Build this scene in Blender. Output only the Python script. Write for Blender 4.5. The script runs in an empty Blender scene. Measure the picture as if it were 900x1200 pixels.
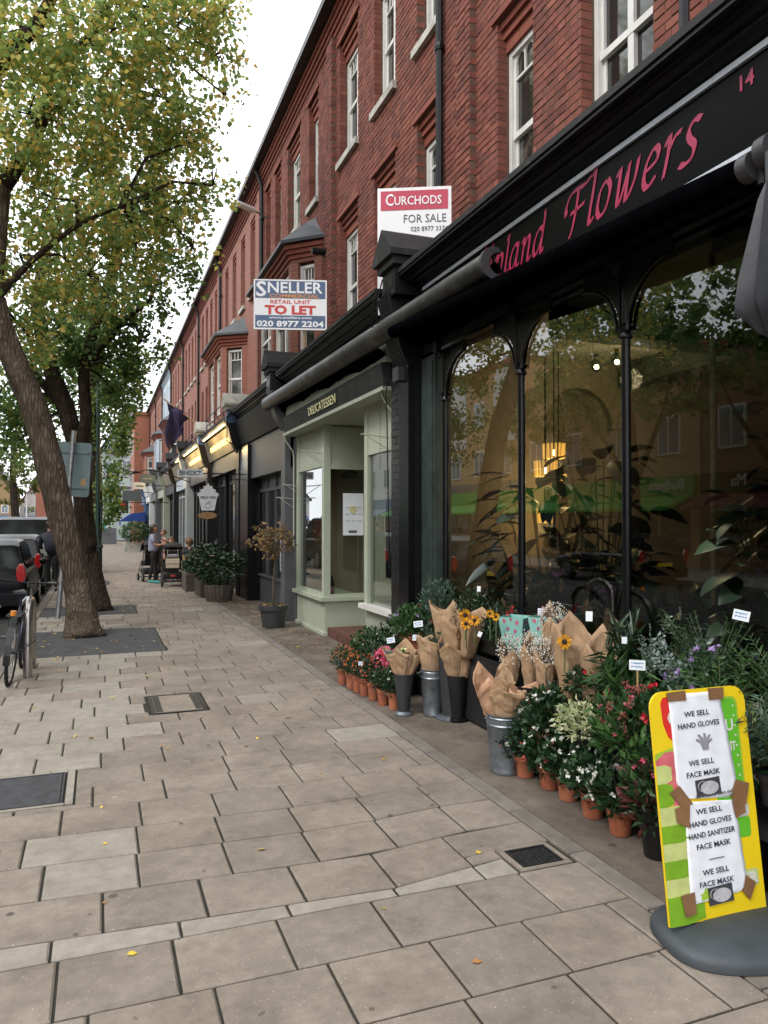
import bpy, bmesh, math, random
import numpy as np
from mathutils import Vector, Matrix, Quaternion
from math import sin, cos, pi, radians as R
random.seed(7); RNG = np.random.default_rng(11)
C = bpy.context.scene.collection
SC = bpy.context.scene
U = random.uniform

# ------------------------------------------------------------------ camera
YAW = 0.3631
cam_d = bpy.data.cameras.new('camera'); cam = bpy.data.objects.new('camera', cam_d); C.objects.link(cam)
cam.location = (0, 0, 1.7)
cam.rotation_euler = (R(90.78), 0, -YAW)
cam_d.sensor_fit = 'VERTICAL'; cam_d.sensor_height = 36; cam_d.lens = 880/1200*36
cam_d.clip_start = .05; cam_d.clip_end = 2000
SC.camera = cam
# ------------------------------------------------------------------ light
w = bpy.data.worlds.new('World'); SC.world = w; w.use_nodes = True
nt = w.node_tree; nt.nodes.clear()
sky = nt.nodes.new('ShaderNodeTexSky'); sky.sky_type = 'NISHITA'; sky.sun_disc = False
sky.sun_elevation = R(48); sky.sun_rotation = R(250); sky.air_density = 1.2; sky.dust_density = 3
tc = nt.nodes.new('ShaderNodeTexCoord')
nz = nt.nodes.new('ShaderNodeTexNoise'); nz.inputs['Scale'].default_value = 2.2; nz.inputs['Detail'].default_value = 5
nt.links.new(tc.outputs['Generated'], nz.inputs['Vector'])
rp = nt.nodes.new('ShaderNodeValToRGB')
rp.color_ramp.elements[0].position = .25; rp.color_ramp.elements[0].color = (10.5, 11.0, 11.8, 1)
rp.color_ramp.elements[1].position = .7; rp.color_ramp.elements[1].color = (13.5, 13.6, 13.8, 1)
nt.links.new(nz.outputs['Fac'], rp.inputs['Fac'])
mx = nt.nodes.new('ShaderNodeMix'); mx.data_type = 'RGBA'; mx.inputs[0].default_value = .93
nt.links.new(sky.outputs[0], mx.inputs[6]); nt.links.new(rp.outputs[0], mx.inputs[7])
bg = nt.nodes.new('ShaderNodeBackground'); bg.inputs[1].default_value = .1
nt.links.new(mx.outputs[2], bg.inputs[0])
wo = nt.nodes.new('ShaderNodeOutputWorld'); nt.links.new(bg.outputs[0], wo.inputs[0])
sl = bpy.data.lights.new('sun', 'SUN'); sl.energy = .9; sl.angle = R(14); sl.color = (1, .96, .9)
sun = bpy.data.objects.new('sun', sl); C.objects.link(sun)
sd = Vector((sin(R(250))*cos(R(48)), cos(R(250))*cos(R(48)), sin(R(48))))
sun.rotation_euler = sd.to_track_quat('Z', 'Y').to_euler()
SC.view_settings.view_transform = 'Standard'; SC.view_settings.look = 'None'
SC.view_settings.exposure = .92; SC.view_settings.gamma = 1
SC.cycles.use_denoising = True
SC.cycles.max_bounces = 12; SC.cycles.diffuse_bounces = 7; SC.cycles.transmission_bounces = 10; SC.cycles.transparent_max_bounces = 24; SC.cycles.caustics_reflective = False; SC.cycles.caustics_refractive = False

# ------------------------------------------------------------------ materials
M = {}
def N(nt, t, **k):
    n = nt.nodes.new(t)
    for a, v in k.items():
        if a.startswith('i_'): n.inputs[a[2:].replace('_', ' ')].default_value = v
        else: setattr(n, a, v)
    return n
def rnd(nt):
    g = N(nt, 'ShaderNodeNewGeometry'); o = N(nt, 'ShaderNodeObjectInfo')
    a = N(nt, 'ShaderNodeMath', operation='ADD'); f = N(nt, 'ShaderNodeMath', operation='FRACT')
    nt.links.new(g.outputs['Random Per Island'], a.inputs[0]); nt.links.new(o.outputs['Random'], a.inputs[1])
    nt.links.new(a.outputs[0], f.inputs[0]); return f.outputs[0]
def ramp(nt, src, stops, interp='LINEAR'):
    r = N(nt, 'ShaderNodeValToRGB'); cr = r.color_ramp; cr.interpolation = interp
    while len(cr.elements) < len(stops): cr.elements.new(.5)
    for e, (p, c) in zip(cr.elements, stops): e.position = p; e.color = (*c[:3], 1)
    nt.links.new(src, r.inputs['Fac']); return r.outputs['Color']
def mixc(nt, fac, a, b, mode='MIX'):
    m = N(nt, 'ShaderNodeMix', data_type='RGBA', blend_type=mode)
    for s, i in ((fac, 0), (a, 6), (b, 7)):
        if isinstance(s, (int, float)): m.inputs[i].default_value = s
        elif isinstance(s, tuple): m.inputs[i].default_value = (*s[:3], 1)
        else: nt.links.new(s, m.inputs[i])
    return m.outputs[2]
def sc(c, k): return tuple(min(1, x*k) for x in c[:3])
def mat(name, col, rough=.6, var=.18, scale=6., bump=.15, metal=0., spec=.5, isl=None, fine=60., speck=None, stain=None, trans=0., sheen=0, coat=0, emit=None, es=1.):
    """col: one colour, or a list picked per piece. var: soft mottling."""
    m = bpy.data.materials.new(name); m.use_nodes = True; nt = m.node_tree
    b = nt.nodes['Principled BSDF']; L = nt.links
    g = N(nt, 'ShaderNodeNewGeometry')
    n1 = N(nt, 'ShaderNodeTexNoise', i_Scale=scale, i_Detail=5., i_Roughness=.6); L.new(g.outputs['Position'], n1.inputs['Vector'])
    if isinstance(col, list):
        st = [(i/len(col), c) for i, c in enumerate(col)]
        base = ramp(nt, rnd(nt), st, 'CONSTANT' if isl == 'const' else 'LINEAR')
    else: base = mixc(nt, 0., col, col)
    mot = ramp(nt, n1.outputs['Fac'], [(.3, (1-var,)*3), (.7, (1+var,)*3)])
    # ramps clamp above 1, so mottle by multiply below 1 then lift
    mot = ramp(nt, n1.outputs['Fac'], [(.3, (1-2*var if var < .5 else .05,)*3), (.72, (1., 1., 1.))])
    c = mixc(nt, 1., base, mot, 'MULTIPLY')
    if stain:
        n2 = N(nt, 'ShaderNodeTexNoise', i_Scale=stain[1], i_Detail=6., i_Roughness=.65); L.new(g.outputs['Position'], n2.inputs['Vector'])
        f = ramp(nt, n2.outputs['Fac'], [(stain[2], (0, 0, 0)), (stain[3], (1, 1, 1))]); c = mixc(nt, f, c, stain[0])
    if speck:
        v = N(nt, 'ShaderNodeTexVoronoi', i_Scale=speck[1]); L.new(g.outputs['Position'], v.inputs['Vector'])
        f = ramp(nt, v.outputs['Distance'], [(speck[2]*.6, (1, 1, 1)), (speck[2], (0, 0, 0))])
        sv = ramp(nt, v.outputs['Color'], [(.62, (0, 0, 0)), (.7, (1, 1, 1))]); f = mixc(nt, 1., f, sv, 'MULTIPLY'); c = mixc(nt, f, c, speck[0])
    L.new(c, b.inputs['Base Color'])
    b.inputs['Roughness'].default_value = rough; b.inputs['Metallic'].default_value = metal
    b.inputs['Specular IOR Level'].default_value = spec
    if coat: b.inputs['Coat Weight'].default_value = coat; b.inputs['Coat Roughness'].default_value = .03
    if bump:
        n3 = N(nt, 'ShaderNodeTexNoise', i_Scale=fine, i_Detail=4.); L.new(g.outputs['Position'], n3.inputs['Vector'])
        bp = N(nt, 'ShaderNodeBump', i_Strength=bump, i_Distance=.004); L.new(n3.outputs['Fac'], bp.inputs['Height']); L.new(bp.outputs[0], b.inputs['Normal'])
    if emit:
        b.inputs['Emission Color'].default_value = (*emit, 1); b.inputs['Emission Strength'].default_value = es
    if trans:
        out = nt.nodes['Material Output']; t = N(nt, 'ShaderNodeBsdfTranslucent'); L.new(c, t.inputs[0])
        ms = N(nt, 'ShaderNodeMixShader'); ms.inputs[0].default_value = trans
        L.new(b.outputs[0], ms.inputs[1]); L.new(t.outputs[0], ms.inputs[2]); L.new(ms.outputs[0], out.inputs[0])
    M[name] = m; return m
def glassmat(name, tint, refl=.06, gain=1.35, rough=0.):
    m = bpy.data.materials.new(name); m.use_nodes = True; nt = m.node_tree; nt.nodes.remove(nt.nodes['Principled BSDF'])
    lw = N(nt, 'ShaderNodeLayerWeight', i_Blend=.5)
    p = N(nt, 'ShaderNodeMath', operation='POWER'); p.inputs[1].default_value = 3.4; nt.links.new(lw.outputs['Facing'], p.inputs[0])
    a = N(nt, 'ShaderNodeMath', operation='MULTIPLY_ADD', use_clamp=True); a.inputs[1].default_value = gain; a.inputs[2].default_value = refl
    nt.links.new(p.outputs[0], a.inputs[0])
    t = N(nt, 'ShaderNodeBsdfTransparent'); t.inputs[0].default_value = (*tint, 1)
    g = N(nt, 'ShaderNodeBsdfGlossy'); g.inputs['Roughness'].default_value = rough
    s = N(nt, 'ShaderNodeMixShader'); nt.links.new(a.outputs[0], s.inputs[0]); nt.links.new(t.outputs[0], s.inputs[1]); nt.links.new(g.outputs[0], s.inputs[2])
    nt.links.new(s.outputs[0], nt.nodes['Material Output'].inputs[0]); M[name] = m; return m

mat('paver', [(.288, .243, .195), (.315, .266, .214), (.298, .252, .206), (.334, .286, .230), (.276, .234, .194)], .85, .15, 2.6, .6, fine=120, speck=((.60, .55, .47), 55., .14), stain=((.14, .115, .09), 2.1, .48, .85), spec=.25)
mat('paver_pale', [(.35, .315, .265), (.325, .29, .243), (.36, .325, .275)], .85, .12, 4., .3, fine=140, spec=.25)
mat('joint_dirt', (.03, .028, .019), .95, .3, 9., .4)
mat('asphalt', (.07, .068, .066), .92, .25, 14., .6, fine=220, speck=((.2, .19, .18), 130., .1), spec=.2)
mat('asphalt_patch', (.085, .085, .088), .95, .2, 5., .6, fine=180, speck=((.02, .02, .02), 90., .12), spec=.2)
mat('step_red', (.16, .065, .045), .85, .3, 9., .4)
mat('forecourt_mat', (.235, .195, .158), .9, .3, 2.2, .5, fine=120, speck=((.3, .26, .2), 90., .07), stain=((.10, .082, .066), 1.3, .45, .75), spec=.25)
mat('kerb_stone', [(.21, .185, .158), (.24, .21, .18), (.19, .168, .145)], .85, .2, 8., .3)
mat('iron', (.04, .04, .042), .55, .3, 30., .4, metal=.5)
mat('iron_plain', (.055, .057, .062), .7, .3, 12., .7, fine=200)
BR = [(.25, .082, .058), (.29, .10, .07), (.205, .066, .05), (.265, .088, .062), (.315, .118, .082), (.16, .055, .046), (.27, .09, .062)]
mat('brick', BR, .85, .22, 7., .5, fine=60, spec=.25, stain=((.085, .04, .032), 1.6, .5, .8))
mat('mortar', (.17, .105, .08), .95, .2, 8., .2, spec=.15)
mat('brick_rubbed', [(.26, .08, .055), (.23, .07, .048), (.285, .09, .06)], .8, .15, 7., .25, spec=.25)
mat('black_brick', [(.012, .012, .014), (.017, .017, .02), (.01, .01, .012)], .35, .2, 8., .3)
mat('slate', [(.07, .075, .085), (.055, .06, .07), (.085, .09, .1)], .6, .2, 5., .3)
mat('lead', (.055, .058, .066), .55, .25, 4., .2, metal=.2)
mat('white_paint', (.74, .73, .69), .45, .1, 4., .08)
mat('sill_stone', (.55, .53, .47), .7, .25, 5., .2, stain=((.2, .2, .14), 4., .5, .8))
mat('black_paint', (.0085, .009, .0105), .42, .25, 5., .2, spec=.28)
mat('black_gloss', (.006, .0065, .008), .22, .2, 5., .08, spec=.3)
mat('black_rough', (.012, .012, .013), .7, .35, 7., .6, fine=40, stain=((.06, .058, .05), 6., .55, .8))
mat('green_grey_paint', (.04, .06, .053), .5, .3, 7., .1)
mat('grey_paint', (.10, .105, .11), .5, .15, 4., .1)
mat('pale_green', (.44, .48, .37), .5, .08, 2.5, .08, stain=((.34, .38, .29), 2.5, .55, .9))
mat('pale_green_dull', (.36, .39, .31), .6, .1, 3., .08)
mat('cream_wall', (.36, .29, .21), .8, .12, 1.5, .1)
mat('cream_board', (.44, .41, .35), .8, .15, 3., .1)
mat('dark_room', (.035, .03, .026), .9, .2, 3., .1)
mat('wood_floor', (.14, .09, .05), .5, .2, 5., .1)
mat('fascia_black', (.0015, .0017, .002), .25, .15, 3., .03, spec=.05)
mat('magenta', (.42, .008, .075), .35, .08, 6., 0)
mat('trim_silver', (.60, .64, .70), .35, .12, 8., .05, metal=.3)
mat('bare_wood', (.42, .30, .17), .8, .25, 15., .2)
mat('awning_tube', (.06, .056, .052), .38, .35, 5., .1, metal=.6, stain=((.16, .15, .135), 3., .5, .85))
mat('awning_cloth', (.003, .003, .004), .95, .3, 9., .3, spec=0.)
mat('end_cap', (.045, .043, .047), .5, .1, 6., .05)
mat('terracotta', [(.42, .13, .06), (.36, .11, .055), (.46, .16, .08)], .8, .2, 14., .25, stain=((.45, .3, .22), 8., .6, .9))
mat('black_plastic', (.012, .012, .013), .45, .2, 9., .1)
mat('zinc', (.34, .38, .42), .38, .3, 14., .12, metal=.75, stain=((.22, .25, .28), 20., .45, .7))
mat('dark_metal', (.06, .064, .07), .5, .2, 10., .1, metal=.3)
mat('kraft', (.56, .375, .225), .7, .14, 8., 1., fine=22, trans=.22, spec=.3)
mat('kraft_peach', (.70, .43, .27), .5, .14, 7., 1., fine=22, trans=.3, spec=.4)
mat('soil', (.03, .02, .013), .95, .3, 30., .6)
mat('barrel_wood', [(.13, .1, .075), (.16, .125, .095), (.11, .085, .066)], .8, .3, 12., .4)
mat('bark', (.19, .145, .105), .95, .3, 5., 1., fine=18, spec=.15)
mat('bark_dark', (.095, .07, .053), .95, .3, 5., 1., fine=18, spec=.15)
mat('bud_red', (.26, .06, .05), .6, .1, 9., 0)
mat('lf_plane', [(.27, .39, .12), (.32, .44, .13), (.40, .48, .14), (.21, .32, .10), (.48, .52, .15), (.72, .62, .14), (.29, .41, .12), (.76, .60, .14), (.24, .36, .11), (.74, .52, .16)], .5, .1, 3., 0, trans=.6, isl='const', spec=.35)
mat('lf_green', [(.13, .23, .07), (.16, .27, .08), (.2, .31, .08), (.10, .18, .06), (.14, .24, .07), (.34, .38, .09), (.11, .2, .06)], .5, .1, 3., 0, trans=.5, isl='const', spec=.35)
mat('lf_yellow', [(.16, .19, .04), (.12, .16, .035), (.22, .22, .05), (.1, .13, .03)], .6, .1, 3., 0, trans=.4, isl='const')
mat('lf_dark', [(.02, .055, .021), (.027, .072, .026), (.036, .088, .032), (.016, .044, .018)], .33, .15, 8., 0, isl='const', spec=.5, trans=.1)
mat('lf_mid', [(.035, .10, .025), (.05, .13, .03), (.03, .08, .022), (.065, .15, .035)], .42, .12, 8., 0, isl='const', trans=.2)
mat('lf_bluegreen', [(.07, .13, .09), (.095, .165, .11), (.06, .115, .08)], .5, .12, 8., 0, isl='const', trans=.2)
mat('lf_silver', [(.30, .38, .36), (.22, .3, .28), (.38, .45, .43), (.15, .22, .19)], .6, .1, 8., 0, isl='const', trans=.2)
mat('lf_cream', [(.60, .62, .36), (.5, .55, .28), (.68, .68, .45), (.3, .4, .15)], .5, .1, 8., 0, isl='const', trans=.25)
mat('lf_red', [(.12, .035, .03), (.16, .05, .04), (.035, .08, .03), (.03, .07, .025)], .45, .12, 8., 0, isl='const', trans=.1)
mat('lf_dry', [(.28, .17, .07), (.2, .12, .05), (.36, .23, .1), (.12, .1, .05)], .7, .1, 8., 0, isl='const', trans=.3)
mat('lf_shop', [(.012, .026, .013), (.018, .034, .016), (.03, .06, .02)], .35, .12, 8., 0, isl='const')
mat('petal_white', (.78, .78, .72), .5, .06, 9., 0, trans=.2)
mat('petal_red', (.62, .02, .04), .5, .1, 9., 0, trans=.2)
mat('petal_pink', [(.62, .06, .15), (.75, .22, .32), (.7, .1, .2)], .5, .1, 9., 0, trans=.2)
mat('petal_coral', (.70, .15, .12), .5, .1, 9., 0, trans=.2)
mat('petal_orange', (.9, .2, .06), .5, .1, 9., 0, trans=.2)
mat('petal_yellow', [(.85, .42, .01), (.9, .5, .02), (.78, .34, .01)], .55, .1, 9., 0, trans=.2)
mat('petal_cream', (.8, .78, .45), .5, .06, 9., 0, trans=.2)
mat('petal_lilac', [(.42, .3, .6), (.5, .38, .66), (.34, .2, .5)], .5, .1, 9., 0, trans=.2)
mat('petal_purple', (.35, .03, .33), .5, .1, 9., 0)
mat('flower_eye', (.03, .012, .006), .9, .3, 60., .5)
mat('berry', (.62, .13, .03), .3, .1, 9., 0)
mat('gyp', [(.75, .75, .68), (.65, .62, .5), (.8, .8, .75)], .6, .05, 9., 0)
mat('stem', (.09, .13, .04), .6, .2, 9., 0)
mat('twig', (.11, .085, .055), .8, .2, 9., .2)
mat('cane', (.5, .33, .15), .6, .1, 9., 0)
mat('turquoise', (.28, .58, .52), .5, .06, 5., 0)
mat('card_white', (.78, .82, .85), .5, .05, 9., 0)
mat('ink_blue', (.08, .25, .5), .6, .05, 9., 0)
mat('paper', (.85, .87, .92), .55, .05, 6., .35, fine=14)
mat('ink', (.03, .033, .06), .6, .05, 9., 0)
mat('photo_dark', (.055, .055, .065), .6, .15, 30., 0)
mat('photo_grey', (.33, .33, .37), .6, .2, 40., 0)
mat('photo_light', (.55, .55, .57), .6, .15, 40., 0)
mat('sign_yellow', (.86, .62, .012), .38, .05, 3., .02)
mat('sign_red', (.70, .035, .025), .38, .05, 3., .02)
mat('sign_green', (.13, .50, .03), .38, .05, 3., .02)
mat('sign_lime', (.38, .58, .05), .38, .12, 9., .02)
mat('fruit_pale', (.62, .68, .25), .45, .15, 14., .02)
mat('fruit_green', (.22, .45, .02), .45, .15, 14., .02)
mat('fruit_pink', (.75, .17, .19), .45, .2, 14., .02)
mat('tape', (.27, .145, .07), .35, .15, 12., .2, fine=12)
mat('rubber_base', (.055, .066, .075), .6, .2, 5., .3, fine=90, speck=((.3, .3, .3), 24., .04))
mat('board_white', (.88, .88, .88), .5, .05, 4., .02)
mat('board_blue', (.075, .125, .225), .5, .05, 4., .02)
mat('board_red', (.60, .045, .035), .5, .05, 4., .02)
mat('board_crimson', (.52, .045, .085), .5, .05, 4., .02)
mat('board_orange', (.70, .30, .10), .5, .05, 4., .02)
mat('board_grey', (.10, .10, .11), .5, .05, 4., .02)
mat('sign_back', (.20, .27, .28), .5, .1, 4., .05)
mat('galv', (.35, .36, .36), .4, .25, 10., .1, metal=.6)
mat('steel', (.46, .44, .42), .28, .15, 14., .05, metal=1.)
mat('lamp_green', (.015, .045, .035), .45, .15, 9., .05)
mat('car_black', (.005, .0055, .007), .35, .1, 3., 0, coat=.08, spec=.15)
mat('car_white', (.6, .6, .6), .25, .05, 3., 0, coat=.6)
mat('car_grey', (.015, .016, .019), .35, .1, 3., 0, coat=.2, spec=.3)
mat('car_glass', (.008, .01, .012), .08, .1, 3., 0, spec=.35)
mat('tyre', (.014, .014, .014), .8, .2, 20., .3)
mat('rim', (.35, .35, .36), .3, .1, 9., 0, metal=.8)
mat('chrome', (.6, .6, .62), .15, .05, 9., 0, metal=1.)
mat('tail_red', (.55, .012, .012), .15, .2, 40., 0, coat=.6)
mat('plate_yellow', (.75, .55, .03), .5, .05, 9., 0)
mat('bike_blue', (.012, .018, .045), .3, .1, 9., 0, coat=.4)
mat('amber', (.75, .25, .03), .25, .1, 9., 0)
mat('skin', (.50, .27, .19), .55, .06, 20., .02)
mat('hair_brown', (.035, .018, .011), .55, .3, 60., .3, fine=150)
mat('hair_ginger', (.13, .06, .03), .6, .3, 60., .3)
mat('shirt_blue', (.30, .32, .42), .85, .1, 12., .1)
mat('cloth_navy', (.018, .022, .035), .85, .2, 12., .1)
mat('cloth_pink', (.55, .3, .27), .85, .1, 12., .1)
mat('cloth_white', (.6, .62, .66), .85, .1, 12., .1)
mat('shoe_teal', (.08, .42, .42), .6, .1, 9., 0)
mat('fabric_black', (.013, .013, .015), .8, .2, 20., .2)
mat('fabric_grey', (.3, .3, .31), .8, .1, 20., .2)
mat('bag_cream', (.62, .53, .4), .7, .1, 12., .1)
mat('navy_sign', (.012, .014, .03), .35, .1, 4., 0)
mat('red_logo', (.75, .03, .02), .4, .05, 4., 0)
mat('blue_cloth', (.01, .05, .25), .7, .1, 9., .1)
mat('flag_purple', (.03, .018, .065), .8, .2, 7., .2)
mat('grey_sign', (.16, .18, .17), .5, .1, 9., 0)
mat('tan_fascia', (.26, .22, .16), .6, .15, 4., .05)
mat('blueish_white', (.45, .52, .58), .5, .08, 4., .03)
mat('mint_render', (.48, .58, .56), .8, .08, 1.2, .1)
mat('white_render', (.66, .67, .65), .8, .08, 1.2, .1)
mat('ochre_brick', [(.38, .25, .12), (.43, .29, .15), (.34, .22, .11)], .85, .15, 3., .2)
mat('yellow_brick', (.42, .27, .13), .85, .14, 2., .1)
mat('budget_green', (.05, .33, .035), .45, .08, 4., 0)
mat('maroon', (.12, .012, .015), .5, .1, 4., 0)
mat('window_dark', (.02, .023, .026), .05, .15, 2., 0, spec=.9)
mat('window_blue', (.22, .27, .32), .08, .2, 1.2, 0, spec=.9)
mat('sash_glass', (.035, .038, .035), .06, .5, 1.6, 0, spec=.9, stain=((.2, .19, .15), 1.2, .55, .75))
mat('glow_letters', (.9, .6, .15), .5, .1, 9., 0, emit=(1., .62, .14), es=2.4)
mat('glow_tube', (.9, .7, .3), .5, .1, 9., 0, emit=(1., .7, .25), es=4.)
mat('lamp_glow', (.9, .6, .2), .3, .1, 9., 0, emit=(1., .5, .1), es=1.0)
mat('bulb_glow', (.9, .7, .4), .3, .1, 9., 0, emit=(1., .68, .3), es=16.)
mat('spot_glow', (1., .8, .5), .5, .1, 9., 0, emit=(1., .72, .35), es=40.)
mat('lit_sign', (.8, .8, .8), .5, .05, 9., 0, emit=(.9, .95, 1.), es=.5)
mat('oak', (.45, .25, .09), .5, .2, 14., .1)
mat('wine_glass', (.01, .015, .01), .08, .1, 9., 0)
mat('label_pink', (.7, .3, .35), .5, .05, 9., 0)
mat('leaf_litter', [(.50, .28, .07), (.38, .2, .06), (.55, .38, .1), (.3, .14, .05)], .7, .1, 9., 0, isl='const')
mat('leaf_yellow', (.75, .5, .05), .6, .1, 30., 0)
mat('leaf_rust', (.42, .2, .07), .6, .15, 30., 0)
mat('brick_far', (.30, .085, .05), .85, .15, 2., .2)
def blotch(m, cols):     # gum spots, drips and worn patches trodden into the slabs
    nt = m.node_tree; L = nt.links; b = nt.nodes['Principled BSDF']; g = N(nt, 'ShaderNodeNewGeometry'); c = b.inputs['Base Color'].links[0].from_socket
    for i, (col, s, t, k) in enumerate(cols):
        w_ = N(nt, 'ShaderNodeTexNoise', i_Scale=s*2.3, i_Detail=2.); L.new(g.outputs['Position'], w_.inputs['Vector']); ad = N(nt, 'ShaderNodeMix', data_type='VECTOR'); ad.inputs[0].default_value = .03
        L.new(g.outputs['Position'], ad.inputs[4]); L.new(w_.outputs['Color'], ad.inputs[5])
        v = N(nt, 'ShaderNodeTexVoronoi', i_Scale=s); L.new(ad.outputs[1], v.inputs['Vector']); f = ramp(nt, v.outputs['Distance'], [(t*.75, (1, 1, 1)), (t, (0, 0, 0))])
        sv = ramp(nt, v.outputs['Color'], [(k, (0, 0, 0)), (k+.05, (.75,)*3)]); f = mixc(nt, 1., f, sv, 'MULTIPLY'); c = mixc(nt, f, c, col)
    n2 = N(nt, 'ShaderNodeTexNoise', i_Scale=13., i_Detail=7., i_Roughness=.75); L.new(g.outputs['Position'], n2.inputs['Vector'])
    c = mixc(nt, 1., c, ramp(nt, n2.outputs['Fac'], [(.3, (.72,)*3), (.62, (1, 1, 1))]), 'MULTIPLY'); L.new(c, b.inputs['Base Color'])
blotch(M['paver'], [((.07, .062, .055), 4.2, .10, .66), ((.40, .38, .34), 3.1, .06, .72), ((.10, .085, .06), 9., .12, .74)]); blotch(M['paver_pale'], [((.09, .08, .07), 4.2, .10, .66), ((.12, .1, .07), 9., .12, .74)])
blotch(M['forecourt_mat'], [((.06, .052, .045), 5.2, .14, .6), ((.3, .27, .22), 4.1, .05, .7)])
glassmat('shop_glass', (.58, .62, .60), .085, 1.25)
glassmat('deli_glass', (.80, .83, .80), .05, 1.1)
glassmat('film', (.9, .9, .9), .02, .4, .1)
def furrow(m):     # long plates of bark split by dark furrows
    nt = m.node_tree; L = nt.links; b = nt.nodes['Principled BSDF']; tc = N(nt, 'ShaderNodeNewGeometry'); mp = N(nt, 'ShaderNodeMapping'); mp.inputs['Scale'].default_value = (30, 30, 4.5)
    L.new(tc.outputs['Position'], mp.inputs['Vector']); nz = N(nt, 'ShaderNodeTexNoise', i_Scale=1., i_Detail=3.); L.new(mp.outputs[0], nz.inputs['Vector'])
    mx = N(nt, 'ShaderNodeMix', data_type='VECTOR'); mx.inputs[0].default_value = .42; L.new(mp.outputs[0], mx.inputs[4]); L.new(nz.outputs['Color'], mx.inputs[5])
    v = N(nt, 'ShaderNodeTexVoronoi', feature='DISTANCE_TO_EDGE', i_Scale=1.25); L.new(mx.outputs[1], v.inputs['Vector'])
    f = ramp(nt, v.outputs['Distance'], [(.0, (.5,)*3), (.3, (1, 1, 1))]); old = b.inputs['Base Color'].links[0].from_socket
    L.new(mixc(nt, 1., old, f, 'MULTIPLY'), b.inputs['Base Color'])
    h = N(nt, 'ShaderNodeMath', operation='MULTIPLY_ADD'); h.inputs[1].default_value = .35; L.new(nz.outputs['Fac'], h.inputs[0]); fr = ramp(nt, v.outputs['Distance'], [(.0, (0, 0, 0)), (.3, (1, 1, 1))]); L.new(fr, h.inputs[2])
    bp = N(nt, 'ShaderNodeBump', i_Strength=.8, i_Distance=.022); L.new(h.outputs[0], bp.inputs['Height']); L.new(bp.outputs[0], b.inputs['Normal'])
furrow(M['bark']); furrow(M['bark_dark'])
def brickwall(name, cols, mort):
    m = mat(name, cols[0], .85, .12, 2., .2, stain=(sc(cols[0], .45), .9, .55, .85)); nt = m.node_tree; L = nt.links; b = nt.nodes['Principled BSDF']
    g = N(nt, 'ShaderNodeNewGeometry'); sx = N(nt, 'ShaderNodeSeparateXYZ'); cx = N(nt, 'ShaderNodeCombineXYZ'); L.new(g.outputs['Position'], sx.inputs[0])
    ad = N(nt, 'ShaderNodeMath', operation='ADD'); L.new(sx.outputs[0], ad.inputs[0]); L.new(sx.outputs[1], ad.inputs[1])
    L.new(ad.outputs[0], cx.inputs[0]); L.new(sx.outputs[2], cx.inputs[1])
    t = N(nt, 'ShaderNodeTexBrick', i_Scale=1.); t.inputs['Brick Width'].default_value = .235; t.inputs['Row Height'].default_value = .075; t.inputs['Mortar Size'].default_value = .006
    L.new(cx.outputs[0], t.inputs['Vector']); t.inputs['Color1'].default_value = (*cols[0], 1); t.inputs['Color2'].default_value = (*cols[1], 1); t.inputs['Mortar'].default_value = (*mort, 1)
    old = b.inputs['Base Color'].links[0].from_socket
    c = mixc(nt, .7, old, t.outputs['Color']); L.new(c, b.inputs['Base Color']); return m
brickwall('brick_tex', [(.28, .098, .066), (.19, .065, .048), ], (.25, .18, .14))
brickwall('brick_pale_tex', [(.36, .16, .11), (.30, .12, .08)], (.25, .18, .14))
brickwall('brick_orange_tex', [(.34, .12, .07), (.29, .10, .06)], (.25, .15, .1))
brickwall('brick_brown_tex', [(.22, .12, .07), (.18, .095, .055)], (.2, .14, .1))
brickwall('brick_buff_tex', [(.50, .33, .16), (.44, .28, .13)], (.33, .24, .14))

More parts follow.
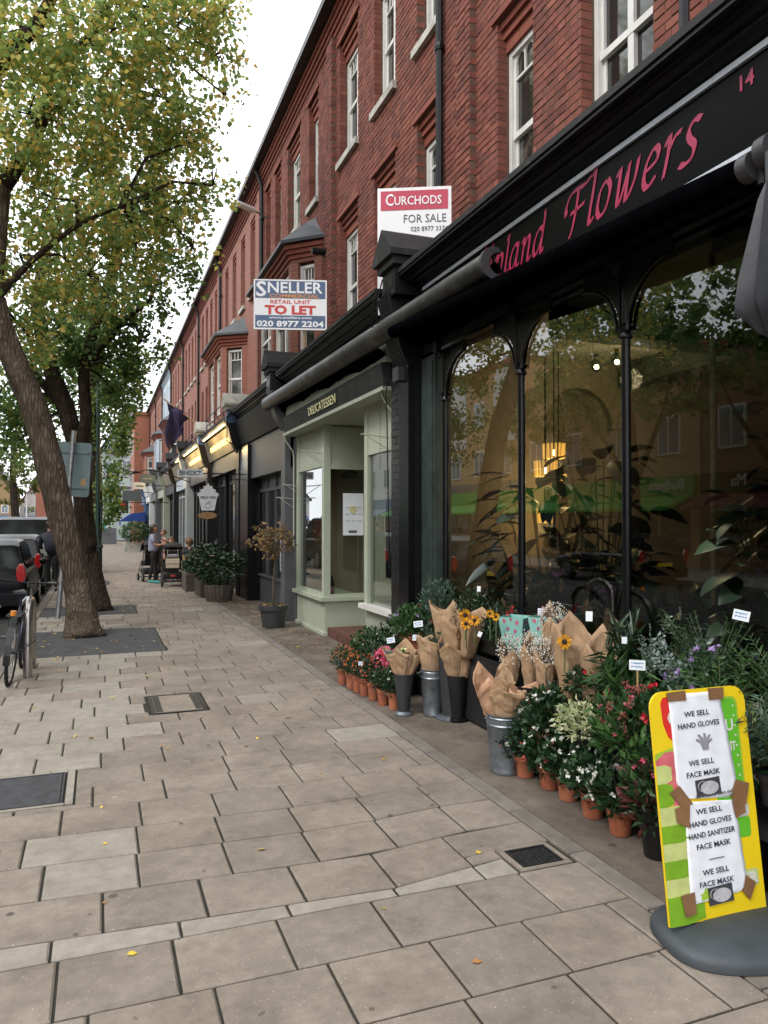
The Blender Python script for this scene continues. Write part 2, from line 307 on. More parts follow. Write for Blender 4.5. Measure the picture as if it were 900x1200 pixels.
# ------------------------------------------------------------------ builders
ORG = {}
def org(p):
    v = Vector((0, 0, 0))
    while p is not None: v = v + p.location; p = p.parent
    return v
class MB:
    def __init__(s): s.v = []; s.f = []; s.m = []; s.mi = 0; s.T = None
    def _add(s, vs, fs):
        n = len(s.v)
        if s.T is not None: vs = [tuple(s.T @ Vector(p)) for p in vs]
        s.v += [tuple(p) for p in vs]; s.f += [tuple(n+i for i in f) for f in fs]; s.m += [s.mi]*len(fs); return s
    def box(s, x0, x1, y0, y1, z0, z1):
        if x0 > x1: x0, x1 = x1, x0
        if y0 > y1: y0, y1 = y1, y0
        if z0 > z1: z0, z1 = z1, z0
        return s._add([(x0, y0, z0), (x1, y0, z0), (x1, y1, z0), (x0, y1, z0), (x0, y0, z1), (x1, y0, z1), (x1, y1, z1), (x0, y1, z1)],
                      [(0, 3, 2, 1), (4, 5, 6, 7), (0, 1, 5, 4), (1, 2, 6, 5), (2, 3, 7, 6), (3, 0, 4, 7)])
    def cbox(s, x0, x1, y0, y1, z0, z1, c=.006):     # box with chamfered top edges
        return s._add([(x0, y0, z0), (x1, y0, z0), (x1, y1, z0), (x0, y1, z0), (x0, y0, z1-c), (x1, y0, z1-c), (x1, y1, z1-c), (x0, y1, z1-c),
                       (x0+c, y0+c, z1), (x1-c, y0+c, z1), (x1-c, y1-c, z1), (x0+c, y1-c, z1)],
                      [(8, 9, 10, 11), (0, 1, 5, 4), (1, 2, 6, 5), (2, 3, 7, 6), (3, 0, 4, 7), (4, 5, 9, 8), (5, 6, 10, 9), (6, 7, 11, 10), (7, 4, 8, 11)])
    def prism(s, poly, axis, a0, a1):                # closed polygon extruded along an axis
        n = len(poly)
        def P(p, a):
            return (a, p[0], p[1]) if axis == 0 else ((p[0], a, p[1]) if axis == 1 else (p[0], p[1], a))
        vs = [P(p, a0) for p in poly]+[P(p, a1) for p in poly]
        return s._add(vs, [tuple(range(n)), tuple(range(2*n-1, n-1, -1))]+[(i, (i+1) % n, n+(i+1) % n, n+i) for i in range(n)])
    def tube(s, pts, r, n=8, caps=True, closed=False):
        pts = [Vector(p) for p in pts]; rs = r if isinstance(r, (list, tuple)) else [r]*len(pts)
        vs = []; up = None
        for i, p in enumerate(pts):
            if closed: t = pts[(i+1) % len(pts)]-pts[i-1]
            else: t = (pts[min(i+1, len(pts)-1)]-pts[max(i-1, 0)])
            t.normalize()
            if up is None: up = Vector((0, 0, 1)) if abs(t.z) < .9 else Vector((1, 0, 0))
            a = t.cross(up); a.normalize(); b = t.cross(a); b.normalize(); up = -b if False else up
            if abs(t.dot(up)) > .98: up = a
            for k in range(n):
                q = 2*pi*k/n; vs.append(p+(a*cos(q)+b*sin(q))*rs[i])
        fs = []; m = len(pts)
        for i in range(m if closed else m-1):
            j = (i+1) % m
            for k in range(n): fs.append((i*n+k, i*n+(k+1) % n, j*n+(k+1) % n, j*n+k))
        if caps and not closed: fs += [tuple(range(n-1, -1, -1)), tuple((m-1)*n+k for k in range(n))]
        return s._add(vs, fs)
    def lathe(s, prof, c=(0, 0, 0), n=20, a0=0, a1=2*pi, sx=1., sy=1.):
        full = abs(a1-a0-2*pi) < 1e-6; m = n if full else n+1; vs = []
        for r, z in prof:
            for k in range(m):
                q = a0+(a1-a0)*k/n; vs.append((c[0]+r*cos(q)*sx, c[1]+r*sin(q)*sy, c[2]+z))
        fs = []
        for i in range(len(prof)-1):
            for k in range(n): fs.append((i*m+k, i*m+(k+1) % m, (i+1)*m+(k+1) % m, (i+1)*m+k))
        return s._add(vs, fs)
    def ball(s, c, r, n=8, sx=1., sy=1., sz=1.):
        pr = [(max(1e-4, r*sin(pi*i/(n//2+1))), -r*sz*cos(pi*i/(n//2+1))) for i in range(n//2+2)]
        return s.lathe(pr, c, n, sx=sx, sy=sy)
    def quad(s, a, b, c, d): return s._add([a, b, c, d], [(0, 1, 2, 3)])
    def slab(s, o, ux, uy, poly, t):                 # polygon in plane (ux,uy) at o, thickness t along ux x uy
        o = Vector(o); ux = Vector(ux); uy = Vector(uy); nn = ux.cross(uy).normalized()*t
        vs = [o+ux*p[0]+uy*p[1]+nn for p in poly]+[o+ux*p[0]+uy*p[1] for p in poly]; n = len(poly)
        return s._add(vs, [tuple(range(n)), tuple(range(2*n-1, n-1, -1))]+[(i, n+i, n+(i+1) % n, (i+1) % n) for i in range(n)])
    def build(s, name, mats, parent=None, smooth=False, local=False, label=None, recalc=True):
        me = bpy.data.meshes.new(name); o0 = Vector((0, 0, 0)) if (local or parent is None) else org(parent)
        me.from_pydata([(x-o0.x, y-o0.y, z-o0.z) for x, y, z in s.v], [], s.f)
        mats = mats if isinstance(mats, (list, tuple)) else [mats]
        for m in mats: me.materials.append(M[m] if isinstance(m, str) else m)
        if len(mats) > 1: me.polygons.foreach_set('material_index', s.m)
        if recalc and len(s.f) < 60000:
            bm = bmesh.new(); bm.from_mesh(me); bmesh.ops.recalc_face_normals(bm, faces=bm.faces); bm.to_mesh(me); bm.free()
        if smooth:
            me.polygons.foreach_set('use_smooth', [True]*len(me.polygons))
            if smooth != 'all': me.set_sharp_from_angle(angle=R(38 if smooth is True else smooth))
        me.update(); o = bpy.data.objects.new(name, me); C.objects.link(o)
        if parent is not None: o.parent = parent
        if label: o['label'] = label
        return o
def tag(o, label, cat, group=None, kind=None):
    if label: o['label'] = label
    if cat: o['category'] = cat
    if group: o['group'] = group
    if kind: o['kind'] = kind
    return o
def thing(name, label, cat, loc=(0, 0, 0), group=None):
    o = bpy.data.objects.new(name, None); o.empty_display_size = .1; o.location = loc; C.objects.link(o); return tag(o, label, cat, group)
def sub(name, parent, loc=(0, 0, 0)):
    o = bpy.data.objects.new(name, None); o.empty_display_size = .05; C.objects.link(o); o.parent = parent; o.location = Vector(loc)-org(parent); return o
def struct(o): o['kind'] = 'structure'; return o
def stuff(o): o['kind'] = 'stuff'; return o
def dup(o, parent=None):
    c = o.copy(); C.objects.link(c)
    if parent is not None: c.parent = parent
    for ch in o.children: dup(ch, c)
    return c
def bevel(o, w=.01, n=2):
    m = o.modifiers.new('bevel', 'BEVEL'); m.width = w; m.segments = n; m.limit_method = 'ANGLE'; m.angle_limit = R(40); return o
def npmesh(name, V, Fc, mt, parent=None, smooth=False):
    """V (n,3) world, Fc (m,k) ints"""
    me = bpy.data.meshes.new(name); V = np.asarray(V, dtype=np.float32)
    if parent is not None: V = V-np.array(org(parent), dtype=np.float32)
    me.vertices.add(len(V)); me.vertices.foreach_set('co', V.ravel())
    k = Fc.shape[1]; me.loops.add(Fc.size); me.loops.foreach_set('vertex_index', Fc.ravel().astype(np.int32))
    me.polygons.add(len(Fc)); me.polygons.foreach_set('loop_start', (np.arange(len(Fc))*k).astype(np.int32))
    me.update(calc_edges=True); me.materials.append(M[mt])
    o = bpy.data.objects.new(name, me); C.objects.link(o)
    if parent is not None: o.parent = parent
    return o
def leaves(name, P, size, mt, parent=None, droop=.3, asp=.62, up=0., svar=.35, dirs=None):
    """a leaf (folded diamond, 4 verts 2 tris) at each point"""
    P = np.asarray(P, dtype=np.float64); n = len(P)
    if dirs is None:
        d = RNG.normal(size=(n, 3)); d[:, 2] = d[:, 2]*.6-droop+up
    else: d = np.asarray(dirs)+RNG.normal(size=(n, 3))*.15
    d /= np.linalg.norm(d, axis=1)[:, None]+1e-9
    a = RNG.normal(size=(n, 3)); s = np.cross(d, a); s /= np.linalg.norm(s, axis=1)[:, None]+1e-9
    nn = np.cross(d, s); L = size*(1+svar*RNG.uniform(-1, 1, n))[:, None]
    base = P; tip = P+d*L; l = P+d*L*.45+s*L*asp*.5+nn*L*.12; r = P+d*L*.45-s*L*asp*.5+nn*L*.12
    V = np.stack([base, l, tip, r], 1).reshape(-1, 3)
    i = np.arange(n)[:, None]*4
    Fc = np.concatenate([np.stack([i[:, 0], i[:, 0]+2, i[:, 0]+1], 1), np.stack([i[:, 0], i[:, 0]+3, i[:, 0]+2], 1)])
    return npmesh(name, V, Fc, mt, parent)
def blades(name, P, D, size, mt, parent=None, asp=.4, bend=.5):
    """large arching leaves: five segments each side of a creased midrib"""
    mb = MB()
    for p, d in zip(P, D):
        p = Vector(p); d = Vector(d).normalized(); L = size*U(.7, 1.2); s = d.cross(Vector((U(-.5, .5), U(-.5, .5), 1))).normalized(); up = s.cross(d).normalized(); n0 = len(mb.v)
        for i in range(6):
            q = i/5; w_ = L*asp*.5*math.sin(pi*min(1, q*.92+.06))**.8*(1 if q < .99 else .05); c = p+d*L*q-Vector((0, 0, 1))*L*bend*q*q*.5+up*.02
            mb.v += [tuple(c-s*w_+up*w_*.28), tuple(c), tuple(c+s*w_+up*w_*.28)]
        for i in range(5):
            for k in range(2): a = n0+i*3+k; mb.f.append((a, a+1, a+4, a+3)); mb.m.append(0)
    return mb.build(name, mt, parent, smooth='all', recalc=False)
def blobpts(c, r, n, shell=.45):
    d = RNG.normal(size=(n, 3)); d /= np.linalg.norm(d, axis=1)[:, None]
    q = RNG.uniform(shell**3, 1, n)**(1/3.)
    return np.array(c)+d*q[:, None]*np.array(r)
def text(s, name, parent, o, ux, uy, h, mt, width=None, depth=.002, off=0., shear=0., align='LEFT', space=1.):
    """lettering: baseline origin o, reading along ux, up uy, cap height h"""
    cu = bpy.data.curves.new('t', 'FONT'); cu.body = s; cu.extrude = .01; cu.offset = off; cu.shear = shear; cu.resolution_u = 2; cu.space_character = space
    tmp = bpy.data.objects.new('t', cu); C.objects.link(tmp)
    me = bpy.data.meshes.new_from_object(tmp); bpy.data.objects.remove(tmp); bpy.data.curves.remove(cu)
    n = len(me.vertices); co = np.empty(n*3, dtype=np.float32); me.vertices.foreach_get('co', co); co = co.reshape(-1, 3)
    x0, x1 = co[:, 0].min(), co[:, 0].max()
    capk = h/.69; sx = capk if width is None else width/(x1-x0)
    if align == 'CENTER': co[:, 0] -= (x0+x1)/2
    elif align == 'RIGHT': co[:, 0] -= x1
    else: co[:, 0] -= x0
    ux = Vector(ux).normalized(); uy = Vector(uy).normalized(); nn = ux.cross(uy)
    Mx = np.array([ux*sx, uy*capk, nn*(depth/.01)]); W = co @ Mx + np.array(Vector(o)) + np.array(nn)*depth
    if parent is not None: W = W-np.array(org(parent))
    me.vertices.foreach_set('co', W.astype(np.float32).ravel()); me.materials.clear(); me.materials.append(M[mt]); me.update()
    ob = bpy.data.objects.new(name, me); C.objects.link(ob)
    if parent is not None: ob.parent = parent
    return ob
_F = Vector((sin(YAW), cos(YAW), 0)); _Rt = Vector((cos(YAW), -sin(YAW), 0))
def pt(px, py, d):    # a point of the place at distance d in front of the viewpoint
    return Vector((0, 0, 1.7))+_F*d+_Rt*((px-450)*d/880)+Vector((0, 0, (612-py)*d/880))
def npx(X, Y, Z):
    d = X*sin(YAW)+Y*cos(YAW); r = X*cos(YAW)-Y*sin(YAW); return 450+880*r/d, 612-880*(Z-1.7)/d, d
# ================================================================== SETTING
struct(MB().box(-900, 900, -700, 1500, -.6, -.2).build('ground', 'asphalt'))
struct(MB().box(-9.6, -1.15, -30, 140, -.2, -.12).build('road', 'asphalt'))
struct(MB().box(-14.2, -9.75, -30, 140, -.2, .0).build('opposite_pavement', 'paver_pale'))
pav = struct(MB().box(-1.0, 2.26, -6, 75, -.2, -.012).build('pavement', 'joint_dirt'))
fc_ = MB().box(2.385, 3.6, -6, 75, -.2, -.004); struct(fc_.build('forecourt', 'forecourt_mat'))
kb = MB()
# kerb stones, each its own piece; far ones joined
kerb = struct(MB().box(-1.14, -1.005, -30, 140, -.2, -.02).build('kerb_bed', 'joint_dirt'))
ks = MB().cbox(-1.15, -1.0, 0, .9, -.2, .0, .01).build('kerb_stone', 'kerb_stone', kerb, local=True); ks.location = (0, 6, 0)
for i in range(1, 22): c = dup(ks); c.location = (0, 6+i*.912, 0)
for i in range(60): kb.cbox(-1.15, -1.0, 26.1+i*.912, 27.0+i*.912, -.2, 0, .01)
stuff(kb.build('distant_kerb_stones', 'kerb_stone', kerb))
kb = MB()
for i in range(150): kb.cbox(-9.75, -9.6, -20+i*.912, -19.1+i*.912, -.2, 0.01, .01)
struct(kb.build('opposite_kerb', 'kerb_stone'))
ed = MB()
edge0 = MB().cbox(2.27, 2.38, 0, .59, -.1, -.001, .006).build('edging_stone', 'kerb_stone', pav, local=True); edge0.location = (0, 1.5, 0)
for i in range(1, 30): c = dup(edge0); c.location = (0, 1.5+i*.6, 0)
for i in range(60): ed.cbox(2.27, 2.38, 19.5+i*.6, 20.09+i*.6, -.1, -.001)
stuff(ed.build('distant_edging_stones', 'kerb_stone', pav))
# holes in the paving: covers and tree pits
holes = [(-1.0, -.13, 4.93, 5.62), (.43, .96, 6.95, 7.73), (1.93, 2.235, 3.2, 3.47), (-1.0, .86, 10.35, 12.75), (-1.0, .70, 14.75, 16.3), (-.5, .35, 21.0, 24.2)]
def cut(rects, h):
    out = []
    for x0, x1, y0, y1 in rects:
        a, b, c, d = h
        if a >= x1 or b <= x0 or c >= y1 or d <= y0: out.append((x0, x1, y0, y1)); continue
        if y0 < c: out.append((x0, x1, y0, c)); y0 = c
        if y1 > d: out.append((x0, x1, d, y1)); y1 = d
        if x0 < a: out.append((x0, a, y0, y1))
        if x1 > b: out.append((b, x1, y0, y1))
    return [r for r in out if r[1]-r[0] > .03 and r[3]-r[2] > .03]
rows = []; y = 3.2
while y > -4: rows.append((y-.385, y)); y -= .385
rows.reverse()
strip = (3.2, 3.37)
y = 3.37; k = 0
while y < 70: h = (.365, .375, .36, .38, .37)[k % 5]; rows.append((y, y+h)); y += h; k += 1
pieces = []; J = .011
def warp(x, y):     # the courses past the narrow strip run slightly askew
    if y <= 3.2: return y
    t = max(0, 1-(y-3.37)/3.2) if y > 3.37 else 1.; dx = x+.35 if x < 1.3 else 1.65*max(0, 1-(x-1.3)/.6)
    return y-.058*dx*t if y > 3.3 else y
for ri, (a, b) in enumerate(rows):
    x = -1.0-(ri % 2)*.215-.05*((ri*7) % 3)
    while x < 2.26:
        wd = .43 if random.random() > .12 else (.33 if random.random() < .5 else .56)
        x0, x1 = max(-.995, x), min(2.262, x+wd); x += wd
        if 2.262-x1 < .12: x1 = 2.262; x = 9
        if x1-x0 < .09: x0 = x1-.2 if False else x0
        if x1-x0 < .03: continue
        rr = [(x0, x1, a, b)]
        for h in holes: rr = cut(rr, h)
        pieces += rr
x = -1.2
for wd in (.55, .48, .5, .46, .5, .45, .3): pieces.append((max(x, -.995), min(x+wd, 1.925), 3.2, 3.37, 1)); x += wd
def paver_mb(mb, r, z0=-.06):
    x0, x1, a, b = r[:4]; e = .008; dz = [U(-.0012, .0012) for _ in range(4)]; g = J/2+U(-.001, .0015)
    gy = g*(1.0+.35*min(2.5, max(0, a-2)/3)); q = [(x0+g, a+gy), (x1-g, a+gy), (x1-g, b-gy), (x0+g, b-gy)]
    if b > 3.25:
        q = [(px, warp(px, py-(g if False else 0))) for px, py in q]
        if abs(a-3.2) < .01: q[0] = (q[0][0], 3.2+g); q[1] = (q[1][0], 3.2+g)
    if q[3][1]-q[0][1] < .015 or q[2][1]-q[1][1] < .015: return
    cx = sum(p[0] for p in q)/4; cy = sum(p[1] for p in q)/4
    tp = [(p[0]+(e if p[0] < cx else -e), p[1]+(min(e, .3*abs(p[1]-cy)) if p[1] < cy else -min(e, .3*abs(p[1]-cy))), dz[i]) for i, p in enumerate(q)]
    md = [(p[0], p[1], -.007) for p in q]; bt = [(p[0], p[1], z0) for p in q]
    mb._add(bt+md+tp, [(8, 9, 10, 11), (0, 1, 5, 4), (1, 2, 6, 5), (2, 3, 7, 6), (3, 0, 4, 7), (4, 5, 9, 8), (5, 6, 10, 9), (6, 7, 11, 10), (7, 4, 8, 11)])
def seen(r):
    cx = (r[0]+r[1])/2; cy = (r[2]+r[3])/2
    if cy < .8: return 0
    px, py, d = npx(cx, cy, 0)
    return 1/d if d > .5 and -40 < px < 940 and py < 1240 else 0
pieces.sort(key=lambda r: -seen(r))
rest = MB()
for i, r in enumerate(pieces):
    pale = len(r) == 5 or (r[0] < .1 and r[2] > 5.6 and random.random() < .8) or random.random() < .04
    if i < 300:
        m_ = MB(); paver_mb(m_, r)
        if m_.f: m_.build('paver', 'paver_pale' if pale else 'paver', pav, recalc=False)
    else: paver_mb(rest, r)
stuff(rest.build('distant_pavers', 'paver', pav, recalc=False))
# covers
def cover(name, label, x0, x1, y0, y1, rim, stud, mt='iron', infill=None):
    t = thing(name, label, 'cover', ((x0+x1)/2, (y0+y1)/2, 0))
    f = MB(); f.box(x0, x1, y0, y0+rim, -.05, .001).box(x0, x1, y1-rim, y1, -.05, .001).box(x0, x0+rim, y0+rim, y1-rim, -.05, .001).box(x1-rim, x1, y0+rim, y1-rim, -.05, .001)
    f.build('frame', mt if not infill else 'paver_pale', t)
    g = .006; p = MB().box(x0+rim+g, x1-rim-g, y0+rim+g, y1-rim-g, -.05, -.002)
    nx = int((x1-x0-2*rim)/stud); ny = int((y1-y0-2*rim)/stud)
    for i in range(nx):
        for j in range(ny):
            cx = x0+rim+g+(i+.5)*stud; cy = y0+rim+g+(j+.5)*stud
            if cx+stud*.3 < x1-rim and cy+stud*.3 < y1-rim:
                a = stud*.3
                if (i+j) % 2: p.box(cx-a, cx+a, cy-a*.35, cy+a*.35, -.002, .0015)
                else: p.box(cx-a*.35, cx+a*.35, cy-a, cy+a, -.002, .0015)
    p.build('plate', mt, t)
    return t
cover('inspection_cover', 'large dark rectangular access cover in the paving at the left edge', -.78, -.2, 4.98, 5.57, .012, 9, 'iron_plain')
fb = MB().box(-.995, -.795, 4.94, 5.61, -.05, -.002).box(-.79, -.19, 5.58, 5.61, -.05, -.002).box(-.79, -.19, 4.94, 4.972, -.05, -.002).box(-.185, -.14, 4.94, 5.61, -.05, -.002)
fb.build('cement_border', 'paver_pale', pav)
t = cover('paved_cover', 'iron framed recessed cover filled with paving beyond the rectangular access cover', .45, .94, 6.97, 7.71, .03, 9)
t.children[1].data.materials[0] = M['paver']
m_ = MB().box(.49, .55, 7.03, 7.65, -.01, .0005).box(.84, .9, 7.03, 7.65, -.01, .0005); m_.build('key_strip', 'iron', t)
cover('stopcock_cover', 'small square iron water cover beside the terracotta pots', 1.97, 2.2, 3.24, 3.43, .012, .026)
MB().box(1.935, 2.232, 3.205, 3.236, -.05, -.002).box(1.935, 2.232, 3.434, 3.466, -.05, -.002).box(1.935, 1.966, 3.238, 3.432, -.05, -.002).box(2.204, 2.232, 3.238, 3.432, -.05, -.002).build('cement_surround', 'paver', pav)
for a in ((-.995, .85, 10.36, 12.74), (-.995, .69, 14.76, 16.29)):
    struct(MB().cbox(a[0], a[1], a[2], a[3], -.1, -.001, .01).build('tree_pit_surface', 'asphalt_patch'))
struct(MB().lathe([(.0001, -.002), (.4, -.002), (.42, -.05)], (-.08, 22.6, 0), 28, sy=3.6).build('tree_pit_surface', 'asphalt_patch'))
MB().box(-.5, .35, 21.0, 24.2, -.05, -.008).build('infill_paving', 'paver', pav)
# second kerb side: road markings by the parked cars
mk = MB()
for i in range(30): mk.box(-3.4, -3.32, 10+i*3.2, 11.4+i*3.2, -.12, -.116)
struct(mk.build('road_markings', 'white_paint'))

# ================================================================== HOUSES
FX = 3.8
def bricks_on(mb_list, singles, y0, y1, z0, z1, ops, x, header_x=.105, sgn=-1):
    nrow = int((z1-z0)/.075)
    for r in range(nrow):
        za = z0+r*.075; zb = za+.075
        iv = [(y0, y1)]
        for (a, b, c, d) in ops:
            if c < zb-.02 and d > za+.02:
                nv = []
                for p, q in iv:
                    if b <= p or a >= q: nv.append((p, q)); continue
                    if a > p: nv.append((p, a))
                    if b < q: nv.append((b, q))
                iv = nv
        for p, q in iv:
            # Flemish-like bond on a global grid
            per = .3525; off = 0 if r % 2 else per/2
            k = math.floor((p-off)/per)
            while True:
                s = k*per+off; cuts = [(s, s+.235), (s+.235, s+per)]
                if s > q: break
                for a, b in cuts:
                    a2, b2 = max(a, p), min(b, q)
                    if b2-a2 < .02: continue
                    la = 0 if a2 <= p+1e-6 and p > y0 else .005; lb = 0 if b2 >= q-1e-6 and q < y1 else .005
                    singles.append((a2+la, b2-lb, za+.005, zb-.005, x))
                k += 1
def wall_cells(mb, y0, y1, z0, z1, ops, x0, x1):
    ys = sorted({y0, y1, *[v for o in ops for v in o[:2]]}); zs = sorted({z0, z1, *[v for o in ops for v in o[2:4]]})
    ys = [v for v in ys if y0 <= v <= y1]; zs = [v for v in zs if z0 <= v <= z1]
    for a, b in zip(ys, ys[1:]):
        run = None
        for c, d in zip(zs, zs[1:]):
            cy, cz = (a+b)/2, (c+d)/2
            solid = not any(o[0] < cy < o[1] and o[2] < cz < o[3] for o in ops)
            if solid: run = (run[0], d) if run else (c, d)
            if (not solid or d == zs[-1]) and run: mb.box(x0, x1, a, b, *run); run = None
def sash(parent, ya, yb, za, zb, x, arch=True, detail=True, glass='sash_glass', paint='white_paint', T=None):
    """sash window facing -X filling ya..yb, za..zb, front at x"""
    f = MB(); f.T = T; fr = .055; y0, y1, z0, z1 = ya+fr, yb-fr, za+.07, zb-fr
    f.box(x, x+.09, ya, y0, za, zb).box(x, x+.09, y1, yb, za, zb).box(x+.002, x+.088, y0, y1, z1, zb).box(x-.02, x+.09, ya, yb, za-.03, za).box(x+.002, x+.088, y0, y1, za, z0)
    zm = z0+(z1-z0)*.52
    f.box(x+.02, x+.07, y0, y1, zm-.03, zm+.03)
    # upper sash stiles and lower sash stiles, lower set back
    f.box(x+.03, x+.06, y0, y0+.035, zm+.03, z1).box(x+.03, x+.06, y1-.035, y1, zm+.03, z1)
    f.box(x+.052, x+.085, y0, y0+.04, z0, zm-.03).box(x+.052, x+.085, y1-.04, y1, z0, zm-.03)
    wv = y1-y0-.07
    if wv > .62: f.box(x+.025, x+.075, (y0+y1)/2-.035, (y0+y1)/2+.035, z0, z1)   # double light: mullion
    if arch:
        ztr = z1-(z1-zm)*.30; n = 3 if wv < .62 else 6; cw = wv/n
        f.box(x+.032, x+.058, y0+.035, y1-.035, ztr-.012, ztr+.012)
        for i in range(n):
            c0 = y0+.035+i*cw
            if i: f.box(x+.034, x+.056, c0-.011, c0+.011, ztr+.012, z1)
            if detail:
                hh = min(cw*.5, z1-ztr-.03); K = 8; pr = [(c0+cw*j/K, z1-hh*(1-math.sqrt(max(0, 1-abs(2*j/K-1)**1.7)))-.012) for j in range(K+1)]
                f.prism(pr+[(c0+cw, z1), (c0, z1)], 0, x+.036, x+.054)
    w_ = f.build('window', paint, parent)
    g = MB(); g.T = T; g.box(x+.058, x+.062, y0, y1, zm, z1); g.box(x+.066, x+.07, y0, y1, z0, zm); g.build('pane', glass, w_)
    if detail and wv < .62:
        h = MB(); h.T = T; h.ball((x+.015, y0+.12, zm-.1), .02, 6).box(x+.0, x+.03, y0+.02, y0+.06, zm-.14, zm-.04); h.build('sash_horn', paint, w_)
    return w_
def house(name, label, y0, y1, ops1, ops2, geo, wallmat='brick_tex', trim='brick_rubbed', chim=True, paint='white_paint', ztop=10.4, seed=0, roofx=9.0):
    t = thing(name, label, 'house', (FX, y0, 0), 'red brick terraced houses above the shops')
    z0 = 4.02; LH = .30
    ops = [(a, b, 4.6, 6.82) for a, b in ops1]+[(a, b, 7.72, 9.8) for a, b in ops2]
    wm = MB(); wall_cells(wm, y0, y1, z0, ztop, [(a-.003, b+.003, c, d) for a, b, c, d in ops], FX, FX+.3)
    wm.box(FX+.3, roofx, y0+.001, y0+.25, z0, ztop).box(FX+.3, roofx, y1-.25, y1-.001, z0, ztop)
    wl = wm.build('wall', 'mortar' if geo else wallmat, t)
    singles = []
    if geo: bricks_on(None, singles, y0, y1, z0, ztop, ops, FX)
    # lintels: stepped rubbed brick heads inside each opening, sills below
    for (a, b, c, d) in ops:
        l = MB()
        for j, (dx, zz0, zz1, yy) in enumerate(((.03, d-.085, d, 0), (.065, d-.17, d-.085, 0), (.10, d-LH, d-.17, 0))):
            l.box(FX+dx, FX+.26, a, b, zz0+.002, zz1-.002)
        l.build('lintel', trim, t)
        w_ = sash(t, a+.004, b-.004, c+.06, d-LH, FX+.13, detail=geo, paint=paint)
        MB().box(FX-.07, FX+.13, a-.05, b+.05, c-.06, c+.045).build('sill', 'sill_stone', w_)
        if geo:   # thin moulding course around heads
            MB().box(FX-.035, FX, a-.09, b+.09, d+.002, d+.07).build('hood_mould', trim, t)
    # eaves: corbelled courses, gutter, roof
    e = MB()
    for j in range(4): e.box(FX-.03-.035*j, FX+.001, y0+.001, y1-.001, ztop-.32+j*.08, ztop-.32+j*.08+.078)
    e.build('eaves_course', trim, t)
    g = MB(); g.box(FX-.32, FX-.15, y0, y1, ztop, ztop+.13).box(FX-.15, FX+.1, y0, y1, ztop, ztop+.05); g.build('gutter', 'black_paint', t)
    rf = MB(); rf.prism([(FX-.2, ztop+.14), (FX+2.9, ztop+2.9), (roofx, ztop+.14), (roofx, ztop), (FX-.2, ztop+.05)], 1, y0+.002, y1-.002)
    ro = rf.build('roof', 'slate', t)
    if chim:
        cy = y1-.45; c_ = MB(); c_.box(FX+.5, FX+1.7, cy, cy+.43, ztop+.5, ztop+1.55).box(FX+.44, FX+1.76, cy-.05, cy+.48, ztop+1.55, ztop+1.72)
        ch = c_.build('chimney', wallmat, ro)
        for q in (.75, 1.1, 1.45):
            MB().lathe([(.09, 0), (.1, .1), (.085, .4), (.1, .42), (.07, .42)], (FX+q, cy+.2, ztop+1.72), 10).build('chimney_pot', 'terracotta', ro)
    return t, singles, ops
def downpipe(t, y, x=FX-.07, z0=4.1, z1=10.4, r=.045):
    d = MB().tube([(x, y, z0), (x, y, z1-.5), (x-.02, y, z1-.3), (x-.14, y, z1-.02)], r, 8); d.build('downpipe', 'black_paint', t, smooth=True)
    for z in (5.4, 7.3, 9.2): MB().lathe([(r+.012, -.04), (r+.018, 0), (r+.012, .04)], (x, y, z), 10).box(x, x+.09, y-.02, y+.02, z-.02, z+.02).build('pipe_collar', 'black_paint', t)
def bay(t, y0, y1, zt=6.95, dep=.62, wallmat='brick_tex', geo=False, paint='white_paint', roofm='lead'):
    y1b = y1; s = .55; P = [(FX, y0), (FX-dep, y0+s), (FX-dep, y1-s), (FX, y1)]
    def off(o): return [(FX+.05, y0-o), (FX-dep-o, y0+s-o*.5), (FX-dep-o, y1-s+o*.5), (FX+.05, y1+o)]
    def sec(o, a, b, m): return MB().prism(off(o), 2, a, b)
    b_ = sub('bay_window', t, (FX, y0, 4))
    # posts between windows; base and head solid
    MB().prism(off(0), 2, 4.02, 4.75).prism(off(0), 2, 6.55, 6.8).build('bay_wall', wallmat, b_)
    k = MB()
    for i in range(3): k.prism(off(.04+.05*i), 2, 6.62+.08*i, 6.62+.08*i+.078)
    k.build('bay_cornice', 'brick_rubbed', b_)
    r = MB(); a = off(.22); c = [(FX+.05, y0+.3), (FX-.12, y0+.75), (FX-.12, y1-.75), (FX+.05, y1-.3)]
    r._add([(p[0], p[1], 6.87) for p in a]+[(p[0], p[1], 6.93) for p in a]+[(p[0], p[1], 7.45) for p in c], [(0, 1, 5, 4), (1, 2, 6, 5), (2, 3, 7, 6), (4, 5, 9, 8), (5, 6, 10, 9), (6, 7, 11, 10), (8, 9, 10, 11), (3, 2, 1, 0)])
    r.build('bay_roof', roofm, b_)
    # three faces with windows
    for (p, q, n) in ((P[0], P[1], 1), (P[1], P[2], 2), (P[2], P[3], 1)):
        v = Vector((q[0]-p[0], q[1]-p[1], 0)); L = v.length; v.normalize(); nrm = Vector((v.y, -v.x, 0))
        if nrm.x > 0: nrm = -nrm
        T = Matrix(((-nrm.x, v.x, 0, p[0]), (-nrm.y, v.y, 0, p[1]), (0, 0, 1, 0), (0, 0, 0, 1)))
        # local x into wall, local y along face
        pw = .17; cw = (L-pw)/n
        for i in range(n+1): ps = MB(); ps.T = T; ps.box(.0, .2, i*cw, i*cw+pw, 4.75, 6.55); ps.build('bay_pier', wallmat, b_)
        for i in range(n):
            sash(b_, i*cw+pw, (i+1)*cw, 4.8, 6.5, .08, T=T, paint=paint, detail=geo)
    return b_
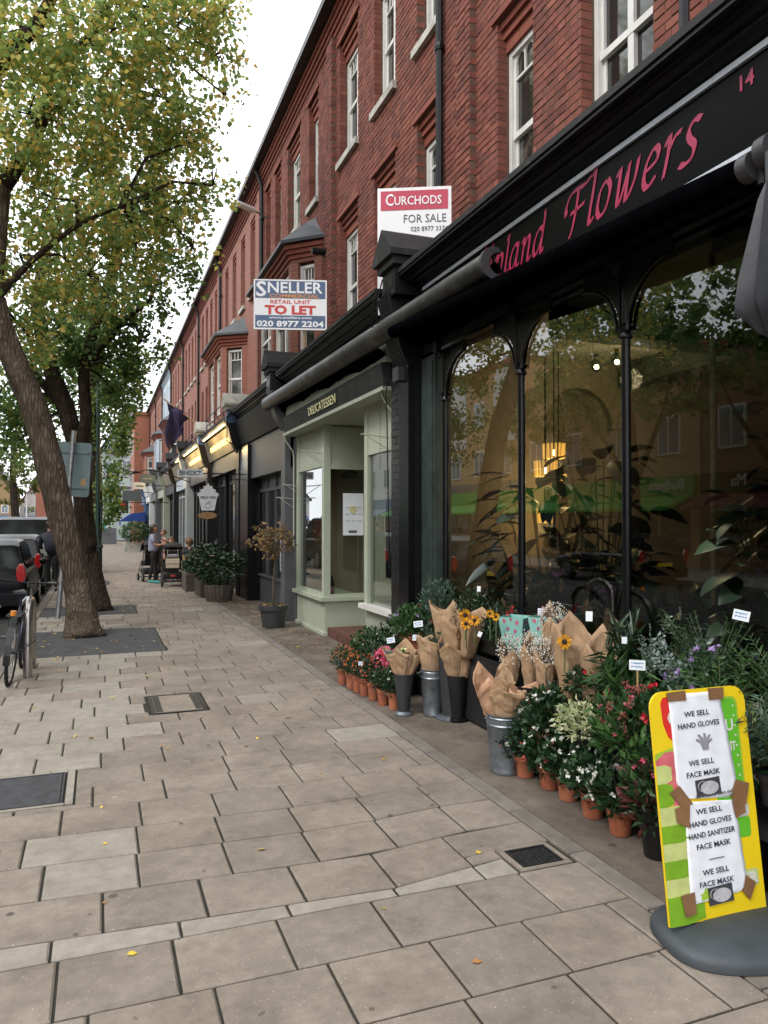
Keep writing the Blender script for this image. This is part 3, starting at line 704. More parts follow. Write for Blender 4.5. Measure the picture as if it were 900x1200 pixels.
H1, s1, o1 = house('terraced_house', 'nearest red brick terraced house above the flower shop', -1.2, 7.55, [(.2, 1.1), (2.3, 3.2), (4.42, 5.3), (6.05, 6.72)], [(.2, 1.1), (2.3, 3.2), (4.42, 5.3), (6.05, 6.72)], True, chim=True)
H2, s2, o2 = house('terraced_house', 'second red brick terraced house, above the pale green delicatessen', 7.56, 12.7, [(8.1, 8.8), (9.55, 10.4), (11.15, 12.1)], [(8.1, 8.8), (9.55, 10.4), (11.15, 12.1)], True)
H3, s3, o3 = house('terraced_house', 'third brick terraced house whose lead roofed bay stands behind the retail unit board', 12.71, 18.6, [], [(13.45, 14.1), (14.8, 15.85), (16.5, 17.1), (17.6, 18.1)], True)
downpipe(H2, 7.98); downpipe(H3, 18.35)
for t, ys in ((H1, 7.2), (H2, 12.35)):     # party pilasters
    pil = MB().box(FX-.076, FX-.0005, ys-.016, ys+.316, 4.02, 10.08).build('pilaster', 'mortar', t)
b_ = bay(H3, 13.2, 17.6, dep=.45, geo=True); allb = s1+s2+s3
# pilaster bricks
pb = []
for ys in (7.2, 12.35):
    for r in range(80):
        za = 4.02+.075*r
        if r % 2: pb += [(ys-.02, ys+.095, za+.005, za+.07, FX-.08), (ys+.105, ys+.32, za+.005, za+.07, FX-.08)]
        else: pb += [(ys, ys+.215, za+.005, za+.07, FX-.08), (ys+.225, ys+.30, za+.005, za+.07, FX-.08)]
allb = [b for b in allb if not any(ys-.03 < (b[0]+b[1])/2 < ys+.33 and b[2] < 10.05 for ys in (7.2, 12.35))]+pb
def bseen(b):
    px, py, d = npx(b[4], (b[0]+b[1])/2, (b[2]+b[3])/2)
    if d < .5 or px > 905 or py < -5 or b[2] < 1.7+(4.3-1.7)*FX/2.8-.05: return 0
    return (b[1]-b[0])*(b[3]-b[2])/d**2*(b[4]/d)
allb.sort(key=lambda b: -bseen(b))
def brick_mb(mb, b):
    c = .004; p = U(.003, .009)+(0 if b[4] > FX-.05 else 0); x = b[4]-p; y0, y1, z0, z1 = b[:4]; xb = b[4]+.105
    # the joints are in the facade plane: bricks stand proud of it
    mb._add([(xb, y0, z0), (xb, y1, z0), (xb, y1, z1), (xb, y0, z1), (x+c, y0, z0), (x+c, y1, z0), (x+c, y1, z1), (x+c, y0, z1), (x, y0+c, z0+c), (x, y1-c, z0+c), (x, y1-c, z1-c), (x, y0+c, z1-c)],
            [(8, 11, 10, 9), (0, 4, 5, 1), (1, 5, 6, 2), (2, 6, 7, 3), (3, 7, 4, 0), (4, 8, 9, 5), (5, 9, 10, 6), (6, 10, 11, 7), (7, 11, 8, 4)])
for b in allb[:300]:
    m_ = MB(); brick_mb(m_, b); m_.build('brick', 'brick', H1 if (b[0]+b[1])/2 < 7.555 else H2, recalc=False)
for H, lo, hi in ((H1, -5, 7.555), (H2, 7.555, 12.705), (H3, 12.705, 30)):
    m_ = MB()
    for b in allb[300:]:
        if lo <= (b[0]+b[1])/2 < hi: brick_mb(m_, b)
    stuff(m_.build('brickwork', 'brick', H, recalc=False))
def ops_n(y0, y1, n, w, m=.5):
    st = (y1-y0-2*m)/n; return [(y0+m+st*(i+.5)-w/2, y0+m+st*(i+.5)+w/2) for i in range(n)]
far = [(18.61, 25.4, 'brick_tex', True, 'fourth brick house along with a dark downpipe and slate topped bay'),
       (25.41, 31.2, 'brick_tex', False, 'brick house with tall narrow windows above the warmly lit shop signs'),
       (31.21, 37.2, 'brick_tex', False, 'brick house behind the purple flag'),
       (37.21, 43.6, 'brick_tex', True, 'brick house with a dark bay just beyond the purple flag'),
       (43.61, 49.8, 'blueish_white', True, 'narrow pale painted house among the red brick terrace'),
       (49.81, 55.8, 'brick_pale_tex', False, 'faded brick house next to the last of the terrace'),
       (55.81, 62.0, 'brick_pale_tex', True, 'last faded brick house at the far end of the terrace')]
for y0, y1, mt, by, lb in far:
    n = 4 if y1-y0 > 6 else 4
    H, _, _ = house('terraced_house', lb, y0, y1, [] if by else ops_n(y0, y1, 4, .62), ops_n(y0, y1, 4, .66), False, wallmat=mt, trim=mt if mt != 'brick_tex' else 'brick_rubbed')
    downpipe(H, y1-.3)
    MB().box(FX-.08, FX-.001, y0+.02, y0+.3, 4.02, 10.05).build('pilaster', mt, H)
    if by: bay(H, y0+2.0, y1-.9, wallmat=mt, roofm='slate')
# a brick return wall, the pale gabled buildings and the brick ones closing the view
t = thing('corner_building', 'orange brick corner building just past the end of the terrace', 'building', (3, 63, 0))
MB().box(2.6, 12, 62.4, 70, 0, 10.2).build('wall', 'brick_orange_tex', t); MB().box(2.5, 12.1, 62.3, 70.1, 10.2, 10.45).build('parapet', 'brick_rubbed', t)
for z in (4.2, 7.2):
    for y in (64, 66.3):
        w_ = MB().box(2.54, 2.6, y, y+1.1, z, z+1.8).build('window', 'white_paint', t); MB().box(2.525, 2.545, y+.1, y+1.0, z+.1, z+1.7).build('pane', 'window_dark', w_)
def gabled(name, label, x0, x1, y0, y1, zh, zr, mt, wins, roofm='slate', bands=()):
    t = thing(name, label, 'building', (x0, y0, 0)); xm = (x0+x1)/2
    MB().prism([(x0, 0), (x1, 0), (x1, zh), (xm, zr), (x0, zh)], 1, y0, y1).build('wall', mt, t)
    r = MB()
    for a, b in (((x0-.3, zh-.25), (xm, zr+.1)), ((x1+.3, zh-.25), (xm, zr+.1))):
        r.prism([a, b, (b[0], b[1]+.22), (a[0], a[1]+.22)], 1, y0-.35, y1+.1)
    r.build('roof', roofm, t)
    for (wx, wz, ww, wh) in wins:
        w_ = MB().box(wx, wx+ww, y0-.06, y0, wz, wz+wh).build('window', 'white_paint', t)
        MB().box(wx+.1, wx+ww/2-.04, y0-.075, y0-.055, wz+.1, wz+wh-.1).box(wx+ww/2+.04, wx+ww-.1, y0-.075, y0-.055, wz+.1, wz+wh-.1).build('pane', 'window_blue', w_)
    for z in bands: MB().box(x0, x1, y0-.1, y0, z, z+.16).build('string_course', 'board_grey', t)
    return t
g1 = gabled('gabled_building', 'pale mint rendered building with steep gable at the end of the pavement', -.6, 6.5, 75, 84, 7.2, 12.6, 'mint_render', [(.3, 6.1, .9, 1.6), (.3, 2.6, .9, 1.6), (2.0, 6.0, .9, 1.6)], bands=(4.9,))
MB().lathe([(.001, 1.0), (.5, .75), (.9, .1), (1.0, 0), (.9, -.05)], (1.5, 74.9, 8.3), 16, sy=.6).build('dormer_hood', 'slate', g1, smooth=True)
g2 = gabled('gabled_building', 'brick building with white upper gable behind the hanging leaves', -6.0, -1.2, 84, 92, 6.0, 9.2, 'brick_orange_tex', [(-4.8, 3.4, 1.2, 1.6), (-2.6, 3.4, 1., 1.6)])
far2 = [(-10.5, -7.2, 118, 4.2, 6.6, 'white_render', 'brick_far', 'white cottage with red tile roof far down the road'), (-14.2, -10.8, 112, 6.2, 8.6, 'ochre_brick', 'slate', 'ochre brick building far down the road'),
        (-17.6, -14.4, 112, 4.0, 6.4, 'white_render', 'slate', 'small white shop far down the road'), (-22, -18, 105, 5, 7, 'white_render', 'slate', 'white gabled shop at the far left'), (-7, -3, 112, 4.5, 7.6, 'ochre_brick', 'brick_far', 'low brick house with tiled roof far down the road')]
for x0, x1, y, zh, zr, mt, rm, lb in far2:
    g_ = gabled('distant_building', lb, x0, x1, y, y+9, zh, zr, mt, [(x0+.5, 2.9, .9, 1.1), (x1-1.4, 2.9, .9, 1.1)], rm)
    MB().box(x0+.2, x1-.2, y-.08, y, .2, 2.2).build('shop_window', 'window_dark', g_); MB().prism([(y-1.2, 2.1), (y-.08, 2.6), (y-.08, 2.5), (y-1.2, 2.0)], 0, x0+.3, x1-.3).build('awning', 'board_blue', g_)
# opposite side of the road (seen in the glass)
def opp(label, y0, y1, zt, mt, fascia, words, wordmat, wn, awn, x=-14.3, extra=None, fz=2.75, fh=.7):
    t = thing('opposite_building', label, 'building', (x, y0, 0), 'buildings across the road')
    wl = MB().box(x-8, x, y0, y1, 0, zt); wl.build('wall', mt, t)
    MB().box(x-8.1, x+.12, y0, y1, zt, zt+.3).build('parapet', 'brick_far', t)
    n = wn; st = (y1-y0)/n
    for fl, z in enumerate((4.3, 7.1)):
        if z+1.6 > zt: continue
        for i in range(n):
            c = y0+st*(i+.5); w_ = MB().box(x, x+.07, c-.6, c+.6, z, z+1.5).build('window', 'white_paint', t)
            MB().box(x+.06, x+.08, c-.52, c-.04, z+.08, z+1.42).box(x+.06, x+.08, c+.04, c+.52, z+.08, z+1.42).build('pane', 'window_blue', w_)
    if extra:
        for i in range(0, n, 2):
            c = y0+st*(i+.5); q = MB(); q.prism([(c-1.3, 6.1), (c+1.3, 6.1), (c+1.3, 9.4), (c+.9, 10.3), (c, 10.8), (c-.9, 10.3), (c-1.3, 9.4)], 0, x, x+.05); q.build('render_panel', 'white_render', t)
            w_ = MB().box(x+.05, x+.11, c-.6, c+.6, 7.1, 8.6).build('window', 'white_paint', t); MB().box(x+.1, x+.12, c-.52, c+.52, 7.2, 8.5).build('pane', 'window_blue', w_)
        MB().box(x, x+.04, y0, y1, 3.45, 3.95).build('slate_band', 'board_grey', t)
    MB().box(x, x+.2, y0+.1, y1-.1, fz, fz+fh).build('fascia', fascia, t)
    for i, c in enumerate(words): text(c[0], 'lettering', t, (x+.2, c[1], fz+.2), (0, 1, 0), (0, 0, 1), .32 if len(c) < 3 else c[2], wordmat, depth=.02)
    gw = MB()
    k = y0+.5
    while k < y1-1.4: gw.box(x, x+.05, k, k+1.5, .5, 2.6); k += 1.75
    gw.build('shop_window', 'window_dark', t)
    if awn: MB().prism([(x+.1, fz-.0), (x+1.3, fz-.5), (x+1.3, fz-.62), (x+.1, fz-.12)], 1, y0+.3, y1-.3).build('awning', awn, t)
    return t
opp('brown brick shop across the road with a barber frontage', 10, 21.5, 7.9, 'brick_brown_tex', 'black_gloss', [('Barbers', 15.2, .4), ('Ma', 19.3, .4)], 'white_render', 4, 'maroon')
opp('buff brick block across the road over the green supermarket', 21.6, 34, 8.2, 'brick_buff_tex', 'budget_green', [('Budgens', 22.2, .4)], 'white_render', 4, 'budget_green')
opp('buff brick block across the road with white arched panels', 34.1, 52, 10.2, 'brick_buff_tex', 'budget_green', [], 'white_render', 6, 'budget_green', extra=True)
opp('cream block farther along across the road', 52.1, 68, 9.2, 'white_render', 'board_blue', [], 'white_render', 5, 'board_blue')
opp('red brick block across the road behind the viewer', -12, 9.9, 9.8, 'brick_orange_tex', 'black_gloss', [], 'white_render', 6, None)
# ================================================================== SHOPFRONTS
def cornice(t, y0, y1, x=2.8, zt=4.17, zb=4.03, m='black_paint', dirt=True):
    p = MB()
    h = (zt-zb)/.28*.97
    prof = [(3.82, zt+.03), (x-.02, zt), (x-.02, zt-.045*h), (x+.03, zt-.05*h), (x+.03, zt-.09*h), (x+.06, zt-.095*h), (x+.075, zt-.15*h), (x+.11, zt-.16*h), (x+.11, zt-.2*h), (x+.15, zt-.21*h), (x+.17, zt-.27*h), (x+.2, zt-.28*h), (x+.2, zb-.02), (3.82, zb-.02)]
    p.prism(prof, 1, y0, y1); p.build('cornice', m, t)
    if dirt: MB().box(x-.035, 3.8, y0, y1, zt+.005, zt+.05).build('lead_flashing', 'black_rough', t)
def console(t, y, m='black_paint', zt=4.02, zb=3.2, x0=2.72, w=.36, ribs=True):
    p = MB(); pr = []
    for i in range(13):
        q = i/12; pr.append((x0+(3.0-x0)*(q**1.6)+.02*sin(q*pi*2), zt-(zt-zb)*q))
    n = 6 if ribs else 1
    for i in range(n):
        a = y-w/2+w*i/n; p.prism(pr+[(3.08, zb), (3.08, zt)], 1, a+.004, a+w/n-.012)
        if ribs: p.prism([(q[0]+.025, q[1]) for q in pr]+[(3.1, zb), (3.1, zt)], 1, a+w/n-.013, a+w/n+.003)
    return stuff(p.build('console', m, t)) if False else p.build('console', m, t)
def pedestal(t, y, m='black_paint', cap='black_rough', ridge=4.72, w=.62, x0=2.66):
    MB().box(x0+.08, 3.8, y-w/2+.1, y+w/2-.1, 3.98, ridge-.32).build('pedestal_block', m, t)
    c = MB(); c.prism([(y-w/2, ridge-.32), (y+w/2, ridge-.32), (y+w/2, ridge-.26), (y, ridge), (y-w/2, ridge-.26)], 0, x0, 3.8)
    c.prism([(y-w/2+.04, ridge-.4), (y+w/2-.04, ridge-.4), (y+w/2-.04, ridge-.322), (y-w/2+.04, ridge-.322)], 0, x0+.04, 3.8); c.build('gabled_cap', cap, t)
    MB().box(x0+.075, x0+.08, y-.12, y+.12, 4.06, ridge-.5).build('pedestal_panel', 'black_gloss', t)

# ---------------------------------------------------------------- flower shop
fs = thing('flower_shop', 'black flower shop front with magenta lettering, iron posts and big panes', 'shop front', (3.0, 3.5, 0))
cornice(fs, -.6, 7.0)
MB().box(3.07, 3.8, -.6, 7.0, 3.56, 4.03).build('entablature', 'black_paint', fs)
MB().box(3.0, 3.03, .9, 6.78, 3.545, 4.0).build('fascia_board', 'fascia_black', fs)
MB().box(2.98, 3.035, .9, 6.78, 3.988, 4.022).build('fascia_trim', 'trim_silver', fs); MB().box(2.98, 3.035, .9, 6.78, 3.508, 3.543).build('fascia_trim', 'trim_silver', fs)
bw = MB(); k = .9
while k < 6.7: q = U(.3, .8); bw.box(3.0, 3.05, k, min(6.78, k+q), 4.0235, 4.0235+U(.008, .022)); k += q+U(.0, .3)
bw.build('bare_wood_strip', 'bare_wood', fs); MB().box(3.0, 3.06, .9, 6.78, 3.478, 3.513).build('bare_wood_strip', 'bare_wood', fs)
sc_ = MB()
for i in range(12):
    for z in (4.0115, 3.529): sc_.box(2.981, 2.985, 1.0+i*.5, 1.012+i*.5, z-.006, z+.006)
stuff(sc_.build('trim_screws', 'dark_metal', fs))
# calligraphic lettering drawn with a broad nib
def nib(mb, path, o, s, sh, closed=False, wd=.13, ang=38):
    pts = [Vector((p[0]+p[1]*sh, p[1])) for p in path]; out = []
    for i in range(len(pts)-1):
        p0 = pts[max(i-1, 0)]; p1 = pts[i]; p2 = pts[i+1]; p3 = pts[min(i+2, len(pts)-1)]
        for j in range(6):
            q = j/6; out.append(.5*((2*p1)+(p2-p0)*q+(2*p0-5*p1+4*p2-p3)*q*q+(3*p1-p0-3*p2+p3)*q**3))
    out.append(pts[-1]); nv = Vector((cos(R(ang)), sin(R(ang))))*wd*.5; th = Vector((-nv.y, nv.x)).normalized()*.014
    L = [p+nv for p in out]; Q = [p-nv for p in out]
    x = 2.9965
    def W(p, dx): return (x-dx, o[1]-p.x*s, o[2]+p.y*s)
    for i in range(len(out)-1):
        for (a, b) in ((nv+th, -nv-th),):
            quad = [out[i]+nv, out[i+1]+nv, out[i+1]-nv, out[i]-nv]
            mb.quad(*[W(p, .001+.0001*(i % 2)) for p in quad])
        quad = [out[i]+nv*.9+th, out[i+1]+nv*.9+th, out[i+1]+nv*.9-th, out[i]+nv*.9-th]
        q2 = [out[i]-th, out[i]+th, out[i+1]+th, out[i+1]-th]
        d = (out[i+1]-out[i]); 
        if d.length > 1e-5:
            e = Vector((-d.y, d.x)).normalized()*.028; mb.quad(*[W(p, .0004) for p in (out[i]+e, out[i+1]+e, out[i+1]-e, out[i]-e)])
GL = {'U': ([[(.02, .95), (.1, 1.02), (.14, .9), (.12, .3), (.2, .02), (.36, .02), (.5, .2), (.54, .9)], [(.54, 1.0), (.53, .2), (.6, 0), (.68, .08)]], .7),
 'p': ([[(0, .5), (.1, .62), (.12, .4), (.1, -.35)], [(.11, .38), (.22, .58), (.36, .56), (.4, .35), (.3, .04), (.12, .04)]], .47),
 'l': ([[(.02, .84), (.1, .94), (.11, .6), (.1, .08), (.17, 0), (.24, .08)]], .26),
 'a': ([[(.36, .52), (.22, .6), (.06, .42), (.04, .14), (.14, 0), (.28, .14), (.38, .55)], [(.38, .58), (.36, .1), (.42, 0), (.5, .08)]], .5),
 'n': ([[(0, .5), (.08, .6), (.1, .4), (.09, .0)], [(.1, .3), (.22, .56), (.34, .56), (.36, .3), (.36, .06), (.43, 0), (.5, .08)]], .52),
 'd': ([[(.36, .52), (.22, .6), (.06, .42), (.04, .14), (.14, 0), (.28, .14), (.38, .5)], [(.34, .94), (.38, .8), (.37, .1), (.43, 0), (.5, .08)]], .52),
 'F': ([[(.04, .42), (.0, .55), (.06, .72), (.2, .80), (.4, .80), (.58, .80), (.74, .88)], [(.36, .80), (.37, .5), (.33, .1), (.26, -.06)], [(.20, .40), (.4, .42), (.62, .46)]], .68),
 'o': ([[(.2, .6), (.06, .46), (.04, .16), (.16, 0), (.32, .12), (.36, .42), (.24, .6)]], .46),
 'w': ([[(0, .52), (.08, .62), (.1, .4), (.12, .06), (.2, .06), (.32, .58)], [(.32, .62), (.34, .1), (.4, .04), (.54, .3), (.56, .62)]], .66),
 'e': ([[(.06, .28), (.3, .36), (.34, .5), (.22, .6), (.07, .42), (.06, .14), (.18, 0), (.36, .12)]], .43),
 'r': ([[(0, .5), (.08, .62), (.11, .4), (.09, 0)], [(.1, .36), (.22, .56), (.34, .58)]], .38),
 's': ([[(.34, .58), (.2, .62), (.1, .5), (.16, .36), (.3, .22), (.28, .06), (.14, 0), (.02, .04)]], .4)}
def script_word(word, y, z, s, parent, sp=1.):
    x = 0
    for ch in word:
        st, adv = GL[ch]; mb = MB()
        for p in st: nib(mb, p, (0, y-x*s, z), s, .28)
        mb.build('letter', 'magenta', parent, recalc=False); x += adv*sp
    return x*s
yl = 4.42
script_word('Flowers', 4.41, 3.66, .345, fs, 1.13)
script_word('Upland', 5.62, 3.665, .30, fs, 1.12)
text('14', 'lettering', fs, (2.998, 2.86, 3.86), (0, -1, 0), (0, 0, 1), .075, 'magenta', depth=.001, off=.02)
text('1 Walton Road', 'lettering', fs, (2.998, 1.8, 3.86), (0, -1, 0), (0, 0, 1), .075, 'magenta', depth=.001, off=.02) if False else None
# window head beam with lattice, posts, curved brackets, panes
MB().box(3.09, 3.3, .3, 6.98, 3.38, 3.56).build('window_head', 'black_paint', fs)
la = MB(); k = .9
while k < 6.9:
    la._add([(3.082, k, 3.385), (3.082, k+.008, 3.385), (3.082, k+.1, 3.475), (3.082, k+.092, 3.475)], [(0, 1, 2, 3)])
    la._add([(3.081, k+.092, 3.385), (3.081, k+.1, 3.385), (3.081, k+.008, 3.475), (3.081, k, 3.475)], [(0, 1, 2, 3)]); k += .022
stuff(la.build('lattice', 'dark_metal', fs, recalc=False))
MB().box(3.06, 3.12, .3, 6.98, 3.35, 3.379).build('head_moulding', 'black_gloss', fs)
PY = [6.6, 5.2, 3.93, 2.5, 1.1]
for y in PY:
    p = MB().tube([(3.15, y, .36), (3.15, y, 3.36)], .03, 10)
    p.build('iron_post', 'black_gloss', fs, smooth=True)
    MB().lathe([(.03, -.05), (.045, -.04), (.045, -.02), (.035, 0), (.05, .03), (.035, .05)], (3.15, y, 2.92), 12).build('post_collar', 'black_gloss', fs, smooth=True)
    for s in (-1, 1):
        if (y > 6.5 and s > 0): continue
        arc = [(y+s*.03, 3.35), (y+s*.03, 2.92)]+[(y+s*(.40-.37*cos(a)), 2.93+.36*sin(a)) for a in [pi/2*i/8 for i in range(0, 9)]]+[(y+s*.42, 3.35)]
        MB().prism(arc, 0, 3.125, 3.17).build('bracket', 'black_paint', fs)
        MB().tube([(3.12, y+s*(.42-.37*cos(a)), 2.92+.36*sin(a)) for a in [pi/2*i/8 for i in range(9)]], .012, 6).build('bracket_rib', 'black_gloss', fs, smooth=True)
    MB().box(3.03, 3.14, y-.035, y+.035, 3.34, 3.52).lathe([(.001, -.06), (.02, -.04), (.025, 0)], (3.08, y, 3.34), 8).build('beam_corbel', 'black_paint', fs)
for a, b in zip(PY, PY[1:]): MB().box(3.148, 3.153, b+.028, a-.028, .44, 3.37).build('pane', 'shop_glass', fs)
MB().box(3.12, 3.2, .9, 6.98, 0, .4).build('stall_riser', 'black_paint', fs); MB().box(3.08, 3.22, .9, 6.98, .4, .44).build('window_sill', 'black_gloss', fs)
MB().box(3.06, 3.2, 6.66, 6.98, .0, 3.38).build('door_frame', 'green_grey_paint', fs); MB().box(3.045, 3.06, 6.7, 6.8, .0, 3.3).build('frame_moulding', 'green_grey_paint', fs)
MB().box(3.1, 3.22, .3, .9, 0, 3.38).build('end_post', 'black_paint', fs)
# shop interior
inn = thing('flower_shop_interior', 'dim flower shop room behind the glass with cream arched wall', 'room', (6, 4, 0))
MB().box(3.21, 9, -.5, 7.0, -.05, .02).build('floor', 'wood_floor', inn)
MB().box(8.9, 9, -.5, 7.0, .02, 3.8).build('back_wall', 'cream_board', inn); MB().box(3.3, 9, -.6, -.5, .02, 3.8).build('side_wall', 'cream_board', inn)
pw = MB(); A0, A1, AZ = 4.45, 5.35, 2.72
pw.box(3.25, A0, 6.9, 7.0, .02, 3.8).box(A1, 8.9, 6.9, 7.0, .02, 3.8)
arc = [(A0+(A1-A0)*(1-cos(pi*i/16))/2, AZ+(A1-A0)*.5*sin(pi*i/16)) for i in range(17)]
pw.prism([(A0, 3.8)]+arc+[(A1, 3.8)], 1, 6.9, 7.0); pw.build('party_wall', 'cream_wall', inn)
MB().prism([(A0-.02, .02)]+arc+[(A1+.02, .02)], 1, 7.28, 7.32).build('arch_back', 'cream_wall', inn)
am = MB()
for i in range(16): a, b = arc[i], arc[i+1]; am._add([(a[0], 6.9, a[1]), (b[0], 6.9, b[1]), (b[0], 7.3, b[1]), (a[0], 7.3, a[1])], [(0, 1, 2, 3)])
am.box(A0-.02, A0, 6.99, 7.3, .02, AZ).box(A1, A1+.02, 6.99, 7.3, .02, AZ); am.build('arch_soffit', 'cream_board', inn)
MB().box(3.24, 8.9, -.5, 7.0, 3.5, 3.54).build('ceiling', 'cream_board', inn)
for i in range(14): MB().box(3.3+i*.4, 3.3+i*.4+.385, 4.97, 6.89, 3.46, 3.498).build('ceiling_board', 'cream_board', inn)
MB().box(3.24, 8.9, 4.7, 4.95, 3.12, 3.495).build('bulkhead', 'black_rough', inn)
MB().box(3.24, 3.6, -.5, 4.69, 3.3, 3.495).box(3.24, 8.9, 3.0, 3.3, 3.22, 3.495).build('ceiling_beam', 'cream_board', inn)
MB().box(5.4, 5.6, 4.96, 6.89, 3.2, 3.455).build('ceiling_beam', 'dark_room', inn)
MB().tube([(3.42, 3.48, .5), (3.42, 3.48, 3.3)], .018, 8).build('pole', 'bare_wood', inn, smooth=True)
MB().box(3.45, 8, 6.2, 6.6, .02, .9).build('counter', 'dark_room', inn)
def spot(loc, aim, on=True):
    t = thing('ceiling_spotlight', 'lit spotlight on the shop ceiling, %s' % on, 'spotlight', loc)
    MB().tube([Vector(loc)+Vector((0, 0, .12)), loc], .02, 8).build('stem', 'black_paint', t)
    a = Vector(aim).normalized(); MB().tube([Vector(loc)-a*.09, Vector(loc)+a*.03], .05, 12).build('housing', 'black_paint', t, smooth=True)
    MB().tube([Vector(loc)+a*.031, Vector(loc)+a*.04], .022, 12).build('bulb', 'spot_glow', t)
    return t
for loc, ds in (((4.46, 6.0, 3.2), 'left of the ceiling pair'), ((4.62, 5.9, 3.24), 'beside its neighbour and angled away'), ((4.95, 5.5, 3.32), 'alone to the right of the middle iron post')):
    spot(loc, (-.5, -.8, -.45), ds)
def pendant(loc, lb, s=1.):
    t = thing('pendant_lamp', lb, 'lamp', loc, 'amber pendant lamps in the flower shop')
    x, y, z = loc; MB().tube([(x, y, z+.08), (x, y, 3.45)], .006, 6).build('cable', 'black_paint', t)
    sh = MB()
    for k in range(16): q = 2*pi*k/16; sh.tube([(x+.1*s*cos(q), y+.1*s*sin(q), z-.06), (x+.105*s*cos(q), y+.105*s*sin(q), z+.09)], .012, 5)
    stuff(sh.build('lamp_shade', 'lamp_glow', t)); MB().ball((x, y, z), .03*s, 8).build('bulb', 'bulb_glow', t)
    l = bpy.data.lights.new('lamp_light', 'POINT'); l.energy = 3.5; l.color = (1, .68, .32); l.shadow_soft_size = .08
    o = bpy.data.objects.new('lamp_light', l); C.objects.link(o); o.parent = t; o.location = (0, 0, -.1)
for p, lb in (((4.28, 6.45, 2.4), 'upper amber glass pendant lamp in front of the arch'), ((4.02, 6.2, 2.2), 'left amber glass pendant lamp in front of the arch'), ((4.4, 6.55, 2.12), 'small low amber pendant lamp right of the brightest one'), ((4.27, 6.6, 1.75), 'lowest amber pendant lamp half hidden by dark leaves')): pendant(p, lb, 1. if p[2] > 2.15 else .7)
sl2 = bpy.data.lights.new('ceiling_spot_light', 'POINT'); sl2.energy = 18; sl2.color = (1, .72, .42); sl2.shadow_soft_size = .1
so = bpy.data.objects.new('ceiling_spot_light', sl2); C.objects.link(so); so.location = (4.7, 5.8, 3.05)
# plants inside the shop
def bigleaf_plant(name, label, loc, h, r, n, size, mt='lf_shop', flowers=None, asp=.5, pot=True):
    t = thing(name, label, 'plant', loc, 'plants inside the flower shop'); x, y, z = loc
    st = MB()
    P = []; D = []
    for i in range(n):
        q = U(0, 2*pi); rr = r*math.sqrt(U(.05, 1)); zz = z+h*U(.3, 1.); p = Vector((x+rr*cos(q), y+rr*sin(q), zz))
        if i % 3 == 0: st.tube([(x+U(-.03, .03), y, z+.1), (x+rr*.4*cos(q), y+rr*.4*sin(q), z+(zz-z)*.6), p], .006, 4, caps=False)
        P.append(p); D.append((cos(q)*.8, sin(q)*.8, U(-.5, .5)))
    (blades('foliage', P, D, size, mt, t, asp=asp) if size > .15 else leaves('foliage', P, size, mt, t, asp=asp, dirs=D)); stuff(st.build('stems', 'stem', t))
    if pot: MB().lathe([(.001, .0), (.11, 0), (.15, .26), (.14, .27), (.13, .2), (.001, .2)], (x, y, z), 14).build('pot', 'black_plastic', t, smooth=True)
    if flowers:
        F = [Vector((x+U(-r, r)*.6, y+U(-r, r)*.6, z+h*flowers[1]+U(-.07, .07)-.0)) for i in range(flowers[2])]
        leaves('flowers', F, .055, flowers[0], t, asp=1.)
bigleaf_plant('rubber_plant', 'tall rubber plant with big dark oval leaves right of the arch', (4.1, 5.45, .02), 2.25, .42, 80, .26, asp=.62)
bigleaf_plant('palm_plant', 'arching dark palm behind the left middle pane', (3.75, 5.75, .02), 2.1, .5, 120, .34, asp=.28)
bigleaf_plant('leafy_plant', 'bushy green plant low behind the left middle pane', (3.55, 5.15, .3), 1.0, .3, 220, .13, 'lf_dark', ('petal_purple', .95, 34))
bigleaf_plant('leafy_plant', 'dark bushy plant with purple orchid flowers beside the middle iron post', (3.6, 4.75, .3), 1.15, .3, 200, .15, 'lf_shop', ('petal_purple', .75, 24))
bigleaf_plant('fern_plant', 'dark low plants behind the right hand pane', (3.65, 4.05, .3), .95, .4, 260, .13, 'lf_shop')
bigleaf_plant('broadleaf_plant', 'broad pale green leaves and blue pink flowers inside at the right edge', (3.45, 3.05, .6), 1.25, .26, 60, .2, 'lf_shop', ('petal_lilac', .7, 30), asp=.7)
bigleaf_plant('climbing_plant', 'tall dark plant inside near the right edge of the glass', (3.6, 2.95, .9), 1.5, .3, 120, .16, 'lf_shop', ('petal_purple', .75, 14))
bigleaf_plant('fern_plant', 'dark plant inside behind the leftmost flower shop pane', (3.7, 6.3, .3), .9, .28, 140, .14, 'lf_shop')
# awnings
def rolltube(name, label, a, b, r, mt, cap):
    t = thing(name, label, 'awning', a); MB().tube([a, b], r, 18, caps=True).build('roller', mt, t, smooth=True); return t
aw = thing('awning', 'black folded awning sagging below the magenta flower shop lettering', 'awning', (2.75, 4.7, 3.5))
n = 14; ra = []; 
for i in range(n+1):
    q = i/n; ra.append((2.74-.02*sin(q*pi), 2.58+(6.95-2.58)*q, 3.30+.30*q-.02*sin(q*pi)))
MB().tube(ra, .062, 14).build('front_bar', 'awning_cloth', aw, smooth=True)
cl = MB()
for i in range(n):
    a, b = ra[i], ra[i+1]
    for k in range(4):
        def Pp(p, k): q = k/4; return (p[0]+.02+(3.03-p[0])*q, p[1], p[2]+.03+(3.47-.03-p[2])*q*.9-.06*sin(q*pi))
        cl.quad(Pp(a, k), Pp(b, k), Pp(b, k+1), Pp(a, k+1))
co = cl.build('canopy_cloth', 'awning_cloth', aw, smooth='all'); mo = co.modifiers.new('th', 'SOLIDIFY'); mo.thickness = .012
for z, y, r_ in ((3.30, 2.56, .065), (3.33, 2.46, .07)): MB().tube([(2.74, y-.03, z), (2.74, y+.03, z)], r_, 18).build('end_disc', 'end_cap', aw, smooth=True)
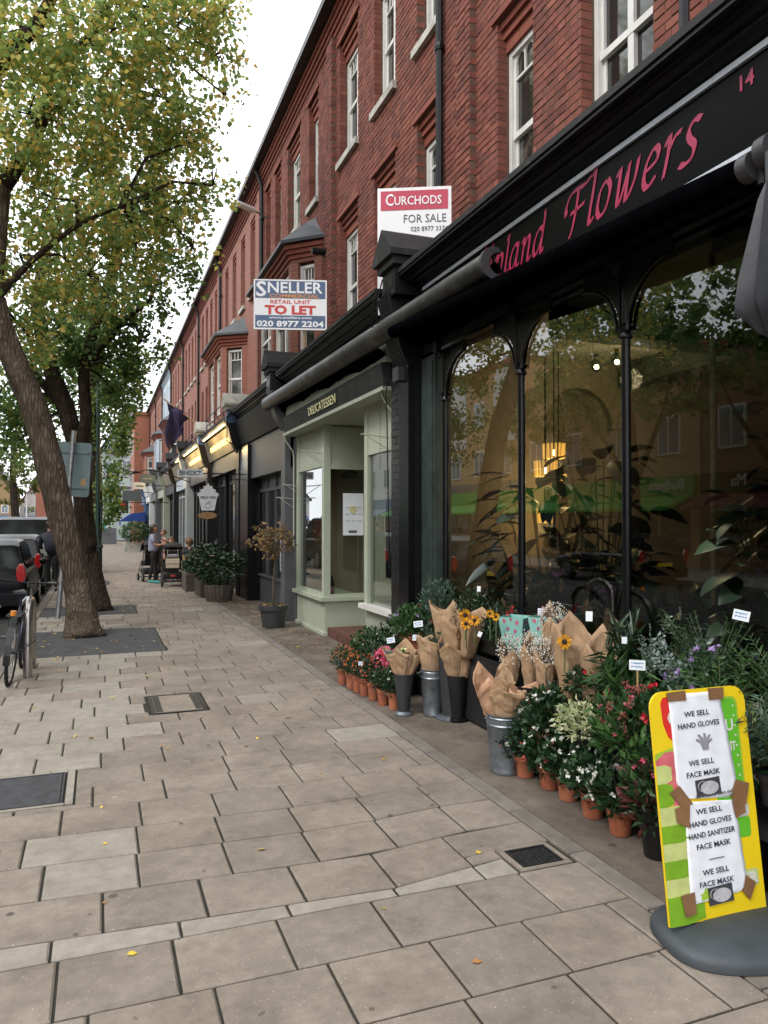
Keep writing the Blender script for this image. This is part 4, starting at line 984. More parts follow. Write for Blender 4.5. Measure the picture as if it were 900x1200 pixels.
MB().tube([(2.76, 2.5, 3.33), (2.9, 2.5, 3.2), (3.08, 2.5, 3.12)], .02, 6).tube([(2.74, 2.5, 3.34), (2.74, 2.5, 3.2)], .014, 6).build('arm', 'black_paint', aw, smooth=True)
aw2 = thing('awning_housing', 'long brown grey metal awning housing with open crescent end above the shop windows', 'awning', (2.75, 9, 3.7))
def cres(x, z, r0, r1):
    pts = [];
    for i in range(15): a = R(78)+R(205)*i/14; pts.append((x+r0*cos(a), z+r0*sin(a)))
    for i in range(15): a = R(283)-R(205)*i/14; pts.append((x+.035+r1*cos(a), z+r1*sin(a)))
    return pts
h_ = MB(); A = cres(2.8, 3.66, .115, .098); B_ = cres(2.8, 3.80, .115, .098); n_ = len(A)
h_._add([(p[0], 5.02, p[1]) for p in A]+[(p[0], 13.2, p[1]) for p in B_], [tuple(range(n_)), tuple(range(2*n_-1, n_-1, -1))]+[(i, (i+1) % n_, n_+(i+1) % n_, n_+i) for i in range(n_)])
h_.build('housing', 'awning_tube', aw2, smooth=True)
e_ = MB(); cc = cres(2.795, 3.66, .125, .085); e_.prism(cc, 1, 4.985, 5.02); e_.build('crescent_end', 'end_cap', aw2)
MB().tube([(2.86, 5.1, 3.66), (2.86, 13.1, 3.80)], .05, 10).build('cloth_roll', 'awning_cloth', aw2, smooth=True)
dv = MB()
for i in range(12):
    y = 7.7+i*.45; z = 3.705+.14*(y-7.7)/5.5
    dv.quad((2.84, y, z-.08), (2.84, y+.45, z-.07), (2.98, y+.45, z-.2-.03*sin(i*2.)), (2.98, y, z-.2-.03*sin((i-1)*2.)))
d_ = dv.build('valance', 'awning_cloth', aw2, smooth='all'); mo = d_.modifiers.new('th', 'SOLIDIFY'); mo.thickness = .01
# folded parasol hanging at the right edge
t = thing('folded_parasol', 'folded grey blue parasol hanging at the top right corner', 'parasol', (2.33, 2.12, 2.4))
pm = MB(); prr = [(.004, 1.0), (.03, .85), (.06, .55), (.085, .3), (.095, .12), (.07, .06), (.03, -.06), (.004, -.09)]
vs = []; K = 16
for r_, z in prr:
    for k in range(K): q = 2*pi*k/K; rr = r_*(1.25 if k % 2 else .72); vs.append((2.36+rr*cos(q)*1.1, 2.12+rr*sin(q)*1.1, 2.45+z*.55))
pm._add(vs, [(i*K+k, i*K+(k+1) % K, (i+1)*K+(k+1) % K, (i+1)*K+k) for i in range(len(prr)-1) for k in range(K)])
pm.build('canopy', 'lead', t, smooth=True); MB().tube([(2.36, 2.12, 2.4), (2.36, 2.12, 3.1)], .012, 8).build('pole', 'dark_metal', t)

# ---------------------------------------------------------------- black brick pillar
pl = thing('brick_pillar', 'black painted brick pillar between the flower shop and the delicatessen', 'pillar', (3.1, 7.3, 0))
MB().box(3.0, 3.8, 7.01, 7.66, 0, 3.98).build('core', 'black_paint', pl)
for r in range(42):
    z = .02+r*.0765
    segs = [(7.3, 7.5), (7.51, 7.655)] if r % 2 else [(7.3, 7.4), (7.41, 7.655)]
    for a, b in segs:
        m_ = MB(); x = 2.995-U(.0, .004); m_.box(x, 3.001, a, b, z+.004, z+.071); m_.build('brick', 'black_brick', pl)
MB().box(2.93, 2.998, 7.02, 7.27, 0, 3.3).build('black_board', 'black_gloss', pl)
console(pl, 7.2); pedestal(pl, 7.08, ridge=4.66, w=.54)
cb = MB()
cb.tube([(2.72, 7.2, 4.2), (2.68, 7.25, 4.0), (2.7, 7.3, 3.8), (2.74, 7.35, 3.65)], .008, 5).tube([(2.7, 7.32, 4.1), (2.66, 7.35, 3.95), (2.69, 7.42, 3.75)], .006, 5)
cb.tube([(2.92, 7.5, 3.4), (2.9, 7.58, 3.1), (2.93, 7.62, 2.8), (2.92, 7.56, 2.0), (2.95, 7.6, 1.2)], .007, 5).tube([(2.95, 7.6, 3.3), (2.9, 7.7, 3.15), (2.95, 7.68, 3.0), (2.93, 7.5, 2.95)], .006, 5)
stuff(cb.build('cables', 'black_paint', pl, smooth=True)); MB().box(2.86, 2.93, 7.12, 7.28, 3.16, 3.3).build('junction_box', 'dark_metal', pl)

# ---------------------------------------------------------------- delicatessen
de = thing('delicatessen_front', 'pale green delicatessen front with angled lobby and dark lettered fascia', 'shop front', (3.15, 10.2, 0))
cornice(de, 7.56, 12.45); MB().box(3.05, 3.8, 7.67, 12.7, 3.22, 4.03).build('entablature', 'black_paint', de)
MB().prism([(3.06, 3.98), (3.06, 3.47), (2.94, 3.47), (2.99, 3.98)], 1, 7.7, 12.4).build('upper_board', 'pale_green_dull', de)
MB().prism([(2.89, 3.46), (3.1, 3.46), (3.1, 3.2), (2.92, 3.2)], 1, 7.7, 12.42).build('fascia_board', 'black_rough', de)
text('DELICATESSEN', 'lettering', de, (2.897, 10.75, 3.27), (0, -1, 0), (-.1, 0, 1), .12, 'petal_cream', width=1.35, depth=.003)
MB().box(2.9, 3.25, 7.68, 12.45, 3.15, 3.195).build('soffit', 'pale_green_dull', de)
pg = 'pale_green'
# left window box
MB().box(3.17, 3.8, 10.86, 12.5, 0.03, .52).build('stall_riser', pg, de); MB().box(3.14, 3.8, 10.8, 12.53, 0, .05).build('plinth', pg, de)
MB().box(3.09, 3.82, 10.77, 12.55, .52, .575).build('window_sill', pg, de)
MB().box(3.15, 3.25, 10.815, 10.93, .575, 3.15).build('corner_post', pg, de); MB().box(3.152, 3.25, 12.36, 12.5, .575, 3.15).build('end_post', pg, de)
MB().box(3.15, 3.24, 12.52, 12.7, 0, 3.15).build('pilaster', 'grey_paint', de)
MB().box(3.155, 3.23, 10.931, 12.359, 2.54, 2.62).box(3.155, 3.23, 10.931, 12.359, .576, .63).build('window_rail', pg, de)
MB().box(3.175, 3.23, 10.931, 12.359, 2.621, 3.149).build('upper_panel', pg, de)
MB().box(3.19, 3.196, 10.93, 12.36, .6, 2.56).build('pane', 'deli_glass', de)
# return of the lobby
MB().box(3.252, 3.82, 10.82, 10.9, 2.5, 2.58).box(3.252, 3.82, 10.82, 10.9, .576, .62).build('window_rail', pg, de)
MB().box(3.252, 3.82, 10.84, 10.9, 2.581, 3.149).build('upper_panel', pg, de); MB().box(3.19, 3.8, 10.865, 10.87, .6, 2.52).build('pane', 'deli_glass', de)
MB().box(3.82, 3.92, 10.8, 10.95, 0, 3.15).build('inner_post', pg, de); MB().box(3.1705, 3.82, 10.84, 10.859, .03, .5195).build('return_riser', pg, de)
# right window
MB().box(3.17, 3.75, 7.67, 8.96, .02, .62).build('stall_riser', 'pale_green_dull', de); MB().box(3.08, 3.8, 7.668, 9.03, .62, .68).build('window_sill', 'white_paint', de)
MB().box(3.15, 3.25, 8.88, 9.0, .68, 3.15).build('corner_post', pg, de); MB().box(3.155, 3.24, 7.67, 7.72, .68, 3.15).build('end_post', pg, de)
MB().box(3.155, 3.23, 7.721, 8.879, 2.54, 2.6).build('window_rail', pg, de); MB().box(3.165, 3.23, 7.721, 8.879, 2.601, 3.149).build('upper_panel', pg, de)
MB().box(3.19, 3.196, 7.71, 8.89, .68, 2.55).build('pane', 'deli_glass', de)
MB().box(3.2, 3.8, 9.01, 10.8, 0.0, .13).build('door_step', 'step_red', de)
MB().box(3.95, 4.02, 9.0, 10.8, .13, 3.15).build('lobby_door_wall', pg, de); d_ = MB().box(3.91, 3.95, 9.4, 10.3, .13, 2.3).build('door', pg, de)
MB().box(3.9, 3.91, 9.5, 10.2, .9, 2.15).build('glazing', 'window_dark', d_)
MB().box(3.25, 3.95, 9.0, 10.8, 3.16, 3.2).build('lobby_ceiling', 'pale_green_dull', de)
# interior
MB().box(3.8, 8, 10.96, 12.6, -.02, .02).box(3.26, 8, 12.51, 12.6, .02, 3.2).box(7.9, 8, 7.7, 12.5, .02, 3.2).box(4.05, 7.9, 7.67, 7.75, .02, 3.2).box(3.25, 7.9, 7.76, 12.5, 3.22, 3.3).build('room', 'cream_wall', de)
MB().box(3.83, 7.9, 7.76, 12.5, -.02, .01).build('room_floor', 'wood_floor', de)
MB().box(4.6, 4.66, 9.5, 12.5, .02, 3.2).build('partition', 'cream_wall', de)
t = thing('wine_bottle', 'dark wine bottle with pink label standing inside the delicatessen window', 'bottle', (3.3, 10.98, .58))
MB().lathe([(.001, 0), (.037, 0), (.038, .2), (.015, .25), (.014, .31), (.001, .31)], (3.33, 11.0, .576), 14).build('bottle_body', 'wine_glass', t, smooth=True)
MB().lathe([(.0385, .05), (.0385, .15)], (3.33, 11.0, .576), 14).build('bottle_label', 'label_pink', t)
t = thing('plan_poster', 'white sheet with printed plan taped inside the delicatessen lobby window', 'poster', (3.6, 10.86, 1.8))
MB().box(3.46, 3.79, 10.855, 10.859, 1.5, 2.14).build('sheet', 'card_white', t)
MB().lathe([(.001, 0), (.1, 0)], (0, 0, 0), 10); q = MB()
for i in range(9): q.box(3.5+(i % 3)*.1, 3.56+(i % 3)*.1, 10.851, 10.854, 1.72+.1*(i//3), 1.725+.1*(i//3))
q.box(3.55, 3.68, 10.851, 10.854, 1.54, 1.575); stuff(q.build('print', 'board_grey', t)); MB().prism([(3.55+.07*(1+cos(a)), 1.83+.06*(1+sin(a))) for a in [2*pi*i/10 for i in range(10)]], 1, 10.852, 10.854).build('plan_drawing', 'petal_cream', t)
t = thing('shop_pendant', 'dark metal dome lamp hanging inside the delicatessen window', 'lamp', (3.75, 11.5, 2.35))
MB().lathe([(.16, 0), (.15, .04), (.07, .1), (.03, .13), (.02, .2)], (3.75, 11.4, 2.42), 18).build('lamp_shade', 'black_paint', t, smooth=True); MB().tube([(3.75, 11.4, 2.6), (3.75, 11.4, 3.2)], .006, 5).build('cable', 'black_paint', t)
# pale conduit pipes and hook brackets
for y in (12.56, 7.86):
    zb = 1.3 if y > 10 else 1.1
    t_ = MB().tube([(2.95, y, 3.2), (2.97, y, 3.1), (3.1, y+.0, 2.92), (3.12, y, 2.8), (3.12, y, zb)], .014, 6); t_.build('conduit', pg, de, smooth=True)
for y, z in ((12.2, 2.3), (11.05, 2.75), (10.9, 2.75), (8.1, 2.68), (12.7, 2.1)):
    c_ = MB(); L_ = .3 if y > 9 else .35
    c_.tube([(3.15, y, z), (3.15-L_, y, z+.03)], .008, 5).tube([(3.15, y, z-.15), (3.15-L_+.05, y, z+.02)], .006, 5)
    c_.tube([(3.15-L_-.02+.02*cos(a), y, z+.01+.02*sin(a)) for a in [2*pi*i/8 for i in range(9)]], .005, 4); c_.build('hook_bracket', pg, de, smooth=True)
ch_ = MB()
for i in range(26): z = 3.08-i*.03; ch_.lathe([(.009, -.003), (.013, 0), (.009, .003)], (3.1, 8.28+(.006 if i % 2 else 0), z), 6)
stuff(ch_.build('chain', 'dark_metal', de))

# ---------------------------------------------------------------- other shops
def shopfront(name, label, y0, y1, fr, fas, glass='window_dark', riser=.5, n=3, door=None, slant=True, ped=True, xw=3.35, head=2.7, fz=(3.45, 4.0), pil=None, rail=False, upper=None, corn='black_paint', pilw=.35, riserx=0., interior='dark_room', pedm='grey_paint', capm='black_rough'):
    t = thing(name, label, 'shop front', (xw, y0, 0)); w0 = y0+pilw; w1 = y1-.02
    cornice(t, y0, y1-.002, m=corn, zt=4.2, zb=4.02, x=2.84)
    MB().box(3.1, 3.8, y0, y1-.002, head+.3, 4.015).build('entablature', fr, t)
    if slant: MB().prism([(2.9, fz[1]), (3.1, fz[1]), (3.1, fz[0]), (3.05, fz[0])], 1, w0, w1).build('fascia_board', fas, t)
    else: MB().box(3.03, 3.1, w0, w1, fz[0], fz[1]).build('fascia_board', fas, t)
    MB().box(3.0, 3.8, y0, w0-.003, 0, 3.4).build('pilaster', pil or fr, t)
    MB().box(xw-.05, xw+.05, w0, w1, fz[0]-.25, fz[0]-.002).build('head_rail', fr, t)
    # posts and panes
    segs = n; st = (w1-w0)/segs
    for i in range(segs+1):
        c = w0+st*i; a, b = max(w0, c-.035), min(w1, c+.035); MB().box(xw-.04, xw+.05, a, b, riser+.04, fz[0]-.25).build('mullion', fr, t)
    for i in range(segs):
        a, b = w0+st*i+.036, w0+st*(i+1)-.036
        if door is not None and i == door:
            d_ = MB().box(xw+.25, xw+.3, a, b, .05, 2.3).build('door', fr, t); MB().box(xw+.24, xw+.25, a+.12, b-.12, .5, 2.15).build('pane', glass, d_); continue
        MB().box(xw, xw+.006, a, b, riser+.04, head).build('pane', glass, t)
        MB().box(xw-.03, xw+.04, a, b, head, head+.06).build('transom', fr, t)
        if upper: MB().box(xw-.004, xw+.01, a, b, head+.06, fz[0]-.25).build('upper_panel', upper, t)
        else: MB().box(xw, xw+.006, a, b, head+.06, fz[0]-.25).build('pane', glass, t)
        MB().box(xw-.02+riserx, xw+.05, a-.036, b+.036, 0, riser).build('stall_riser', fr, t)
        MB().box(xw-.07+riserx, xw+.06, a-.036, b+.036, riser, riser+.038).build('window_sill', fr, t)
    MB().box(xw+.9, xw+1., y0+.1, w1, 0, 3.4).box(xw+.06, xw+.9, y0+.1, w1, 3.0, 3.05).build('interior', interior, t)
    if ped: console(t, y0+.15, fr, ribs=False, w=.26, zb=3.3); pedestal(t, y0+.15, pedm, cap=capm, ridge=4.68, w=.5)
    if rail:
        r_ = MB()
        for z in (4.5, 4.72): r_.tube([(2.95, y0+.2, z), (2.95, y1, z)], .014, 5)
        for i in range(4): y = y0+.4+i*(y1-y0-.6)/3; r_.tube([(2.95, y, 4.28), (2.95, y, 4.72)], .014, 5); r_.tube([(2.96, y, 4.7), (3.2, y, 4.3)], .01, 5)
        r_.build('roof_rail', 'black_paint', t)
    return t
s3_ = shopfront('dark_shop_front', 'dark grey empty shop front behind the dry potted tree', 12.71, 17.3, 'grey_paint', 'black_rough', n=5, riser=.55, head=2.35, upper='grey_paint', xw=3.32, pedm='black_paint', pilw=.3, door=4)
MB().box(3.02, 3.3, 16.3, 17.28, 0, 3.4).build('black_pier', 'black_gloss', s3_)
text('A', 'lettering', s3_, (3.0, 13.3, 3.6), (0, -1, 0), (-.25, 0, 1), .2, 'board_grey', depth=.002) if False else None
t = thing('window_notice', 'white notice hanging inside the dark grey shop window', 'notice', (3.3, 14.2, 1)); MB().box(3.305, 3.315, 14.05, 14.4, .75, 1.5).build('sheet', 'card_white', t)
nl = MB()
for i in range(7): nl.box(3.302, 3.305, 14.1, 14.35, .82+i*.09, .85+i*.09)
stuff(nl.build('print', 'board_grey', t))
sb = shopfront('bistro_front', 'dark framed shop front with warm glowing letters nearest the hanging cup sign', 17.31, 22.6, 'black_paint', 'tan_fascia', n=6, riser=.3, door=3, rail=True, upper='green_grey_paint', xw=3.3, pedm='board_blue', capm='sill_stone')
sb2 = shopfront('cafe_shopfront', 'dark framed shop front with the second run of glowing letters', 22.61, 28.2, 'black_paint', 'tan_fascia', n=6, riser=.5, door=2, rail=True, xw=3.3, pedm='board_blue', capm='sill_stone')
def glow(t, y0, y1):
    g = MB(); k = y0; 
    while k < y1: wd = U(.12, .3); h = U(.18, .34); g.box(2.955, 2.985, k, k+wd*.3, 3.66, 3.66+h).box(2.953, 2.983, k, k+wd, 3.66+h*.4, 3.66+h*.55); k += wd+.06
    stuff(g.build('glowing_letters', 'glow_letters', t)); MB().tube([(2.78, y0-.2, 4.02), (2.78, y1+.2, 4.02)], .022, 8).build('light_tube', 'glow_tube', t)
    MB().tube([(2.76, y0-.5, 4.075), (2.76, y1+.5, 4.075)], .035, 8).build('light_trough', 'dark_metal', t, smooth=True)
    l = bpy.data.lights.new('trough_light', 'POINT'); l.energy = 14; l.color = (1, .7, .3); l.shadow_soft_size = .3
    for q in (.25, .75):
        o = bpy.data.objects.new('trough_light', l); C.objects.link(o); o.parent = t; o.location = Vector((2.6, y0+(y1-y0)*q, 3.8))-org(t)
glow(sb, 18.2, 21.6); glow(sb2, 23.5, 26.8)
s5 = shopfront('pale_shop_front', 'pale blue white shop front with a lit panel', 28.21, 33.2, 'blueish_white', 'tan_fascia', n=4, riser=.6, door=1, xw=3.25); glow(s5, 28.8, 29.8)
MB().box(3.2, 3.22, 28.4, 29.0, 2.7, 3.15).build('lit_panel', 'lit_sign', s5)
shopfront('brown_shop_front', 'dark doorway shop front with tan fascia past the pale one', 33.21, 38.6, 'black_paint', 'tan_fascia', n=4, riser=.5, door=2)
shopfront('sage_shop_front', 'sage green shop front with pale slanted fascia', 38.61, 44, 'pale_green_dull', 'grey_sign', n=4, riser=.5)
shopfront('white_fascia_front', 'shop front under the first white slanted fascia', 44.01, 49.6, 'grey_paint', 'white_render', n=4, riser=.5)
shopfront('white_fascia_front', 'shop front under the second white slanted fascia', 49.61, 55.4, 'white_render', 'white_render', n=4, riser=.5)
shopfront('far_shop_front', 'last shop front of the terrace with blue grey posts', 55.41, 61.9, 'board_blue', 'blueish_white', n=4, riser=.5)
# ================================================================== TREES
def limb(pts, rs, seg=5, n=14, rough=.09, flare=False):
    mb = MB(); P = [Vector(p) for p in pts]; out = []; R_ = []
    for i in range(len(P)-1):
        p0 = P[max(i-1, 0)]; p1 = P[i]; p2 = P[i+1]; p3 = P[min(i+2, len(P)-1)]
        for j in range(seg):
            q = j/seg; out.append(.5*((2*p1)+(p2-p0)*q+(2*p0-5*p1+4*p2-p3)*q*q+(3*p1-p0-3*p2+p3)*q**3)); R_.append(rs[i]+(rs[i+1]-rs[i])*q)
    out.append(P[-1]); R_.append(rs[-1]); mb.tube(out, R_, n)
    ph = [U(0, 6.28) for _ in range(4)]
    for k in range(len(mb.v)):
        i, j = divmod(k, n); a = 2*pi*j/n; c = out[min(i, len(out)-1)]; v = Vector(mb.v[k])-c
        f = 1+rough*sin(a*3+ph[0]+i*.25)+rough*.7*sin(a*5+ph[1]-i*.4)+rough*U(-.6, .6)
        if flare and i < seg: f *= 1+.55*(1-i/seg)**2.0*(.45+.55*sin(a*5+ph[2])**2)
        mb.v[k] = tuple(c+v*f)
    return mb
def tree(name, label, base, limbs, blobs, lsize, mt, bark='bark', twigs=True, group=None):
    t = thing(name, label, 'tree', base, group)
    tr = limbs[0]; limb(tr[0], tr[1], 6, 18, .07, True).build('trunk', bark, t, smooth='all')
    for p, r in limbs[1:]: limb(p, r, 5, 10, .06).build('branch', 'bark_dark', t, smooth='all')
    if twigs:
        tw = MB()
        for (c, r, n) in blobs:
            src = min((Vector(p) for L in limbs for p in L[0][1:]), key=lambda p: (p-Vector(c)).length)
            tw.tube([src, (src+Vector(c))/2+Vector((U(-.2, .2), U(-.2, .2), .15)), Vector(c)], [.035, .025, .014], 5, caps=False)
            for k in range(7):
                e = Vector(blobpts(c, r, 1, .7)[0]); m_ = (Vector(c)+e)/2+Vector((0, 0, U(.0, .15))); tw.tube([Vector(c), m_, e], [.014, .009, .004], 4, caps=False)
        stuff(tw.build('twigs', 'bark_dark', t, recalc=False))
    pts = []
    for (c, r, n) in blobs:
        # leaves hang in sprays, so the crown keeps gaps and ragged edges
        n = int(n*.58); nc = max(6, n//34); cc = blobpts(c, r, nc, .25)
        k = n//nc; sp = np.repeat(cc, k, 0)+RNG.normal(size=(nc*k, 3))*np.array([.14, .14, .17])*(.8+.04*lsize*10)
        pts.append(sp)
    stuff(leaves('crown', np.concatenate(pts), lsize, mt, t, droop=.55, asp=.8))
    return t
def B(px, py, d, r, n): return (tuple(pt(px, py, d)), (r, r, r*.85), n)
D1 = 11.6
base1 = (-.19, 12.1, -.1)
tree('street_tree', 'nearest leaning street tree with green and yellow leaves beside the bicycle', base1,
     [([base1, pt(92, 690, D1), pt(76, 620, D1), pt(60, 550, D1), pt(40, 480, D1), pt(14, 420, D1), pt(-8, 350, D1), pt(-4, 280, D1), pt(2, 215, D1)], [.22, .195, .195, .20, .195, .18, .15, .12, .10]),
      ([pt(2, 215, D1), pt(30, 172, D1), pt(50, 130, D1), pt(56, 80, D1), pt(98, 42, D1), pt(130, -10, D1)], [.12, .1, .085, .07, .055, .03]),
      ([pt(-20, 90, D1-.6), pt(27, 37, D1-.6), pt(46, 12, D1-.6), pt(64, -30, D1-.6), pt(85, -120, D1-.6)], [.11, .1, .09, .08, .04]),
      ([pt(-8, 350, D1), pt(40, 300, D1), pt(90, 262, D1), pt(140, 240, D1)], [.07, .045, .035, .02]),
      ([pt(-8, 350, D1), pt(-60, 240, D1), pt(-100, 90, D1)], [.14, .1, .05])],
     [B(40, 40, 11.2, 1.15, 4200), B(130, 30, 11.5, 1.15, 4200), B(208, 22, 11.9, .8, 2300), B(250, 60, 12.2, .42, 480), B(262, 108, 12.2, .3, 170), B(258, 8, 12, .4, 360),
      B(30, 130, 11.3, 1.1, 3600), B(115, 125, 11.6, 1.1, 3800), B(190, 110, 11.9, .85, 2500), B(215, 165, 12, .6, 1300), B(248, 215, 12.3, .42, 430),
      B(60, 230, 11.7, 1.05, 3300), B(140, 215, 11.9, .95, 2900), B(205, 235, 12.1, .6, 1200), B(30, 320, 12, .9, 2200), B(100, 320, 12.2, .85, 2200), B(160, 300, 12.3, .7, 1500),
      B(-70, 60, 11, 1.4, 2600), B(-90, 220, 11.4, 1.3, 2200), B(80, -90, 11, 1.6, 2600), B(210, -70, 11.8, 1.2, 1500), B(225, 290, 12.4, .36, 220), B(35, 395, 12.6, .5, 700),
      ((-3.6, 13.5, 6.5), (1.7, 1.7, 1.4), 3200), ((-4.2, 12, 8), (1.8, 1.8, 1.5), 3000), ((-3.3, 12, 5.5), (1.2, 1.2, .9), 1500), ((-4.6, 15, 7), (1.7, 1.8, 1.5), 2600)],  # unseen crown added over the road, darkens the reflection in the shop glass
     .092, 'lf_plane', group='street trees along the kerb')
D2 = 14.9; b2 = (-.02, 15.55, -.1)
tree('street_tree', 'second street tree, dark trunk right behind the nearest leaning one', b2,
     [([b2, pt(106, 660, D2), pt(99, 600, D2), pt(92, 540, D2), pt(76, 480, D2), pt(58, 430, D2), pt(44, 360, D2), pt(52, 280, D2)], [.22, .185, .175, .175, .17, .15, .12, .08]),
      ([pt(92, 540, D2), pt(100, 490, D2), pt(98, 430, D2), pt(120, 350, D2), pt(136, 280, D2), pt(130, 220, D2)], [.14, .12, .11, .09, .07, .05]),
      ([pt(98, 430, D2), pt(140, 380, D2), pt(175, 350, D2)], [.08, .05, .03]),
      ([pt(76, 480, D2), pt(30, 430, D2), pt(-10, 400, D2)], [.1, .07, .04])],
     [B(120, 260, 15, 1.2, 2600), B(180, 250, 15.4, .9, 1500), B(190, 320, 15.5, .75, 1500), B(150, 350, 15.3, .85, 1900), B(95, 370, 15, 1., 2300), B(40, 400, 14.8, .9, 1900), B(120, 420, 15.2, .75, 1700), B(165, 400, 15.6, .55, 900), B(20, 460, 15, .75, 1400), B(60, 470, 15.4, .6, 800), B(135, 460, 15.6, .5, 700), B(148, 440, 15.6, .4, 420), B(30, 510, 15.6, .5, 700), B(-20, 480, 15, .9, 1300)],
     .10, 'lf_green', 'bark_dark', group='street trees along the kerb')
D3 = 26; b3 = (-.28, 27.0, -.02)
tree('street_tree', 'third street tree farther back whose low leaves hang beside the green lamp post', b3,
     [([b3, pt(112, 600, D3), pt(110, 540, D3), pt(108, 470, D3), pt(106, 400, D3), pt(112, 320, D3)], [.3, .22, .2, .19, .16, .1])],
     [B(120, 400, 26, 1.9, 2600), B(140, 440, 26, 1.4, 1500), B(122, 470, 25.6, 1.3, 1500), B(128, 515, 25.4, .9, 900), B(126, 560, 25.2, .72, 800), B(124, 600, 25, .62, 640), B(133, 585, 25, .4, 260), B(60, 420, 26, 2., 1800), B(30, 500, 26, 1.6, 1100), B(132, 500, 26, .9, 600), B(145, 480, 26, .6, 260)],
     .14, 'lf_green', 'bark_dark', group='street trees along the kerb')
b4 = tuple(pt(20, 640, 60)); b4 = (b4[0], b4[1], -.1)
tree('roadside_tree', 'yellow green tree over the parked cars in the distance', b4, [([b4, pt(18, 600, 60), pt(15, 560, 60), pt(15, 520, 60)], [.4, .3, .25, .15])],
     [B(8, 545, 60, 2.7, 2200), B(30, 560, 60, 1.6, 900), B(-10, 580, 60, 2.4, 1300), B(22, 510, 60, 1.6, 700)], .24, 'lf_yellow', 'bark_dark')
b5 = tuple(pt(62, 640, 90)); b5 = (b5[0], b5[1], -.1)
tree('roadside_tree', 'small round pale green tree far down the road', b5, [([b5, pt(62, 615, 90), pt(62, 605, 90)], [.4, .3, .2])], [B(58, 602, 90, 2.2, 900), B(68, 606, 90, 1.6, 500)], .3, 'lf_yellow', 'bark_dark')
b6 = (-12.6, 27.5, 0)
tree('roadside_tree', 'tree on the opposite pavement reflected in the shop glass', b6, [([b6, (-12.5, 27.5, 2), (-12.3, 27.6, 4), (-12.4, 27.5, 6)], [.25, .2, .17, .1])],
     [((-12.3, 27.5, 7.0), (2.6, 3.0, 2.2), 3600), ((-11.8, 29.3, 6.2), (1.8, 1.8, 1.5), 1500), ((-12.5, 25.6, 8.3), (2.2, 2.2, 1.8), 2200), ((-12.2, 28.0, 10.2), (2.6, 2.8, 2.0), 2600)], .2, 'lf_green', 'bark_dark')  # crown enlarged so foliage covers the sky reflected in the middle pane
for yy, lb, sz in ((9.0, 'added tree across the road nearest the viewpoint, hiding sky in the glass', 1.), (15.0, 'added tree across the road before the barber frontage', 1.15), (21.0, 'added tree across the road between the two brick blocks', 1.1)):  # out-of-view trees added; wide crowns block reflected sky in the shop panes
    b8 = (-10.9, yy, 0); tree('roadside_tree', lb, b8, [([b8, (-10.9, yy, 2.6), (-10.8, yy+.1, 5.6)], [.2, .17, .12]), ([(-10.9, yy, 2.8), (-10.2, yy+1.0, 4.8)], [.12, .06]), ([(-10.9, yy, 3.0), (-10.9, yy-1.3, 5.2)], [.12, .06])],
        [((-10.9, yy, 8.0), (2.6*sz, 2.8*sz, 2.2*sz), 4200), ((-10.2, yy+1.8, 6.4), (1.8*sz, 1.9*sz, 1.4*sz), 2200), ((-10.6, yy-1.9, 6.8), (1.9*sz, 1.9*sz, 1.5*sz), 2400), ((-10.9, yy+.4, 10.6), (2.4*sz, 2.6*sz, 1.8*sz), 2600)], .19, 'lf_green', 'bark_dark')
# low wall of green far away
t = MB()
# ================================================================== STREET FURNITURE
t = thing('road_sign', 'grey back of a tall road sign on a leaning galvanised pole behind the nearest tree', 'road sign', (-.67, 14.45, 0))
pb_, ptp = Vector((-.67, 14.45, -.05)), pt(86, 505, 13.9)
MB().tube([pb_, ptp], .045, 12).build('pole', 'galv', t, smooth=True)
sb_ = MB(); c0 = pt(59, 517, 14.0); c1 = pt(106, 520, 13.9); c2 = pt(104, 583, 13.9); c3 = pt(58, 580, 14.0); bk = Vector((-.1, .03, 0))*.3
o_ = c3; ux = (c2-c3); uy = (c0-c3); L1, L2 = ux.length, uy.length; ux.normalize(); uy = (uy-ux*uy.dot(ux)).normalized()
sb_.slab(o_, ux, uy, [(.04, 0), (L1-.04, 0), (L1, .04), (L1, L2-.04), (L1-.04, L2), (.04, L2), (0, L2-.04), (0, .04)], .02); bd = sb_.build('sign_board', 'sign_back', t)
nn = ux.cross(uy)
q = MB()
for h in (.15, .8): q.slab(o_+uy*L2*h+nn*.02, ux, uy, [(.03, 0), (L1-.03, 0), (L1-.03, .035), (.03, .035)], .02)
q.build('rail', 'sign_back', t); MB().slab(o_+ux*(L1*.78)+uy*.2+nn*.021, ux, uy, [(0, 0), (.1, 0), (.1, .14), (0, .14)], .002).build('sticker', 'cane', t)
def lamp(name, label, x, y, h, mt='lamp_green', arm=True, glob=False):
    t = thing(name, label, 'lamp post', (x, y, 0)); z0 = 0
    MB().lathe([(.001, 0), (.11, 0), (.11, 1.1), (.085, 1.2), (.06, 1.3), (.05, h*.6), (.04, h), (.001, h)], (x, y, z0), 14).build('column', mt, t, smooth=True)
    MB().lathe([(.12, 0), (.14, .03), (.12, .08)], (x, y, 1.05), 12).build('collar', mt, t, smooth=True)
    if glob: MB().ball((x, y, h+.25), .3, 12).build('globe', 'white_paint', t, smooth='all')
    elif arm: MB().tube([(x, y, h-.1), (x-.1, y, h+.3), (x-.6, y, h+.5), (x-1.2, y, h+.5)], .035, 8).box(x-1.7, x-1.15, y-.12, y+.12, h+.43, h+.53).build('lantern_arm', mt, t, smooth=True)
    return t
lamp('street_lamp', 'tall dark green lamp post beside the second street tree', -.02, 20.3, 6.2, arm=False)
MB().box(-.02+.055, -.02+.1, 20.2, 20.4, 1.7, 2.1).build('control_box', 'navy_sign', bpy.data.objects['street_lamp'])
